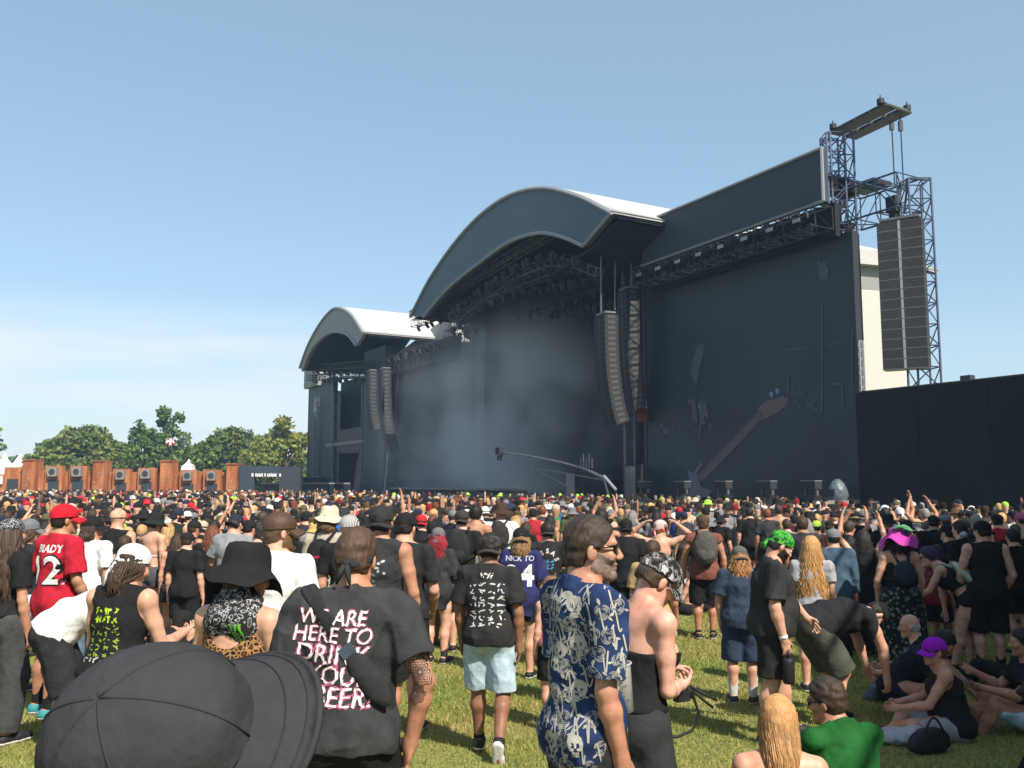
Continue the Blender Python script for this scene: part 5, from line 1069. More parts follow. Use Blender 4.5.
def phone(J, nm, label, color=(.01, .01, .012), up=(0, 0, 1), face=(0, 1, 0), off=(0, .0, .06)):
    r = held(J, 'phone', label, 'phone', 'phones held up in the crowd'); c = J[nm + 'w'] + unit(J[nm + 'w'] - J[nm + 'e']) * .075 * J['S'] + np.array(off); u = unit(up); f = np.array(face, float); f = unit(f - u * (f @ u)); x = np.cross(f, u); M_ = np.stack([x, f, u], 1)
    mb = MB(); mb.box(c, (.075, .009, .155), M_); o = mb.build('phone_body', PM['gloss'], r); o.color = (*color, 1); mb = MB(); mb.box(c - f * .0052, (.068, .002, .145), M_); o = mb.build('phone_screen', PM['gloss'], r); o.color = (.02, .025, .03, 1)
    mb = MB(); mb.box(c + f * .0055 + u * .055 + x * .018, (.022, .003, .03), M_); o = mb.build('camera_bump', PM['gloss'], r); o.color = (.05, .05, .05, 1); return r
def marks(rows, cols, w, hgt, seed=0, fill=.75, dens=.8):
    """columns of small irregular printed emblems"""
    rg = np.random.default_rng(seed); out = []; cw, ch = w / cols, hgt / rows
    for i in range(rows):
        for j in range(cols):
            if rg.uniform() > dens: continue
            cx, cy = (j + .5) * cw - w / 2, hgt / 2 - (i + .5) * ch
            for k in range(3):
                x0, x1 = rg.uniform(-.5, .5, 2) * cw * fill; y0, y1 = rg.uniform(-.5, .5, 2) * ch * fill; m_ = [(cx + x0, cy + y0), (cx + (x0 + x1) / 2 + rg.uniform(-.1, .1) * cw, cy + (y0 + y1) / 2), (cx + x1, cy + y1)]; out.append(stroke2(m_, [ch * .16, ch * .2, ch * .1]))
    return out
# ------------------------------------------------------------------ pattern materials
def patt(name, fn, rough=.85):
    m = mat(name, (.5, .5, .5), rough, bump=(11, .5, .03), spec=.12); nt, N, L, b = nodes(m); tc = N.new('ShaderNodeTexCoord'); out = fn(N, L, tc.outputs['Object']); L.new(out, b.inputs['Base Color']); return m
def ramp(N, L, src, stops, const=False):
    r = N.new('ShaderNodeValToRGB'); r.color_ramp.interpolation = 'CONSTANT' if const else 'LINEAR'; e = r.color_ramp.elements
    e[0].position, e[0].color = stops[0][0], (*stops[0][1], 1); e[1].position, e[1].color = stops[-1][0], (*stops[-1][1], 1)
    for p, c in stops[1:-1]: x = e.new(p); x.color = (*c, 1)
    L.new(src, r.inputs[0]); return r.outputs[0]
def vor(N, L, v, sc, feat='F1', rnd=1):
    n = N.new('ShaderNodeTexVoronoi'); n.inputs['Scale'].default_value = sc; n.feature = feat; n.inputs['Randomness'].default_value = rnd; L.new(v, n.inputs['Vector']); return n
def nse(N, L, v, sc, d=4):
    n = N.new('ShaderNodeTexNoise'); n.inputs['Scale'].default_value = sc; n.inputs['Detail'].default_value = d; L.new(v, n.inputs['Vector']); return n.outputs['Fac']
PM['leopard'] = patt('leopard', lambda N, L, v: ramp(N, L, vor(N, L, v, 44, 'DISTANCE_TO_EDGE').outputs['Distance'], [(0, (.30, .16, .065)), (.09, (.28, .15, .06)), (.13, (.016, .010, .007)), (.26, (.014, .009, .006)), (.36, (.11, .05, .02)), (1, (.13, .06, .025))]))
PM['paisley'] = patt('paisley', lambda N, L, v: ramp(N, L, vor(N, L, v, 55, 'SMOOTH_F1').outputs['Distance'], [(0, (.5, .5, .5)), (.12, (.03, .03, .03)), (.3, (.02, .02, .02)), (.36, (.42, .42, .43)), (.44, (.02, .02, .022)), (1, (.02, .02, .022))]))
PM['camo'] = patt('camo', lambda N, L, v: ramp(N, L, nse(N, L, v, 24, 2), [(0, (.015, .015, .015)), (.44, (.05, .048, .045)), (.5, (.22, .21, .2)), (.56, (.015, .015, .016)), (.63, (.4, .39, .38)), (1, (.4, .39, .38))], True))
PM['green_bandana'] = patt('green_bandana', lambda N, L, v: ramp(N, L, nse(N, L, v, 45, 3), [(0, (.004, .02, .006)), (.40, (.01, .11, .02)), (.52, (.02, .28, .04)), (.58, (.20, .42, .04)), (.66, (.01, .10, .02)), (1, (.01, .12, .03))]))
PM['floral'] = patt('floral', lambda N, L, v: ramp(N, L, vor(N, L, v, 20).outputs['Distance'], [(0, (.30, .32, .26)), (.16, (.24, .28, .22)), (.3, (.012, .02, .02)), (.36, (.16, .2, .16)), (.42, (.012, .016, .018)), (1, (.012, .014, .018))]))
def plaid(N, L, v):
    s = N.new('ShaderNodeSeparateXYZ'); L.new(v, s.inputs[0]); o = None
    for i in (0, 2):
        a = N.new('ShaderNodeMath'); a.operation = 'MULTIPLY'; a.inputs[1].default_value = 75; L.new(s.outputs[i], a.inputs[0]); c = N.new('ShaderNodeMath'); c.operation = 'SINE'; L.new(a.outputs[0], c.inputs[0]); g = N.new('ShaderNodeMath'); g.operation = 'GREATER_THAN'; g.inputs[1].default_value = .86; L.new(c.outputs[0], g.inputs[0])
        if o is None: o = g.outputs[0]
        else: q = N.new('ShaderNodeMath'); q.operation = 'MAXIMUM'; L.new(o, q.inputs[0]); L.new(g.outputs[0], q.inputs[1]); o = q.outputs[0]
    return ramp(N, L, o, [(0, (.03, .032, .03)), (1, (.3, .3, .27))])
PM['plaid'] = patt('plaid', plaid)
PM['navy_print'] = patt('navy_print', lambda N, L, v: ramp(N, L, nse(N, L, v, 9, 5), [(0, (.010, .016, .045)), (.45, (.016, .03, .085)), (.6, (.024, .045, .12)), (1, (.03, .05, .13))]))
PM['denim'] = patt('denim', lambda N, L, v: ramp(N, L, nse(N, L, v, 16, 6), [(0, (.22, .30, .36)), (.5, (.36, .46, .53)), (1, (.55, .63, .68))]))
PM['dirty_blonde'] = PM['hair']
DEN = (.40, .48, .54); HB, HD, HBL, HG, HRED = (.045, .026, .015), (.014, .010, .008), (.42, .25, .10), (.13, .12, .11), (.20, .012, .018)
def P_(*a, **k): J = person(*a, **k); return J, J['root'], J['h']
BR = lambda J: (J['Rc'] @ V3(1, 0, 0), J['Rc'] @ V3(0, 0, 1))
RX, LX = V3(1, 0, 0), V3(-1, 0, 0)
# ================================================================== foreground and middle people
# --- cap close to the lens
J, r, h = P_(206, 1.12, 'person in a big plain charcoal cap filling the bottom edge of the view', yaw=-90, H=1.765, head=(0, -22, 50), h=.009, side=10, skin='tan')
body(J, r, h, J['skin']); top(J, r, h, CHAR); short_hair(J, r, h, HD, .006); cap(J, r, (.036, .036, .039), slouch=1.05, name='cap', seams=True); shorts(J, r, h, BLK, shank=.95, name='trousers')
# --- man in the lettered black shirt
J, r, h = P_(352, 3.8, 'man in black shirt lettered WE ARE HERE TO DRINK YOUR BEER, tattooed elbow', yaw=4, head_y=525, w=1.0, skin='tan', head=(-12, 8, 4), ra=((.42, -.20, -1), (-.22, .18, -1)), la=((.3, -.1, -1), (-.05, .3, -1)))
bo = body(J, r, h, J['skin'], hands=(.55, .4)); hr = short_hair(J, r, .008, (.06, .034, .022), .006); headband(J, r, CHAR, -.012, .026, .35)
sh = top(J, r, h, (.036, .036, .038), sleeve=.66, hem=-.045, loose=.014, ruf=.010); shorts(J, r, h, BLK, shank=0, f=.9); shoes(J, r, h, BLK)
rt, up_ = BR(J); S = J['S']; rows = [('WE ARE', .080, .075, 0), ('HERE TO', .084, .0, .0), ('DRINK', .105, -.085, .0), ('YOUR', .10, -.175, .025), ('BEER!', .105, -.265, .045)]
bv = bvh_of(sh)
its = [txt(s, z * S, u - .06, (v * .88 + .035) * S, -.06, jit=.03, bold=.028, seed=i, sx=.92, shear=.1) for i, (s, z, v, u) in enumerate(rows)]
decal(sh, its, (.42, .11, .2), J['C'], rt, up_, 'lettering_outline', .003, bv)  # wider pink print that shows as an outline round the letters
its = [txt(s, z * S, u - .06, (v * .88 + .035) * S, -.06, jit=.024, bold=.0, seed=i, sx=.92, shear=.1) for i, (s, z, v, u) in enumerate(rows)]
decal(sh, its, (.72, .66, .66), J['C'], rt, up_, 'lettering', .0055, bv)
ink = []; c0 = (J['re'] * .55 + J['rs'] * .45)
for k in range(5):
    rr = .012 + .011 * k; m = 8; pts = [((rr + .006 * math.cos(m * t)) * math.cos(t), (rr + .006 * math.cos(m * t)) * math.sin(t)) for t in np.linspace(0, 2 * math.pi, 50)]; ink.append(stroke2(pts, .0045)); ink.append(stroke2([(x * .8, y * .8 + .095) for x, y in pts], .004)); ink.append(stroke2([(x * .7 - .02, y * .7 - .085) for x, y in pts], .004))
decal(bo, ink, (.07, .045, .04), J['re'] * .85 + J['rs'] * .15, RX, V3(0, 0, 1), 'tattoo', .0015, m='skin')
b = held(J, 'sling_bag', 'black sling bag slung across the back of the lettered shirt', 'bag'); sash(J, b, .008, (.022, .022, .024), (0, 0, -.02), (.80, 0, .60), .055, .036, True, 'strap')
F_ = Field([ell(J['C'] + J['Rc'] @ V3(.075, -.135 * J['w'] ** .5, -.12), (.055, .035, .15), J['Rc'] @ roty(R(-38)), .03)], .008); fobj('pouch', F_, PM['cloth'], b, (.026, .026, .028))
mb = MB(); mb.box(J['C'] + J['Rc'] @ V3(.0, -.15 * J['w'] ** .5, -.02), (.06, .02, .045), J['Rc'] @ roty(R(-38))); o = mb.build('buckle', PM['leather'], b); o.color = (.04, .06, .08, 1)
# --- man with sunglasses in the skull and rose shirt
J, r, h = P_(584, 3.75, 'man with sunglasses and grey beard in navy shirt printed with skulls and roses', yaw=-62, head_y=514, w=.86, skin=(.40, .215, .14), head=(-28, 4, 0), hs=1.04, ra=((.10, -.12, -1), (.02, .26, -1)), la=((.2, .1, -1), (.0, .5, -1)), h=.0052)
body(J, r, h, J['skin'], hands=(.5, .4)); short_hair(J, r, .006, (.042, .028, .020), .006, nape=-.085); beard(J, r, .005, (.17, .125, .10), .0028); glasses(J, r)
sh = top(J, r, .0065, (.02, .03, .09), sleeve=.85, hem=-.075, loose=.004, flare=-.006, m='navy_print', ruf=.010, name='printed_shirt'); shorts(J, r, .009, CHAR); shoes(J, r, h, BLK)
F_ = Field([cone(J['N'] + J['Rc'] @ V3(0, -.012, -.005), J['N'] + J['nd'] * .028 + J['Rc'] @ V3(0, -.006, 0), (.034 * J['H'] + .016), .034 * J['H'] + .011, .02)], .006); F_.sub(cone(J['N'] - J['nd'] * .05, J['N'] + J['nd'] * .2, .034 * J['H'] + .004, .034 * J['H'] + .001, .004)); F_.clip(J['N'] + J['nd'] * .03, J['Rc'] @ V3(0, .5, 1)); F_.clip(J['N'] - J['nd'] * .02, -J['nd']); F_.sub(ell(J['N'] + J['Rc'] @ V3(0, .1, .03), (.04, .06, .09), J['Rc'], .01)); fobj('collar', F_, PM['navy_print'], sh, (.02, .03, .09))
def rose(cx, cy, q, rg):
    out = []
    for k in range(5):
        rr = q * (.22 + .19 * k); a0 = rg.uniform(0, 6.28)
        for j in range(3 if k else 1):
            t = np.linspace(a0 + j * 2.1, a0 + j * 2.1 + 1.75, 12); w_ = rr * (1 + .12 * np.sin((t - t[0]) / 1.75 * math.pi)); out.append(stroke2(np.stack([cx + w_ * np.cos(t), cy + w_ * np.sin(t)], 1), q * .11 * np.sin(np.linspace(.25, 2.9, 12))))
    for k in range(3):
        a = rg.uniform(0, 6.28); t = np.linspace(0, 1, 9); L_ = np.stack([cx + math.cos(a) * q * (1.05 + t * .9), cy + math.sin(a) * q * (1.05 + t * .9)], 1); out.append(stroke2(L_, q * .34 * np.sin(t * math.pi * .93 + .1)))
    return out
def skull(cx, cy, q, rot, rg):
    out = []; rings = lambda x, y, a, b, n=18: [(cx + q * (x + a * math.cos(t)), cy + q * (y + b * math.sin(t))) for t in np.linspace(0, 2 * math.pi, n, endpoint=False)]
    hed = []
    # bone drawn as a ring of pale patches round dark eye holes
    for x, y, a, b in ((0, .55, .62, .34), (-.52, .18, .18, .42), (.52, .18, .18, .42), (0, .12, .11, .32), (-.32, -.28, .22, .14), (.32, -.28, .22, .14), (-.24, -.62, .07, .2), (-.08, -.66, .07, .2), (.08, -.66, .07, .2), (.24, -.62, .07, .2), (0, -.9, .34, .09)): hed.append(fan(rings(x, y, a, b)))
    c, s_ = math.cos(rot), math.sin(rot); M_ = np.array([[c, s_], [-s_, c]])
    for V, Q in hed: out.append(((V - [cx, cy]) @ M_ + [cx, cy], Q))
    return out
rg = np.random.default_rng(5); bv = bvh_of(sh); fl = []
for ang, seed in ((-90, 1), (-15, 2), (60, 3), (-160, 4)):
    q = J['Rc'] @ rotz(R(ang)); right, upv = q @ V3(0, 1, 0), J['Rc'] @ V3(0, 0, 1)      # a printed panel on each side of the body
    right = q @ V3(1, 0, 0); items = []; rg = np.random.default_rng(seed)
    for j, v in enumerate(np.arange(.20, -.46, -.085)):
        for i, u in enumerate((-.125, -.045, .04, .12)):
            u_, v_ = u + rg.uniform(-.02, .02) + (.05 if j % 2 else 0), v + rg.uniform(-.02, .02)
            if abs(u_) > .15: continue
            items += skull(u_, v_, .044, rg.uniform(-.5, .5), rg) if (i + 2 * j + seed) % 4 == 0 else rose(u_, v_, .026, rg)
            t = np.linspace(0, 1, 12); a = rg.uniform(0, 6.28); items.append(stroke2(np.stack([u_ + .055 + .05 * t * math.cos(a), v_ + .055 + .04 * np.sin(t * 5 + a)], 1), .006))
    o = decal(sh, items, (.36, .345, .30), J['W'] * .4 + J['C'] * .6, right, upv, 'floral_print', .003, bv)
q = J['Rc'] @ rotz(R(90)); its = []; rg = np.random.default_rng(9)
cupr = held(J, 'clear_cup', 'clear plastic festival cup with grey print hanging beside the sunglasses man', 'cup')
# --- woman in tube top and patterned cap
J, r, h = P_(632, 4.25, 'woman in camouflage cap and black tube top looking down, holding a camera strap', yaw=-62, head_y=541, extra=.03, fem=True, skin='pink', lean=10, head=(-12, 38, 0), ra=((.02, .04, -1), (-.6, .75, -.1)), la=((.1, .15, -1), (.0, 1, .0)), hs=1.06, w=1.0, h=.007)
bo = body(J, r, h, J['skin'], hands=(.8, .6)); c = cap(J, r, CHAR, m='camo', slouch=1.0); short_hair(J, r, .009, HB, .012, nape=-.06)
top(J, r, .009, BLK, sleeve=0, hem=.03, upper=-.012, name='tube_top', ruf=.004, t=.010); shorts(J, r, .010, (.03, .03, .032), f=1.08, loose=.035, t=.02, name='cargo_shorts'); shoes(J, r, .011, BLK)
for k in (1, -1):
    F_ = Field([ell((J['rh' if k > 0 else 'lh'] * .55 + J['rk' if k > 0 else 'lk'] * .45) + V3(k * .095, 0, 0), (.025, .07, .085), np.eye(3), .02)], .009); F_.ruffle(.004, 40, 3); fobj('cargo_pocket', F_, PM['cloth'], r, (.034, .034, .036))
cm = held(J, 'camera', 'small black camera with dangling strap in the hands of the tube top woman', 'camera'); hw = J['rw'] + unit(J['rw'] - J['re']) * .08
mb = MB(); mb.box(hw + V3(0, -.02, -.055), (.04, .07, .05)); mb.box(hw + V3(0, -.02, -.025), (.02, .035, .015)); o = mb.build('camera_body', PM['leather'], cm); o.color = (.012, .012, .013, 1); mb = MB(); mb.lathe([(.03, 0), (.03, .05), (.024, .052), (0, .045)], rotx(R(-90)) * .6, hw + V3(0, .01, -.058), 14); o = mb.build('lens', PM['gloss'], cm, True); o.color = (.01, .01, .012, 1)
pts = [hw + V3(0, .0, .0), hw + V3(0, .05, -.06), hw + V3(.02, .07, -.15), hw + V3(.01, .03, -.22), hw + V3(.0, -.05, -.24), hw + V3(0, -.13, -.23)]; mb = MB(); mb.tube(pts, .007, 6); mb.tube([hw + V3(0, .04, -.02), hw + V3(.02, .13, -.07), hw + V3(.03, .17, -.09)], .007, 6); mb.tube([hw + V3(0, .05, -.04), hw + V3(.0, .14, -.11), hw + V3(.0, .17, -.13)], .007, 6); o = mb.build('strap', PM['leather'], cm, True); o.color = (.012, .012, .013, 1)
# the cup hangs at her hip
pc = at(621, 690, 3.9); cupr.location = [float(k) for k in pc]; cupr.rotation_euler = (0, R(-9), 0); pm_ = mat('clear_plastic', (.62, .60, .58), .25, alpha=.55, spec=.5)
mb = MB(); mb.lathe([(0, -.09), (.040, -.09), (.058, .10), (.061, .105), (.058, .105), (.054, .095), (.037, -.085), (0, -.085)], n=24); o = mb.build('cup_wall', pm_, cupr, True); bv_ = bvh_of(o)
decal(o, [txt('~', .1, 0, .06), *marks(5, 3, .06, .10, 4, .9, .9)], (.09, .09, .09), V3(0, 0, 0), V3(1, 0, 0), V3(0, 0, 1), 'cup_print', .002, bv_); mb = MB(); mb.tube([(.061 * math.cos(t), .061 * math.sin(t), .105) for t in np.linspace(0, 2 * math.pi, 25)], .004, 6); mb.build('rim', pm_, cupr, True)
# --- leopard top woman with the black bucket hat
J, r, h = P_(240, 4.2, 'woman in black bucket hat, paisley neck scarf and leopard print top', yaw=-20, head_y=541, extra=.03, fem=True, w=1.12, skin='fair', head=(-20, 12, -6), hs=1.08, ra=((.3, .1, -1), (.0, .6, -.5)), la=((.3, .15, -1), (.0, .6, -.5)))
body(J, r, h, J['skin']); brimhat(J, r, (.014, .014, .015), wob=.02, prof=[(.0, .150), (.06, .147), (.088, .132), (.098, .105), (.104, .055), (.108, .03), (.135, .0), (.165, -.038), (.167, -.044), (.14, -.01), (.104, .02)]); short_hair(J, r, .01, HD, .012, nape=-.11)
top(J, r, .008, BLK, sleeve=0, tank=1.05, hem=-.05, m='leopard', name='leopard_top', scoop=1.5, upper=.045); shorts(J, r, .012, BLK, shank=.6, name='leggings'); shoes(J, r, .012, BLK)
F_ = Field([cone(J['N'] - J['nd'] * .035 + J['Rc'] @ V3(k * .055, -.02, 0), J['N'] + J['nd'] * .045, .088, .075, .05) for k in (1, 0, -1)] + [ell(J['C'] + J['Rc'] @ V3(k * .08, -.06, .125), (.075, .030, .036), J['Rc'] @ roty(R(28 * k)), .04) for k in (1, -1)] + [ell(J['C'] + J['Rc'] @ V3(.07, -.088, .075), (.055, .018, .055), J['Rc'] @ roty(R(40)), .03)], .008); F_.ruffle(.012, 34, 4); sc_ = fobj('paisley_scarf', F_, PM['paisley'], r, WHT)
cl = []; 
for k in range(3): t = np.linspace(0, 1, 9); cl.append(stroke2(np.stack([-.022 + .021 * k + .012 * t + .004 * np.sin(9 * t + k), .035 - .075 * t - .012 * (k == 1)], 1), .012 * (1 - t * .8)))
decal(sc_, cl, (.10, .42, .02), J['C'] + J['Rc'] @ V3(.075, -.1, .085), *BR(J), name='claw_emblem', off=.004)
# --- red jersey
J, r, h = P_(57, 9.0, 'man in red football jersey with number 12 and red cap worn in front of everyone', yaw=-28, head_y=502, extra=.02, w=1.12, skin='tan', head=(-20, 2, 0), hs=1.08, ra=((.22, .0, -1), (.0, .5, -.8)), la=((.22, .1, -1), (.0, .5, -.8)), lf=(-.22, 0, 0, 10), rf=(.08, -.1, 0, -10))
r['label'] = 'man in red football jersey lettered BRADY 12 and red cap'
body(J, r, h, J['skin']); cap(J, r, (.42, .012, .022), tilt=3); short_hair(J, r, .014, HD, .008); sh = top(J, r, .011, (.36, .014, .028), sleeve=.8, hem=-.10, loose=.02, name='jersey'); shorts(J, r, h, BLK, f=.95); shoes(J, r, h, (.03, .22, .24), sock=BLK, sockh=.45)
S = J['S']; bv = bvh_of(sh); decal(sh, [txt('BRADY', .085 * S, .03, .085 * S, bold=.03)], WHT, J['C'], *BR(J), name='name_lettering', bvh=bv); decal(sh, [txt('12', .33 * S, .02, -.10 * S, bold=.05)], (.012, .012, .012), J['C'], *BR(J), name='number_outline', bvh=bv); decal(sh, [txt('12', .32 * S, .02, -.10 * S, bold=.018)], WHT, J['C'], *BR(J), name='number', bvh=bv, off=.007)
# --- white T-shirt man bending over
J, r, h = P_(64, 7.7, 'man in white T-shirt bending far forward with black basketball shorts', yaw=-72, H=1.80, w=1.12, skin='tan', lean=72, plean=42, head=(0, 70, 0), ra=((.1, .5, -1), (0, .5, -1)), la=((.1, .5, -1), (0, .5, -1)), rf=(.1, .0, 0, -8), lf=(-.1, .12, 0, 8), pz=.53, py=-.05)
body(J, r, h, J['skin']); short_hair(J, r, h, HB); top(J, r, h, WHT, sleeve=.6, hem=-.03, loose=.02); so_ = shorts(J, r, h, (.022, .022, .024), f=1.08, loose=.04, t=.02); shoes(J, r, h, GRY, sock=CHAR)
# --- woman in black tank with lime print
J, r, h = P_(117, 5.4, 'woman in black tank top with lime green tour print and white bandana', yaw=-14, head_y=539, extra=.02, fem=True, w=1.15, skin='fair', lean=8, head=(-20, 20, 0), hs=1.05, ra=((.25, .25, -1), (-.1, .9, .15)), la=((.25, .25, -1), (-.1, .9, .1)))
body(J, r, h, J['skin']); bandana(J, r, (.62, .61, .62), tail=.13); mb = MB(); locks(J, r, HB, .17, 30, .006, .009, .4); sh = top(J, r, .009, BLK, sleeve=0, tank=.95, hem=.01, name='tank_top', loose=.012); skirt(J, r, h, (.016, .016, .017), .34, .098, .125); shorts(J, r, h, BLK, shank=.9, name='trousers'); shoes(J, r, h, BLK)
bv = bvh_of(sh); decal(sh, marks(2, 5, .16, .09, 6, 1.0, 1), (.30, .42, .03), J['C'] + J['Rc'] @ V3(0, 0, .02), *BR(J), name='print_title', bvh=bv); decal(sh, marks(5, 4, .2, .19, 7, .85, .95), (.2, .30, .04), J['C'] + J['Rc'] @ V3(0, 0, -.12), *BR(J), name='print_list', bvh=bv); decal(sh, marks(1, 6, .24, .05, 8, 1, 1), (.35, .36, .34), J['C'] + J['Rc'] @ V3(0, 0, -.235), *BR(J), name='print_line', bvh=bv)
# --- white T-shirt and brown cap
J, r, h = P_(274, 6.2, 'man in white T-shirt and backwards brown cap behind the bucket hat woman', yaw=-12, head_y=510, w=1.08, skin='fair', head=(-45, 4, 0), ra=((.25, -.05, -1), (-.05, .5, -1)), la=((.25, 0, -1), (0, .6, -1)))
body(J, r, h, J['skin']); cap(J, r, (.065, .035, .022), m='leather', tilt=4); short_hair(J, r, .012, (.12, .07, .035), .016, nape=-.1); top(J, r, h, (.66, .65, .63), loose=.016, sleeve=.7); shorts(J, r, h, (.02, .022, .03), shank=.95, name='jeans'); shoes(J, r, h, BLK); beard(J, r, .012, (.12, .07, .035), .008)
r['label'] = 'man in plain white T-shirt and brown cap behind the bucket hat woman'
# --- basketball vest
J, r, h = P_(379, 7.6, 'man in black basketball vest with pale lettering and backwards black cap', yaw=-14, head_y=502, extra=.02, w=1.08, skin='tan', head=(5, 0, 0), ra=((.25, .05, -1), (-.1, .5, -1)), la=((.3, .3, -1), (-.1, .7, .4)))
body(J, r, h, J['skin']); cap(J, r, CHAR, back=True, slouch=1.05); short_hair(J, r, h, HD); sh = top(J, r, h, (.03, .03, .032), sleeve=0, tank=.85, hem=-.1, loose=.018, name='vest'); shorts(J, r, h, BLK, f=1); shoes(J, r, h, BLK)
bv = bvh_of(sh); decal(sh, marks(1, 5, .22, .11, 12, 1.1, 1), (.42, .41, .40), J['C'] + J['Rc'] @ V3(-.0, 0, .015), *BR(J), name='lettering', bvh=bv); decal(sh, marks(3, 2, .12, .24, 13, 1.0, 1), (.14, .14, .14), J['C'] + J['Rc'] @ V3(-.03, 0, -.15), *BR(J), name='figure_print', bvh=bv); decal(sh, marks(1, 2, .13, .08, 14, 1.1, 1), (.45, .45, .45), J['C'] + J['Rc'] @ V3(-.01, 0, -.27), *BR(J), name='pale_print', bvh=bv)
# --- black cap neighbour
J, r, h = P_(403, 8.3, 'man in plain black T-shirt and black cap beside the basketball vest', yaw=-10, head_y=511, w=1.2, skin='fair', head=(-10, 10, 0), ra=((.2, .1, -1), (-.2, .7, -.6)), la=((.2, .1, -1), (0, .6, -.6)))
body(J, r, h, J['skin']); cap(J, r, BLK, back=False); short_hair(J, r, h, HD); top(J, r, h, (.022, .022, .024), sleeve=.75); shorts(J, r, h, BLK, f=1.05); shoes(J, r, h, BLK, sock=BLK)
# --- red haired woman
J, r, h = P_(437, 12.0, 'woman with long wavy dark red hair, grey bandana and black oversized shirt', yaw=-16, head_y=527, extra=.01, fem=True, w=1.0, skin='pink', head=(5, 5, 0), hs=1.1, ra=((.25, .15, -1), (-.3, .8, -.1)), la=((.25, .1, -1), (-.2, .7, -.2)))
body(J, r, h, J['skin']); bandana(J, r, (.12, .12, .125), tail=.06); locks(J, r, HRED, .62, 80, .03, .012, 1.2, wl=12); top(J, r, h, (.03, .03, .033), sleeve=.95, hem=-.15, loose=.05, flare=.02); shoes(J, r, h, BLK, sock=CHAR, sockh=.3)
# --- walking man with denim shorts
J, r, h = P_(489, 7.5, 'man walking away in black tour T-shirt and pale denim shorts', yaw=-6, head_y=533, w=1.05, skin='brown', head=(0, 4, 0), hs=1.04, ra=((.2, -.12, -1), (.0, .12, -1)), la=((.2, .15, -1), (-.02, .3, -1)), lf=(-.10, .16, 0, 4), rl=((.06, .05, -1), (-.02, -.55, -.85), (0, .38, -.92)), h=.009)
body(J, r, h, J['skin'], hands=(.5, .6)); cap(J, r, (.05, .045, .04), back=True, slouch=1.05); short_hair(J, r, .012, HD); sh = top(J, r, h, (.024, .023, .024), sleeve=.75, hem=-.05, loose=.02, flare=.01); shorts(J, r, h, DEN, f=.98, loose=.018, t=.012, m='denim', name='denim_shorts'); shoes(J, r, .010, BLK, sock=BLK, sockh=.12)
bv = bvh_of(sh); decal(sh, [txt('FEST', .055, 0, 0, jit=.05, bold=.03, sx=1.1)] if 0 else marks(1, 4, .10, .045, 31, 1.1, 1), (.5, .49, .48), J['C'] + J['Rc'] @ V3(0, 0, .125), *BR(J), name='print_title', bvh=bv); decal(sh, marks(7, 4, .30, .36, 33, .85, .96), (.50, .49, .48), J['C'] + J['Rc'] @ V3(0, 0, -.10), *BR(J), name='print_list', bvh=bv)
F_ = Field([cone(J['N'] - J['nd'] * .005, J['N'] + J['nd'] * .02, .068, .064, .01)], .009); F_.clip(J['N'] + J['nd'] * .024, J['Rc'] @ V3(0, .3, 1)); fobj('red_collar', F_, PM['cloth'], sh, (.20, .015, .02))
# --- jersey 24
J, r, h = P_(521, 11.0, 'person in navy football jersey with white number 24 and black cap', yaw=-8, head_y=526, extra=.02, fem=True, w=1.15, skin='fair', head=(0, 0, 0), hs=1.1, ra=((.3, .0, -1), (-.1, .3, -1)), la=((.3, .1, -1), (-.2, .7, -.3)))
body(J, r, h, J['skin']); cap(J, r, BLK, back=True); locks(J, r, (.20, .11, .05), .20, 24, .012, .016, .9); sh = top(J, r, .012, (.022, .024, .085), sleeve=.95, hem=-.13, loose=.03, name='jersey', flare=.01); shorts(J, r, h, BLK, f=.6); shoes(J, r, h, BLK)
bv = bvh_of(sh); decal(sh, [txt('24', .34, 0, -.11, bold=.03)], (.60, .60, .62), J['C'], *BR(J), name='number', bvh=bv); decal(sh, [txt('NICK TO', .085, 0, .10, bold=.02)], (.45, .45, .48), J['C'], *BR(J), name='name_lettering', bvh=bv); decal(sh, [stroke2([(-.30, -.2), (-.26, -.2)], .03), stroke2([(.26, -.2), (.30, -.2)], .03)], WHT, J['C'], *BR(J), name='stripe', bvh=bv)
# --- black shirt with blue emblem
J, r, h = P_(548, 11.8, 'man in black T-shirt with round blue emblem behind the number 24 jersey', yaw=-4, head_y=521, w=1.1, skin='tan', ra=((.3, .1, -1), (-.1, .6, -.6)), la=((.3, .1, -1), (-.1, .6, -.6)))
body(J, r, h, J['skin']); cap(J, r, (.045, .042, .04), back=True); short_hair(J, r, h, HD); sh = top(J, r, h, (.02, .02, .021), sleeve=.7); shorts(J, r, h, BLK); shoes(J, r, h, BLK)
bv = bvh_of(sh); rr = []
for k in range(5): a = math.pi * (.9 - .2 * k); rr.append(txt('OSSAS'[k], .08, .12 * math.cos(a), -.05 + .15 * math.sin(a), a - math.pi / 2, bold=.03))
decal(sh, rr + [stroke2([(-.1, -.19), (.1, -.19)], .035)], (.5, .45, .46), J['C'], *BR(J), name='curved_lettering', bvh=bv); decal(sh, marks(3, 3, .16, .13, 41, 1.2, 1), (.08, .25, .45), J['C'] + J['Rc'] @ V3(0, 0, -.07), *BR(J), name='blue_emblem', bvh=bv)
# --- pink backed woman behind sunglasses man
J, r, h = P_(556, 8.4, 'woman with bare shoulders and thin straps half hidden by the skull shirt', yaw=14, H=1.36, fem=True, w=1.2, skin='pink', lean=6, head=(30, 25, 0)); body(J, r, h, J['skin']); short_hair(J, r, h, (.3, .16, .08), .02); top(J, r, h, (.30, .12, .12), sleeve=0, upper=-.02, tank=1, hem=.0, name='strap_top'); shorts(J, r, h, BLK); shoes(J, r, h, BLK)
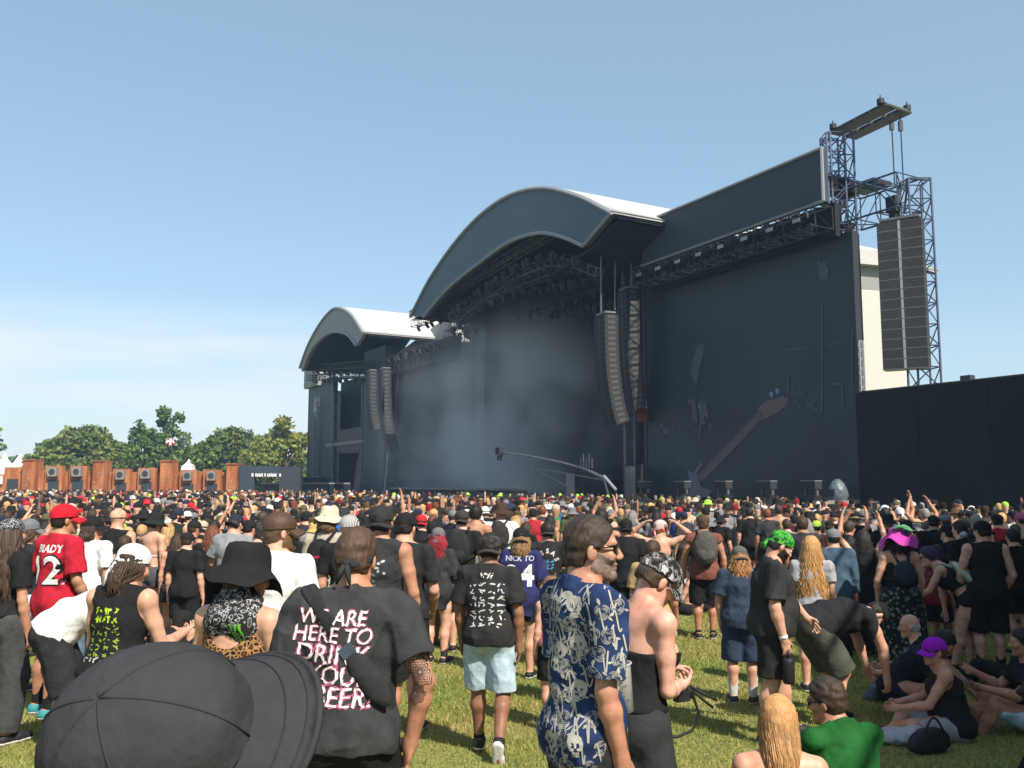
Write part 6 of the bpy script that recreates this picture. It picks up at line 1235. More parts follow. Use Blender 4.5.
# --- tan T-shirt man
J, r, h = P_(653, 9.9, 'man in sand coloured printed T-shirt and grey shorts behind the tube top woman', yaw=-30, H=1.66, w=1.05, skin='tan', ra=((.2, .0, -1), (0, .4, -1))); bo = body(J, r, h, J['skin']); short_hair(J, r, h, HB); sh = top(J, r, h, (.36, .25, .12), sleeve=.75, hem=-.06, loose=.02); shorts(J, r, h, (.2, .21, .22), f=.95, loose=.02); shoes(J, r, h, BLK, sock=BLK)
decal(sh, marks(3, 2, .2, .3, 51, 1, 1), (.2, .12, .05), J['C'], J['Rc'] @ V3(0, 1, 0), V3(0, 0, 1), name='print')
# --- shirtless man hands behind head
J, r, h = P_(661, 14.2, 'shirtless man with both hands behind his head and red bandana', yaw=-10, head_y=520, w=.98, skin='fair', head=(-55, 0, 0), hs=1.08, ra=((.95, -.05, .42), (-.75, -.25, .62)), la=((.95, .05, .45), (-.75, -.2, .55)), lf=(-.16, 0, 0, 10), rf=(.16, .02, 0, -14), h=.012)
body(J, r, h, J['skin'], hands=(.5, .5)); short_hair(J, r, h, (.2, .12, .06)); bandana(J, r, (.5, .35, .33), tail=.1); headband(J, r, (.4, .02, .03), -.02, .02, .2); shorts(J, r, h, (.15, .155, .16), f=.86, loose=.03, waist=.035, t=.015); shoes(J, r, h, (.4, .4, .4), sock=BLK, sockh=.4)
# --- backpack man
J, r, h = P_(705, 14.0, 'man in brown cap and rust sleeveless shirt wearing a grey backpack', yaw=-6, head_y=513, extra=.02, w=1.12, skin='tan', head=(0, 6, 0), hs=1.06, ra=((.3, .0, -1), (.02, .2, -1)), la=((.32, .05, -1), (.05, .25, -1)))
body(J, r, h, J['skin']); cap(J, r, (.075, .045, .032)); short_hair(J, r, h, (.1, .05, .03), .014, nape=-.1); top(J, r, h, (.16, .06, .045), sleeve=.2, hem=-.07, loose=.02, name='sleeveless_shirt'); shorts(J, r, h, BLK, f=1.02, loose=.025); shoes(J, r, h, BLK, sock=BLK, sockh=.12); backpack(J, .014, (.075, .070, .064), 'grey brown backpack on the man in rust sleeveless shirt', (.17, .09, .26), 0.0)
# --- black T-shirt man, green bandana
J, r, h = P_(771, 8.0, 'heavy man in black T-shirt and green bandana looking down at the grass', yaw=-96, head_y=528, w=1.36, skin='fair', lean=4, head=(10, 34, 0), hs=1.05, ra=((.25, -.12, -1), (.02, .25, -1)), la=((.25, .62, -1), (.1, .65, -.75)), rf=(.13, -.10, 0, -14), lf=(-.15, .16, 0, 14), h=.010)
body(J, r, h, J['skin'], hands=(.5, .45)); bandana(J, r, WHT, m='green_bandana', tail=.07); short_hair(J, r, .012, HD, .006); beard(J, r, .010, HD, .006); eyes(J, r); sh = top(J, r, h, (.030, .029, .028), sleeve=.82, hem=-.05, loose=.014, flare=.004, ruf=.010); shorts(J, r, h, (.022, .020, .017), f=.92, loose=.02, t=.012); shoes(J, r, .011, BLK, sock=WHT, sockh=.3); sash(J, r, .011, (.012, .012, .013), (-.02, 0, .02), (.96, .05, .25), .035, .030, name='strap')
mb = MB(); w_ = J['rw'] * .93 + J['re'] * .07; d = unit(J['rw'] - J['re']); mb.tube([w_ - d * .014, w_ + d * .014], [.038, .036], 14); o = mb.build('wristband', PM['cloth'], r, True); o.color = (*WHT, 1)
b = held(J, 'black_pouch', 'black bottle pouch dangling from the hand of the green bandana man', 'pouch'); mb = MB(); hp = J['rw'] + d * .11; mb.tube([hp + V3(0, 0, .03), hp - V3(0, 0, .05)], .012, 6); mb.lathe([(0, .0), (.045, -.005), (.05, -.03), (.05, -.19), (.04, -.21), (0, -.215)], np.eye(3), hp - V3(0, 0, .04), 14); o = mb.build('pouch_body', PM['leather'], b, True); o.color = (.012, .012, .013, 1)
# --- person in denim blue behind him
J, r, h = P_(741, 9.6, 'person in slate blue T-shirt and denim shorts half hidden by the green bandana man', yaw=-12, head_y=545, w=1.1, skin='fair', head=(10, 5, 0), la=((.2, .05, -1), (-.05, .35, -1)), lf=(-.10, 0, 0, 8)); body(J, r, h, J['skin']); cap(J, r, (.09, .085, .08), back=True); locks(J, r, (.28, .13, .05), .30, 26, .015, .017, .9); top(J, r, h, (.03, .045, .07), sleeve=.75, hem=-.07, loose=.03); shorts(J, r, h, (.03, .045, .08), f=1.08, loose=.03); shoes(J, r, h, CHAR, sock=(.45, .44, .43), sockh=.5)
# --- wavy blond
J, r, h = P_(813, 10.2, 'woman with very long crimped blonde hair and dark shorts seen from behind', yaw=-18, head_y=537, fem=True, w=1.08, skin='fair', head=(0, 4, 0), hs=1.12); body(J, r, h, J['skin']); locks(J, r, (.40, .21, .075), .78, 120, .02, .011, 1.3, wl=16); top(J, r, h, (.3, .3, .31), sleeve=.6, hem=-.08); shorts(J, r, h, BLK, f=.6); shoes(J, r, h, BLK)
# ================================================================== people on the shaded right and in the left half
SIT = lambda a=(.28, 1, .38), b=(-.15, .45, -1): (a, b, (.1, 1, -.12))
# bending man in black shirt
J, r, h = P_(822, 8.6, 'man in black football shirt and cap bending over to pick something up', yaw=-78, H=1.80, w=1.22, skin='fair', lean=86, plean=62, pz=.50, py=-.1, head=(8, 78, 0), ra=((.1, .42, -1), (.0, .1, -1)), la=((.1, .55, -1), (.0, .3, -1)), rf=(.12, 0, 0, -8), lf=(-.12, .15, 0, 8)); body(J, r, h, J['skin'], hands=(.6, .6)); short_hair(J, r, h, HD); cap(J, r, (.012, .012, .013)); sh = top(J, r, h, (.018, .018, .02), sleeve=.85, hem=-.03, loose=.02); shorts(J, r, h, (.06, .065, .05), f=1.0, loose=.03, t=.02); shoes(J, r, h, BLK, sock=WHT, sockh=.2)
decal(sh, [stroke2([(-.02, .0), (.12, -.01)], .012)], (.4, .4, .4), J['C'], J['Rc'] @ V3(0, 0, 1), J['Rc'] @ V3(-1, 0, 0), name='white_piping', off=.004)
J, r, h = P_(893, 8.9, 'person in navy T-shirt with pale print crouching beside the bending man', yaw=-130, H=1.7, w=1.15, skin='tan', pz=.17, lean=45, plean=30, head=(0, 40, 0), rl=((.5, 1, .25), (-.1, -.5, -1)), ll=((.5, 1, .3), (-.1, -.4, -1)), ra=((.2, .8, -.8), (-.2, .7, -.6)), la=((.2, .8, -.8), (-.2, .7, -.6))); body(J, r, h, J['skin']); short_hair(J, r, h, HD); sh = top(J, r, h, (.014, .016, .028), sleeve=.7); shorts(J, r, h, (.014, .016, .03), shank=.9, name='jeans'); shoes(J, r, h, BLK); decal(sh, marks(3, 2, .2, .1, 61, 1, 1), (.25, .27, .3), J['C'], *BR(J), name='print')
# purple cap woman sitting
J, r, h = P_(946, 8.1, 'woman in bright purple cap and black strap top sitting on the grass', yaw=72, H=1.66, pz=.075, lean=10, fem=True, w=1.28, skin=(.46, .25, .17), head=(20, 6, 0), hs=1.05, rl=((.55, 1, .14), (-.75, .35, -.28), (-.3, .8, -.2)), ll=((.55, 1, .12), (-.7, .35, -.26), (-.3, .8, -.2)), ra=((.12, .55, -1), (-.2, 1, -.25)), la=((.12, .6, -1), (-.2, 1, -.2)), h=.010)
body(J, r, h, J['skin'], hands=(.4, .4)); cap(J, r, (.28, .012, .42), slouch=.95); short_hair(J, r, .011, (.09, .04, .03), .012, nape=-.09); glasses(J, r); top(J, r, h, (.016, .016, .018), sleeve=0, tank=1.2, hem=-.05, scoop=1.3, upper=.07, loose=.012, name='strap_top'); shorts(J, r, h, (.28, .29, .31), f=.95, name='pale_shorts', loose=.02); shoes(J, r, h, BLK)
hb = empty('handbag', gpt(922, 7.6), R(20)); tag(hb, 'small black handbag with loop handles lying on grass by the purple cap woman', 'handbag')
F_ = Field([ell((0, 0, .10), (.20, .075, .105), np.eye(3), .02), ell((0, 0, .06), (.21, .085, .06), np.eye(3), .04)], .009); F_.clip((0, 0, .004), (0, 0, -1)); F_.ruffle(.004, 40, 1); fobj('bag_body', F_, PM['leather'], hb, (.012, .012, .013))
mb = MB(); mb.tube([(-.10 + .2 * t, -.06, .17 + .12 * math.sin(math.pi * t)) for t in np.linspace(0, 1, 10)], .009, 6); o = mb.build('handle', PM['leather'], hb, True); o.color = (.012, .012, .013, 1)
jk = empty('folded_jacket', gpt(897, 7.9), R(10)); tag(jk, 'pale grey folded jacket lying on the grass beside the black handbag', 'jacket'); F_ = Field([ell((0, 0, .07), (.21, .13, .07), np.eye(3), .03), ell((.1, -.04, .1), (.13, .09, .06), rotz(.5), .03), ell((-.12, .03, .06), (.12, .11, .06), rotz(-.4), .03)], .010); F_.clip((0, 0, .004), (0, 0, -1)); F_.ruffle(.012, 38, 9); fobj('fabric', F_, PM['cloth'], jk, (.34, .35, .38))
# bald man sitting behind her
J, r, h = P_(925, 9.6, 'bald older man in black T-shirt sitting on the grass behind the purple cap woman', yaw=60, H=1.75, pz=.075, lean=14, w=1.15, skin='fair', head=(10, 8, 0), rl=((.3, 1, .5), (-.1, .4, -1)), ll=((.4, 1, .3), (-.4, .5, -.6)), ra=((.2, .6, -1), (-.2, 1, -.1)), la=((.2, .6, -1), (-.2, 1, -.1))); body(J, r, h, J['skin']); F_ = hair_field(J, .012, .004); F_.clip(J['Hc'] + V3(0, 0, .03), (0, 0, 1)); fobj('hair', F_, PM['hair'], r, (.3, .3, .3)); top(J, r, h, (.012, .012, .013), sleeve=.75); shorts(J, r, h, (.10, .13, .18), shank=.9, name='jeans'); shoes(J, r, h, CHAR)
# green T-shirt man
J, r, h = P_(846, 5.3, 'young man in green T-shirt and sunglasses sitting with knees drawn up', yaw=18, H=1.80, pz=.075, lean=16, w=1.02, skin='tan', head=(34, 12, 0), hs=1.04, rl=((.25, 1, .75), (-.1, .5, -1)), ll=((.35, 1, .7), (-.1, .5, -1)), ra=((.25, .7, -.8), (-.5, .9, .3)), la=((.25, .7, -.8), (-.5, .9, .3)), h=.0075)
body(J, r, h, J['skin']); short_hair(J, r, .007, (.055, .034, .02), .011); glasses(J, r); top(J, r, h, (.012, .085, .018), sleeve=.75, hem=-.05, loose=.022, ruf=.010); shorts(J, r, h, (.05, .05, .055), f=.9); shoes(J, r, h, BLK)
# blonde sitting woman cut by the lower edge
J, r, h = P_(776, 4.3, 'woman with straight blonde hair and bare shoulders sitting at the bottom edge', yaw=-8, H=1.66, pz=.155, lean=8, fem=True, w=1.0, skin='fair', head=(-14, 10, 0), rl=SIT()[0:2] + ((.1, 1, -.1),), ll=SIT()[0:2] + ((.1, 1, -.1),), ra=((.2, .7, -.9), (-.4, .9, .0)), la=((.2, .7, -.9), (-.4, .9, .0)), h=.007); body(J, r, h, J['skin']); locks(J, r, (.36, .19, .075), .30, 130, .003, .0065, .75); top(J, r, h, (.4, .3, .22), sleeve=0, upper=-.03, hem=-.03, name='bandeau'); shorts(J, r, h, CHAR, f=.6); shoes(J, r, h, BLK)
# knee and dark clothes at the lower right corner
J, r, h = P_(1052, 5.2, 'person in dark clothes with curly black hair sitting at the lower right corner', yaw=70, H=1.75, pz=.075, lean=4, w=1.1, skin='fair', head=(10, 10, 0), rl=((.2, 1, .30), (-.1, .6, -.7)), ll=((.25, 1, .26), (-.1, .6, -.7)), ra=((.2, .5, -1), (-.2, 1, -.1)), la=((.2, .5, -1), (-.2, 1, -.1))); body(J, r, h, J['skin']); F_ = hair_field(J, .012, .05, line=.06, nape=-.12); F_.ruffle(.02, 60, 3); fobj('hair', F_, PM['hair'], r, HD); top(J, r, h, BLK, sleeve=1.4, name='long_sleeve_shirt'); shorts(J, r, h, (.012, .012, .013), f=.7); shoes(J, r, h, BLK)
J, r, h = P_(1030, 8.3, 'person in pale denim shorts sitting sideways at the right picture edge', yaw=80, H=1.75, pz=.075, lean=6, w=1.05, skin='tan', head=(0, 4, 0), rl=((.15, 1, .5), (-.1, .4, -1)), ll=((.15, 1, .4), (-.1, .5, -.9)), ra=((.1, .7, -.8), (-.1, .9, .5)), la=((.15, .7, -.8), (-.2, 1, .2))); body(J, r, h, J['skin']); short_hair(J, r, h, HD); top(J, r, h, BLK, sleeve=.7); shorts(J, r, h, (.32, .38, .45), f=.9, m='denim'); shoes(J, r, h, CHAR, sock=BLK)
J, r, h = P_(1016, 10.4, 'person in black lying back on the grass at the right picture edge', yaw=60, H=1.7, pz=.075, lean=-25, w=1.0, skin='fair', head=(0, -5, 0), rl=((.15, 1, .2), (-.1, .7, -.5)), ll=((.15, 1, .35), (-.1, .6, -.8)), ra=((.2, -.7, -1), (0, -.2, -1)), la=((.2, -.7, -1), (0, -.2, -1))); body(J, r, h, J['skin']); short_hair(J, r, h, HB); top(J, r, h, BLK, sleeve=.7); shorts(J, r, h, BLK, shank=.9, name='trousers'); shoes(J, r, h, BLK)
# purple haired woman leaning over
J, r, h = P_(962, 11.4, 'woman with purple hair and glasses leaning forward in black briefs and crop top', yaw=58, H=1.68, fem=True, w=1.08, skin='fair', lean=46, plean=38, pz=.545, py=-.08, head=(10, 10, 0), hs=1.05, ra=((.1, .12, -1), (.0, -.1, -1)), la=((.1, .5, -1), (-.2, .6, -.3)), rf=(.09, -.05, 0, -8), lf=(-.09, .12, 0, 8), h=.011)
body(J, r, h, J['skin']); short_hair(J, r, .012, (.045, .015, .075), .016, nape=-.05); eyes(J, r); glasses(J, r, (.03, .03, .03)); top(J, r, h, BLK, sleeve=0, tank=1.1, hem=.09, scoop=1.2, name='crop_top'); shorts(J, r, h, BLK, f=.22, loose=.004, waist=.05, name='briefs'); shoes(J, r, h, BLK)
hn = held(J, 'hand_fan', 'black folded fan held by the leaning woman with purple hair', 'fan'); w_ = J['rw'] + V3(0, 0, -.09); mb = MB(); mb.box(w_ + V3(0, 0, -.12), (.03, .05, .26), taper=.5); o = mb.build('fan_blades', PM['leather'], hn); o.color = (.03, .035, .035, 1)
tb = held(J, 'tote_bag', 'pale green cloth bag slung on the back of the leaning purple haired woman', 'bag'); F_ = Field([ell(J['C'] + J['Rc'] @ V3(-.06, -.17, -.10), (.14, .06, .19), J['Rc'] @ roty(.2), .03)], .012); F_.ruffle(.008, 30, 5); fobj('bag_body', F_, PM['cloth'], tb, (.33, .38, .30)); sash(J, tb, .012, (.3, .35, .28), (0, 0, 0), (.75, 0, .65), .03, .025, name='strap')
# pink and green hat woman
J, r, h = P_(901, 11.0, 'woman in floppy pink and green flower hat and long dark floral skirt', yaw=-8, head_y=524, extra=.05, fem=True, w=1.08, skin='fair', head=(-12, 4, 0), hs=1.08, ra=((.3, .1, -1), (-.1, .4, -1)), la=((.32, .0, -1), (-.1, .4, -1)), h=.012)
body(J, r, h, J['skin']); c = brimhat(J, r, (.42, .05, .30), wob=.035, sx=1.15, prof=[(.0, .135), (.06, .13), (.088, .11), (.1, .05), (.14, .01), (.19, -.05), (.192, -.055), (.14, .0), (.1, .03)], name='floppy_hat'); mb = MB()
for k in range(7): t = k * .9; p = J['Hc'] + J['Rh'] @ (V3(.05 + .07 * math.cos(t), -.06 + .06 * math.sin(t), .12 + .02 * math.sin(2 * t))); mb.lathe([(0, .012), (.05, .02), (.062, .0), (.03, -.01)], rotx(.5 * math.sin(t)) @ roty(.6 * math.cos(t)), p, 10)
o = mb.build('green_petal_cluster', PM['cloth'], c, True); o.color = (.10, .26, .13, 1); locks(J, r, HD, .16, 18, .01, .016, .8)
top(J, r, h, BLK, sleeve=0, tank=1.2, hem=.03, scoop=1.5, upper=.035, name='strap_top'); skirt(J, r, h, BLK, .52, .092, .17, m='floral', pleat=.03); shoes(J, r, h, BLK); backpack(J, .013, (.02, .03, .04), 'small dark drawstring backpack with pale print on the flower hat woman', (.11, .06, .14), -.05)
# tank top man at right
J, r, h = P_(988, 11.2, 'man in long black sleeveless shirt and backwards black cap facing the fence', yaw=-10, head_y=519, extra=.01, w=1.12, skin='fair', head=(25, 4, 0), ra=((.32, .0, -1), (-.25, .5, -.8)), la=((.3, .1, -1), (-.1, .5, -1))); body(J, r, h, J['skin']); cap(J, r, BLK, back=True); short_hair(J, r, h, HD); top(J, r, h, (.013, .013, .014), sleeve=0, tank=1.0, hem=-.10, loose=.02, name='sleeveless_shirt'); shorts(J, r, h, BLK, f=1.05, loose=.02); shoes(J, r, h, BLK, sock=BLK)
# dark group between
for a in ((965, 13.0, 'person in black T-shirt with a grey mask hanging at the neck by the fence', 520, 25, (.012, .012, .013), 'fair'), (952, 13.4, 'person in dark T-shirt and black cap before the thin metal loop', 524, 30, BLK, 'fair'), (938, 12.3, 'person in red dotted shirt standing behind the purple haired woman', 545, -60, (.16, .012, .02), 'tan'), (1018, 12.6, 'person in black hooded top at the right edge near the fence', 528, 10, (.01, .01, .011), 'fair'), (866, 12.6, 'woman in long black dress raising a phone with both arms', 530, -12, BLK, 'fair'), (836, 11.8, 'person in faded denim jacket with grey cap before the platform', 528, -10, (.05, .085, .12), 'fair'), (852, 14.5, 'person with long dark hair in a black vest near the covered spotlight', 535, 0, BLK, 'fair')):
    px, Y, lab, hy, yw, colr, sk = a; f = 'woman' in lab or 'hair' in lab; kw = dict(ra=((.5, .5, .8), (-.2, .2, 1)), la=((.5, .5, .8), (-.2, .25, 1))) if 'phone' in lab else {}
    J, r, h = P_(px, Y, lab, yaw=yw, head_y=hy, fem=f, w=1.08, skin=sk, **kw); body(J, r, h, J['skin'])
    if f: locks(J, r, HD, .35, 24, .015, .017, .9)
    else: short_hair(J, r, h, HD)
    if 'cap' in lab: cap(J, r, GRY if 'grey cap' in lab else BLK)
    sh = top(J, r, h, colr, sleeve=1.7 if 'jacket' in lab or 'hooded' in lab else (.7 if not f else 0), tank=1 if f else 0, hem=-.08, loose=.02)
    if 'dress' in lab: skirt(J, r, h, BLK, .5, .095, .16)
    else: shorts(J, r, h, BLK, shank=.9 if 'denim' in lab else 0)
    shoes(J, r, h, BLK)
    if 'phone' in lab: phone(J, 'r', 'pale phone held high by the woman in the long black dress', (.35, .36, .38), off=(-.04, 0, .1))
    if 'dotted' in lab: bv = bvh_of(sh); rg = np.random.default_rng(3); decal(sh, [fan([(x + .008 * math.cos(t), z + .008 * math.sin(t)) for t in np.linspace(0, 6.28, 7)[:-1]]) for x, z in rg.uniform(-.2, .2, (60, 2))], (.4, .35, .33), J['C'], J['Rc'] @ V3(0, -1, 0) * 0 + V3(1, 0, 0), V3(0, 0, 1), name='dots', bvh=bv)
    if 'mask' in lab: mb = MB(); mb.lathe([(0, .05), (.045, .03), (.05, -.03), (0, -.05)], rotx(1.2), J['Hc'] + V3(-.03, -.09, -.06), 12); o = mb.build('grey_mask', PM['cloth'], r, True); o.color = (.35, .38, .42, 1)
# seated pair on the open grass
for px, Y, lab, yw, c_, fem in ((688, 16.6, 'shirtless person lying back on an elbow in the open grass', 60, None, False), (699, 16.9, 'person in black sitting on the open grass behind the shirtless one', 40, BLK, True), (684, 17.6, 'person in pale top sitting furthest back on the open grass', 20, (.4, .38, .36), True)):
    J, r, h = P_(px, Y, lab, yaw=yw, H=1.68, pz=.075, lean=-12 if c_ is None else 10, fem=fem, skin='fair', head=(0, 5, 0), rl=((.2, 1, .6), (-.1, .5, -1)), ll=((.3, 1, .3), (-.1, .7, -.5)), ra=((.3, -.4, -1), (0, .1, -1)), la=((.3, .4, -1), (-.2, .9, -.1))); body(J, r, h, J['skin']); (locks(J, r, HD, .3, 20, .01, .016) if fem else short_hair(J, r, h, HB)); 
    if c_: top(J, r, h, c_, sleeve=.6)
    shorts(J, r, h, BLK, f=.7); shoes(J, r, h, BLK)
# ---------------- left half
J, r, h = P_(172, 15.8, 'man in black sleeveless shirt with red inverted cross print', yaw=-6, head_y=506, extra=.02, w=1.05, skin='fair', head=(-50, 5, 0), hs=1.0, ra=((.3, .05, -1), (-.05, .4, -1)), la=((.3, .0, -1), (-.05, .4, -1)), h=.013); body(J, r, h, J['skin']); cap(J, r, (.02, .022, .04), back=True); short_hair(J, r, h, HD); beard(J, r, h, HD, .01); sh = top(J, r, h, (.018, .022, .02), sleeve=0, tank=1, hem=-.08, loose=.02, name='sleeveless_shirt'); shorts(J, r, h, (.025, .035, .035), f=.95, loose=.03); shoes(J, r, h, BLK)
S = J['S']; bv = bvh_of(sh); decal(sh, [stroke2([(-.10 * S, -.13 * S), (.08 * S, -.13 * S)], .19 * S)], (.23, .22, .21), J['C'], *BR(J), name='grey_panel', bvh=bv); decal(sh, [stroke2([(-.01, .10 * S), (-.01, -.22 * S)], .035 * S), stroke2([(-.09 * S, -.15 * S), (.07 * S, -.15 * S)], .035 * S)] + marks(3, 1, .07, .13, 71, 1.2, 1), (.42, .02, .035), J['C'], *BR(J), name='red_cross', bvh=bv, off=.006)
J, r, h = P_(231, 12.4, 'man in grey T-shirt and dark cap with navy jeans', yaw=-10, head_y=513, w=1.22, skin='fair', head=(-12, 20, 0), ra=((.3, .1, -1), (-.1, .7, -.6)), la=((.3, .1, -1), (-.1, .7, -.6))); body(J, r, h, J['skin']); cap(J, r, (.02, .022, .035), back=True); short_hair(J, r, h, HB); top(J, r, h, (.22, .225, .23), sleeve=.7, loose=.02); shorts(J, r, h, (.02, .03, .06), shank=.9, name='jeans'); shoes(J, r, h, BLK)
J, r, h = P_(150, 13.4, 'woman with bare back, dark bucket hat and denim shorts', yaw=-25, head_y=512, extra=.02, fem=True, w=.98, skin='fair', head=(-10, 10, 0), hs=1.08, la=((.3, .2, -1), (-.3, .8, -.2))); body(J, r, h, J['skin']); brimhat(J, r, (.016, .017, .016)); short_hair(J, r, h, HB); top(J, r, h, (.5, .4, .36), sleeve=0, upper=-.05, hem=.115, name='bikini_top', t=.006, loose=.002, ruf=0); shorts(J, r, h, (.06, .065, .07), f=.35, loose=.02); shoes(J, r, h, BLK)
J, r, h = P_(87, 10.6, 'person in white T-shirt and black cap behind the red jersey', yaw=-12, head_y=515, w=1.05, skin='tan', head=(-60, 0, 0)); body(J, r, h, J['skin']); cap(J, r, BLK); locks(J, r, HB, .14, 16, .01, .016, .7); top(J, r, h, (.62, .62, .62), sleeve=.7); shorts(J, r, h, (.10, .14, .2), shank=.9, name='jeans'); shoes(J, r, h, BLK)
J, r, h = P_(113, 12.5, 'man in black vest and tan skull cap', yaw=-8, head_y=508, w=1.15, skin='fair', head=(0, 2, 0)); body(J, r, h, J['skin']); cap(J, r, (.50, .30, .19), bill=False, slouch=.95); sh = top(J, r, h, BLK, sleeve=0, tank=1, hem=-.08, name='vest'); shorts(J, r, h, BLK); shoes(J, r, h, BLK); decal(sh, marks(1, 1, .04, .05, 3, 1, 1), (.3, .3, .25), J['C'] + V3(-.05, 0, .03), *BR(J), name='small_emblem')
J, r, h = P_(22, 10.0, 'woman in black T-shirt, grey cap and denim shorts raising one hand', yaw=-40, head_y=516, extra=.02, fem=True, w=1.02, skin='fair', head=(0, 0, 0), ra=((.4, .6, -.6), (-.1, .4, 1)), la=((.2, .1, -1), (0, .4, -.8)), lf=(-.10, .0, 0, 8), rf=(.05, -.25, 0, -8)); body(J, r, h, J['skin'], hands=(1.1, .4)); cap(J, r, (.13, .135, .14)); locks(J, r, HB, .25, 26, .02, .016, 1.0); top(J, r, h, (.02, .02, .021), sleeve=.7, hem=.02); shorts(J, r, h, (.22, .32, .42), f=.42, m='denim', loose=.02); shoes(J, r, h, CHAR)
J, r, h = P_(4, 7.9, 'person with long dark dreadlocks and black and white headscarf at the left edge', yaw=-20, head_y=516, extra=.02, fem=True, w=1.05, skin='tan', head=(-10, 0, 0), hs=1.05); body(J, r, h, J['skin']); bandana(J, r, WHT, m='paisley'); locks(J, r, (.05, .03, .02), .55, 26, .012, .022, 1.2); top(J, r, h, BLK, sleeve=.7, hem=.02); shorts(J, r, h, (.05, .05, .052), shank=.95, name='grey_trousers', loose=.05, m='cloth'); shoes(J, r, h, BLK)
J, r, h = P_(326, 10.6, 'person in plaid kilt and cream sun hat wearing a black and red backpack', yaw=-10, head_y=503, extra=.04, fem=True, w=1.05, skin='fair', head=(-15, 5, 0), hs=1.0); body(J, r, h, J['skin']); brimhat(J, r, (.50, .44, .32), wob=.02, name='sun_hat'); locks(J, r, (.12, .07, .04), .12, 18, .01, .015, .8); top(J, r, h, (.36, .31, .24), sleeve=.7, hem=.0); skirt(J, r, h, BLK, .26, .092, .125, m='plaid', pleat=.03, name='kilt'); shoes(J, r, h, BLK); bp = backpack(J, .014, (.016, .016, .017), 'black backpack with red trim on the kilt wearer', (.13, .08, .17), .0)
mb = MB(); c = J['C'] + J['Rc'] @ V3(0, -.075 * J['H'] - .19, -.03); mb.box(c, (.24, .02, .025)); o = mb.build('red_trim', PM['cloth'], bp); o.color = (.36, .02, .03, 1)
J, r, h = P_(341, 14.2, 'person with a bright blue backpack and dark bucket hat', yaw=-10, head_y=508, w=1.1, skin='fair', head=(0, 5, 0)); body(J, r, h, J['skin']); brimhat(J, r, (.03, .03, .035)); top(J, r, h, CHAR, sleeve=.7); shorts(J, r, h, BLK); shoes(J, r, h, BLK); backpack(J, .016, (.02, .09, .30), 'bright blue backpack on a person with a dark bucket hat', (.2, .1, .25), .02)
J, r, h = P_(347, 9.3, 'person in striped grey beanie and black T-shirt hidden behind the lettered shirt man', yaw=-6, head_y=514, w=1.05, skin='fair'); body(J, r, h, J['skin']); PM['stripes'] = patt('stripes', lambda N, L, v: (lambda w: (w.inputs.__getitem__('Scale').__setattr__('default_value', 22), L.new(v, w.inputs[0]), ramp(N, L, w.outputs['Fac'], [(0, (.5, .5, .48)), (.5, (.5, .5, .48)), (.56, (.08, .08, .08)), (1, (.08, .08, .08))]))[2])(N.new('ShaderNodeTexWave'))); cap(J, r, WHT, bill=False, m='stripes', name='beanie'); top(J, r, h, BLK, sleeve=.7); shorts(J, r, h, BLK); shoes(J, r, h, BLK)
J, r, h = P_(461, 12.9, 'man in black T-shirt and dark cap wearing a black hiking backpack', yaw=-10, head_y=509, w=1.18, skin='fair', ra=((.3, .0, -1), (-.1, .3, -1))); body(J, r, h, J['skin']); cap(J, r, (.04, .035, .03), back=True); short_hair(J, r, h, HD); top(J, r, h, BLK, sleeve=.75); shorts(J, r, h, (.02, .02, .021), f=1.0); shoes(J, r, h, BLK); backpack(J, .014, (.022, .022, .024), 'black hiking backpack on the man beside the red haired woman', (.17, .1, .26), .0)
J, r, h = P_(475, 14.6, 'shirtless tanned man with short hair seen from behind', yaw=-20, head_y=505, w=1.05, skin='tan'); body(J, r, h, J['skin']); short_hair(J, r, h, HD, .014); shorts(J, r, h, (.1, .1, .09), f=.9); shoes(J, r, h, BLK)
J, r, h = P_(501, 15.4, 'person in white T-shirt with a dark backpack and wide brown hat', yaw=-8, head_y=502, extra=.02, w=1.1, skin='fair'); body(J, r, h, J['skin']); brimhat(J, r, (.05, .03, .02), sx=1.1); top(J, r, h, (.6, .6, .6), sleeve=.7); shorts(J, r, h, BLK); shoes(J, r, h, BLK); backpack(J, .016, (.03, .028, .026), 'dark backpack on the white T-shirt person with the wide brown hat', (.16, .09, .24), .0)
J, r, h = P_(583, 9.4, 'man in black T-shirt and black cap just behind the sunglasses man', yaw=-6, H=1.62, w=1.1, skin='tan', X=None); body(J, r, h, J['skin']); cap(J, r, BLK, back=True); top(J, r, h, BLK); shorts(J, r, h, BLK); shoes(J, r, h, BLK)
J, r, h = P_(627, 12.8, 'person in black cap and black shirt behind the camouflage cap', yaw=-8, head_y=518, w=1.1, skin='tan'); body(J, r, h, J['skin']); cap(J, r, BLK, back=True); short_hair(J, r, h, HD); top(J, r, h, BLK); shorts(J, r, h, BLK); shoes(J, r, h, BLK)
J, r, h = P_(602, 13.2, 'shirtless dark haired man behind the sunglasses man', yaw=-12, head_y=509, w=1.02, skin='tan'); body(J, r, h, J['skin']); short_hair(J, r, h, HD, .018); shorts(J, r, h, BLK); shoes(J, r, h, BLK)
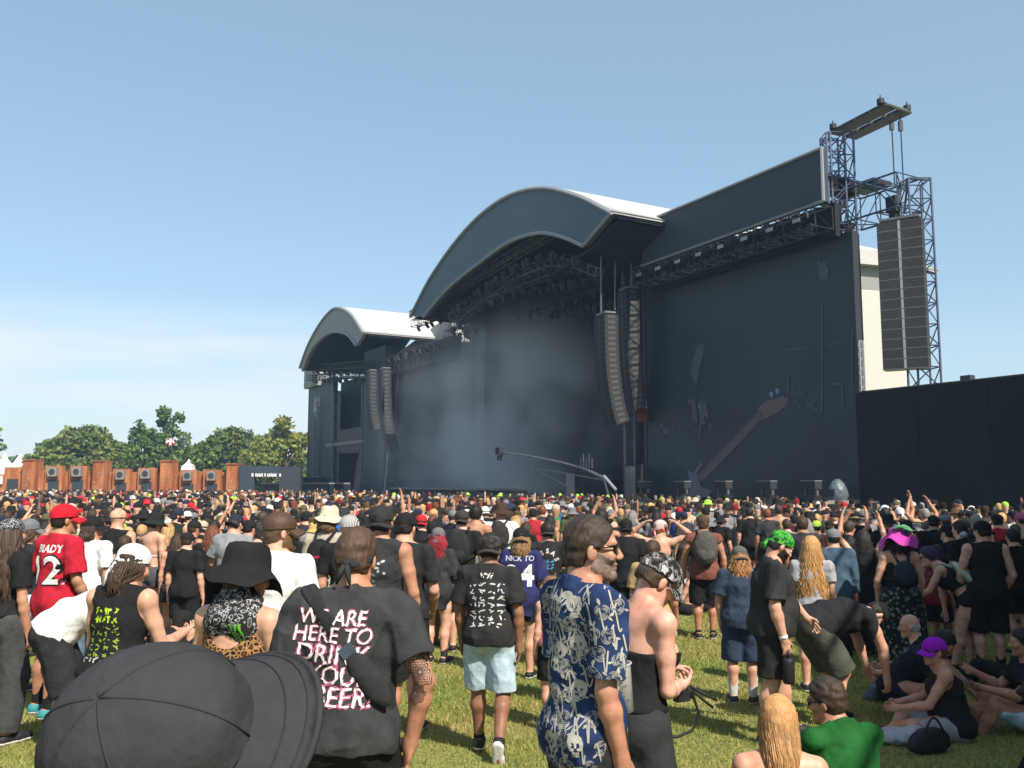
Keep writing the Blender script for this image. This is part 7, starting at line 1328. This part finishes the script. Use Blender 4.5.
# person sitting behind the bucket hat with a grey knee
J, r, h = P_(200, 7.6, 'person in grey leggings sitting with one knee up beside the lime print tank top', yaw=-165, H=1.7, pz=.12, lean=10, fem=True, w=1.05, skin='fair', head=(0, 40, 0), rl=((.15, 1, .75), (-.05, .25, -1)), ll=((.3, 1, .35), (-.1, .5, -.8)), ra=((.3, .5, -1), (-.2, .8, -.2)), la=((.3, .5, -1), (-.2, .8, -.2))); body(J, r, h, J['skin']); short_hair(J, r, h, HD); top(J, r, h, (.07, .04, .06), sleeve=.7); shorts(J, r, h, (.16, .17, .175), shank=.98, name='grey_leggings'); shoes(J, r, h, BLK)
J, r, h = P_(146, 9.0, 'person in black cap crouching in black clothes before the inverted cross shirt', yaw=-40, H=1.7, pz=.2, lean=40, plean=30, w=1.1, skin='tan', head=(0, 20, 0), rl=((.4, 1, .2), (-.1, -.5, -1)), ll=((.4, 1, .25), (-.1, -.4, -1)), ra=((.2, .8, -.8), (-.2, .7, -.6)), la=((.2, .8, -.8), (-.2, .7, -.6))); body(J, r, h, J['skin']); short_hair(J, r, h, HD); cap(J, r, BLK); top(J, r, h, BLK, sleeve=.7); shorts(J, r, h, CHAR, f=.95); shoes(J, r, h, BLK)
# near raised phone
J, r, h = P_(386, 16.5, 'person holding a black phone high above the crowd', yaw=-8, head_y=508, w=1.0, skin='tan', ra=((.2, .5, .9), (-.15, .1, 1)), la=((.35, .5, .7), (-.55, .1, .9))); body(J, r, h, J['skin']); cap(J, r, CHAR, back=True); top(J, r, h, BLK); shorts(J, r, h, BLK); shoes(J, r, h, BLK); phone(J, 'r', 'black phone held high before the plain screen', off=(-.01, 0, .02))
SPOTS = [(o.location.x, o.location.y) for o in COL.objects if o.type == 'EMPTY' and o.name.startswith('person')]
# ================================================================== the crowd: about twelve kinds of stranger, copied with colours of their own
def crowd_kind(garment, head, fem=False, arms=None, w=1.0, f=.85, long_=False, yaw=0, head_rot=(0, 3, 0), pack=False, ph=False):
    J = person(0, 20, 'person in the festival crowd with %s and %s' % (garment, head), fem=fem, w=w, h=.02, head=head_rot, X=0, **(arms or {})); r = J['root']; h = .02
    parts = {'body': body(J, r, .02, (1, 1, 1), hands=(.4, .4))}
    if garment == 'T-shirt': parts['top'] = top(J, r, h, BLK, sleeve=.7, hem=-.06, loose=.014)
    elif garment == 'sleeveless top': parts['top'] = top(J, r, h, BLK, sleeve=0, tank=1, hem=-.05, loose=.01, name='sleeveless_top')
    elif garment == 'strap top': parts['top'] = top(J, r, h, BLK, sleeve=0, tank=1.2, hem=.02, scoop=1.3, upper=.05, name='strap_top')
    shorts(J, r, h, BLK, f=f, loose=.02); shoes(J, r, .022, BLK, sole=None)
    if head == 'cap': parts['hat'] = cap(J, r, BLK); short_hair(J, r, h, HD)
    elif head == 'backwards cap': parts['hat'] = cap(J, r, BLK, back=True); short_hair(J, r, h, HD)
    elif head == 'bucket hat': parts['hat'] = brimhat(J, r, BLK); short_hair(J, r, h, HD, .012, nape=-.1)
    elif head == 'bandana': parts['hat'] = bandana(J, r, BLK)
    elif head == 'short hair': parts['hair'] = short_hair(J, r, .018, HD, .012)
    elif head == 'long hair': parts['hair'] = locks(J, r, HB, .34, 26, .014, .017, .9)
    return r, garment, head
UP = dict(ra=((.45, .3, .95), (-.1, .1, 1)), la=((.3, .1, -1), (-.1, .6, -.6))); UP2 = dict(ra=((.4, .5, .8), (-.4, .3, .9)), la=((.4, .5, .7), (-.4, .3, .9))); FOLD = dict(ra=((.2, .1, -1), (-.7, .7, .1)), la=((.2, .15, -1), (-.7, .7, .05)))
KINDS = [crowd_kind('T-shirt', 'cap', w=1.1), crowd_kind('T-shirt', 'backwards cap', w=1.0, arms=FOLD), crowd_kind('T-shirt', 'short hair', w=1.15), crowd_kind('T-shirt', 'long hair', fem=True, arms=FOLD), crowd_kind('sleeveless top', 'cap', w=1.05), crowd_kind('strap top', 'long hair', fem=True, f=.5),
         crowd_kind('bare back', 'short hair', w=1.0), crowd_kind('T-shirt', 'bucket hat', w=1.05), crowd_kind('sleeveless top', 'bandana', w=1.1, arms=UP), crowd_kind('T-shirt', 'short hair', w=.95, arms=UP2), crowd_kind('strap top', 'bucket hat', fem=True, f=.5, arms=FOLD), crowd_kind('T-shirt', 'cap', w=1.3, head_rot=(40, 5, 0))]
WTS = [16, 12, 14, 10, 9, 8, 6, 10, 2, 3, 4, 8]
CLO = [('black', (.014, .014, .015), 52), ('charcoal', (.035, .035, .038), 14), ('white', (.55, .55, .54), 7), ('grey', (.17, .17, .18), 7), ('red', (.30, .02, .03), 3), ('blue', (.03, .08, .22), 4), ('olive', (.07, .075, .03), 4), ('sand', (.36, .28, .18), 4), ('green', (.03, .16, .05), 2), ('maroon', (.08, .015, .02), 3)]
HAT = [('black', (.016, .016, .017), 58), ('white', (.58, .58, .57), 5), ('cream', (.40, .34, .25), 6), ('grey', (.15, .15, .15), 9), ('red', (.38, .02, .03), 3), ('lime green', (.30, .50, .06), 1.5), ('navy', (.02, .025, .06), 6), ('olive', (.08, .08, .04), 5), ('brown', (.08, .045, .025), 5), ('straw', (.42, .28, .10), 1.5), ('pink', (.4, .1, .2), .6)]
HRC = [('dark', HD, 30), ('brown', HB, 34), ('blond', HBL, 13), ('auburn', (.14, .045, .02), 9), ('grey', (.2, .19, .18), 8), ('red', HRED, 3)]
SKC = [('fair', 46), ('tan', 34), ('pink', 10), ('brown', 7), ('deep', 3)]
rc = random.Random(21)
pick = lambda L: rc.choices(L, [q[-1] for q in L])[0]
def facade_limit(x, y):   # signed distance in front of the line of stages
    return (np.array([x, y, 0]) - P0) @ NR
def near_line(px): return 11.6 if px < 425 else (15.6 if px < 545 else (20.0 if px < 785 else 14.6))
def place_name(px, Y):
    z = 'the rust coloured wall' if px < 240 else 'the smaller arched stage' if px < 385 else 'the plain screen' if px < 470 else 'the arched stage' if px < 640 else 'the giant guitar screen' if px < 860 else 'the black fence'
    d = 'near rows' if Y < 17 else 'middle rows' if Y < 23 else 'packed rows'
    return d, z
cells = []; Y = 10.8
while Y < 32:
    step = .72 + .004 * Y; px = -25 - rc.uniform(0, 20)
    while px < 1045:
        if Y >= near_line(px): cells.append((px + rc.uniform(-7, 7), Y + rc.uniform(-.3, .3)))
        px += (.80 if px < 560 else 1.0) * rc.uniform(.75, 1.3) * 900 / Y * .82
    Y += step
used = 0; far_cells = []; seen_lab = {}
for px, Y in cells:
    x, y, z = gpt(px, Y)
    if min((x - a) ** 2 + (y - b) ** 2 for a, b in SPOTS) < .42 ** 2 or facade_limit(x, y) < 4.2: continue
    if used >= 232: far_cells.append((x, y)); continue
    SPOTS.append((x, y)); i = rc.choices(range(len(KINDS)), WTS)[0]; src, garment, head = KINDS[i]
    o = copy_tree(src); o.location = (x, y, z); o.rotation_euler = (0, 0, R(rc.gauss(-14, 24))); k = rc.uniform(.93, 1.07) * (.95 if 'strap' in garment or i == 3 else 1); o.scale = (k * rc.uniform(.96, 1.06), k * rc.uniform(.96, 1.06), k); o.rotation_euler.x = R(rc.uniform(-2, 2))
    cn, cc, _ = pick(CLO); hn, hc, _ = pick(HAT); rn, rcx, _ = pick(HRC); sn, _ = pick(SKC); bn_, bc, _ = pick(CLO)
    if Y < 15.5 and cn in ('blue', 'red', 'white', 'green') and rc.random() < .8: cn, cc = 'black', CLO[0][1]
    for ch in o.children:
        n = ch.name.split('.')[0]; col = SKIN[sn] if n == 'body' else cc if n in ('t_shirt', 'sleeveless_top', 'strap_top') else hc if n in ('cap', 'bucket_hat', 'bandana') else rcx if n == 'hair' else bc if n == 'shorts' else (.02, .02, .02); ch.color = (*col, 1)
        for g2 in ch.children: g2.color = ch.color
    d, zn = place_name(px, Y); wear = 'shirtless person' if garment == 'bare back' else 'person in %s %s' % (cn, garment); hd = '%s hair' % rn if head == 'short hair' else 'long %s hair' % rn if head == 'long hair' else '%s %s' % (hn, head)
    pose = ', arm raised' if i == 8 else ', hands up' if i == 9 else ''
    o['label'] = '%s, %s%s, %s before %s' % (wear, hd, pose, d, zn); o['group'] = 'people in the festival crowd'; used += 1
for src, *_ in KINDS:      # the originals stand in the crowd too, in the last free places
    x, y = far_cells.pop(0); src.location = (x, y, gz(y)); px = 512 + 900 * x / y; d, zn = place_name(px, y); src.rotation_euler = (0, 0, R(rc.gauss(-14, 20)))
    for ch in src.children:
        if ch.name.startswith('body'): ch.color = (*SKIN['fair'], 1)
    g_, h_ = [(g, hh) for s_, g, hh in KINDS if s_ is src][0]; src['label'] = ('shirtless person' if g_ == 'bare back' else 'person in black ' + g_) + ' with ' + ('dark ' + h_ if h_ == 'short hair' else 'brown ' + h_ if h_ == 'long hair' else 'black ' + h_) + ', packed rows before ' + zn; src['group'] = 'people in the festival crowd'
# beyond them, a crowd nobody could count
def far_crowd():
    n = 9; V, Q, CO = [], [], []
    def ringset(rows, ox, oy, oz, ca, sa, k, color):
        base = len(V)
        for r_, d_, z in rows:
            for j in range(n):
                t = 2 * math.pi * j / n; x, y = r_ * math.cos(t), d_ * math.sin(t); V.append((ox + k * (x * ca - y * sa), oy + k * (x * sa + y * ca), oz + k * z)); CO.append((*color, 1))
        for i in range(len(rows) - 1):
            for j in range(n): Q.append((base + i * n + j, base + i * n + (j + 1) % n, base + (i + 1) * n + (j + 1) % n, base + (i + 1) * n + j))
    spots = list(far_cells); Y = 32.0
    while Y < 86:
        px = -30
        while px < 1040:
            X = (px - 512) / 900 * Y
            if facade_limit(X, Y) > 4.5: spots.append((X + rc.uniform(-.3, .3), Y + rc.uniform(-.5, .5)))
            px += rc.uniform(.6, 1.3) * 900 / Y * (.85 if Y < 55 else 1.3)
        Y += .8 if Y < 50 else 1.3
    for X, Y in spots:
        a = R(rc.gauss(-14, 30)); ca, sa = math.cos(a), math.sin(a); k = rc.uniform(.92, 1.07); z = gz(Y); c = pick(CLO)[1]; sk = SKIN[pick(SKC)[0]]; bare = rc.random() < .12; b = pick(CLO)[1]
        ringset([(.07, .07, 0), (.17, .13, .5), (.17, .12, .95)], X, Y, z, ca, sa, k, b); ringset([(.17, .12, .9), (.18, .12, 1.1), (.21, .13, 1.32), (.19, .11, 1.42), (.07, .07, 1.48)], X, Y, z, ca, sa, k, sk if bare else c)
        ringset([(.055, .06, 1.42), (.055, .06, 1.52), (.072, .09, 1.58), (.078, .098, 1.65), (.06, .08, 1.72)], X, Y, z, ca, sa, k, sk)
        for s_ in (-1, 1):
            if rc.random() < .016: ringset([(.045, .045, 1.36), (.04, .04, 1.55), (.03, .03, 1.78), (.04, .02, 1.84), (.01, .01, 1.92)], X + s_ * .2 * ca, Y + s_ * .2 * sa, z, ca, sa, k, sk)
            else: ringset([(.05, .06, 1.42), (.055, .06, 1.2), (.045, .05, .85), (.01, .01, .7)], X + s_ * .22 * ca * k, Y + s_ * .22 * sa * k, z, ca, sa, k, sk if rc.random() < .6 else c)
        hat = rc.random() < .72; hc = pick(HAT)[1] if hat else pick(HRC)[1]
        if hat and rc.random() < .3: ringset([(.17, .18, 1.655), (.1, .115, 1.68), (.09, .105, 1.76), (.02, .02, 1.79)], X, Y, z, ca, sa, k, hc)
        else: ringset([(.082, .10, 1.60 if not hat else 1.65), (.086, .106, 1.68), (.07, .09, 1.745), (.01, .01, 1.775)], X, Y, z, ca, sa, k, hc)
    me = bpy.data.meshes.new('far_crowd'); me.from_pydata(V, [], Q); at_ = me.color_attributes.new('tint', 'FLOAT_COLOR', 'POINT'); at_.data.foreach_set('color', np.array(CO, np.float32).ravel()); me.update()
    o = finish('far_crowd', me, mat('far_crowd', attr='tint', rough=.85, spec=.1), None, True); tag(o, 'dense far crowd of heads and shoulders reaching to the stages', 'crowd', kind='stuff'); return len(spots)
print('crowd', used, far_crowd())
# ------------------------------------------------------------------ unseen black block added outside the view to shade the right-hand corner
e0, e1 = V3(5.74, -.31, 0), V3(9.2, 12.6, 0); dd = unit(e1 - e0); nn_ = V3(dd[1], -dd[0], 0)
vs = empty('shade_block', (12, 6, 0)); tag(vs, 'tall black block added outside the right edge of the view to cast shade', 'shade caster')
a, b, c, d = e0 - dd * 5, e1, e1 + nn_ * 9, e0 - dd * 5 + nn_ * 9
mb = MB(); mb.hexa([a + (0, 0, -.5), d + (0, 0, -.5), c + (0, 0, -.5), b + (0, 0, -.5), a + (0, 0, 6.56), d + (0, 0, 6.56), c + (0, 0, 6.56), b + (0, 0, 6.56)]); child(mb, 'cladding', M['black_cloth'], vs)
mb = MB(); 
for p, q in ((a, b), (b, c)): mb.tube([p + (0, 0, 7.3), q + (0, 0, 7.3)], .04, 6)
child(mb, 'shade_block_rail', M['steel'], vs)
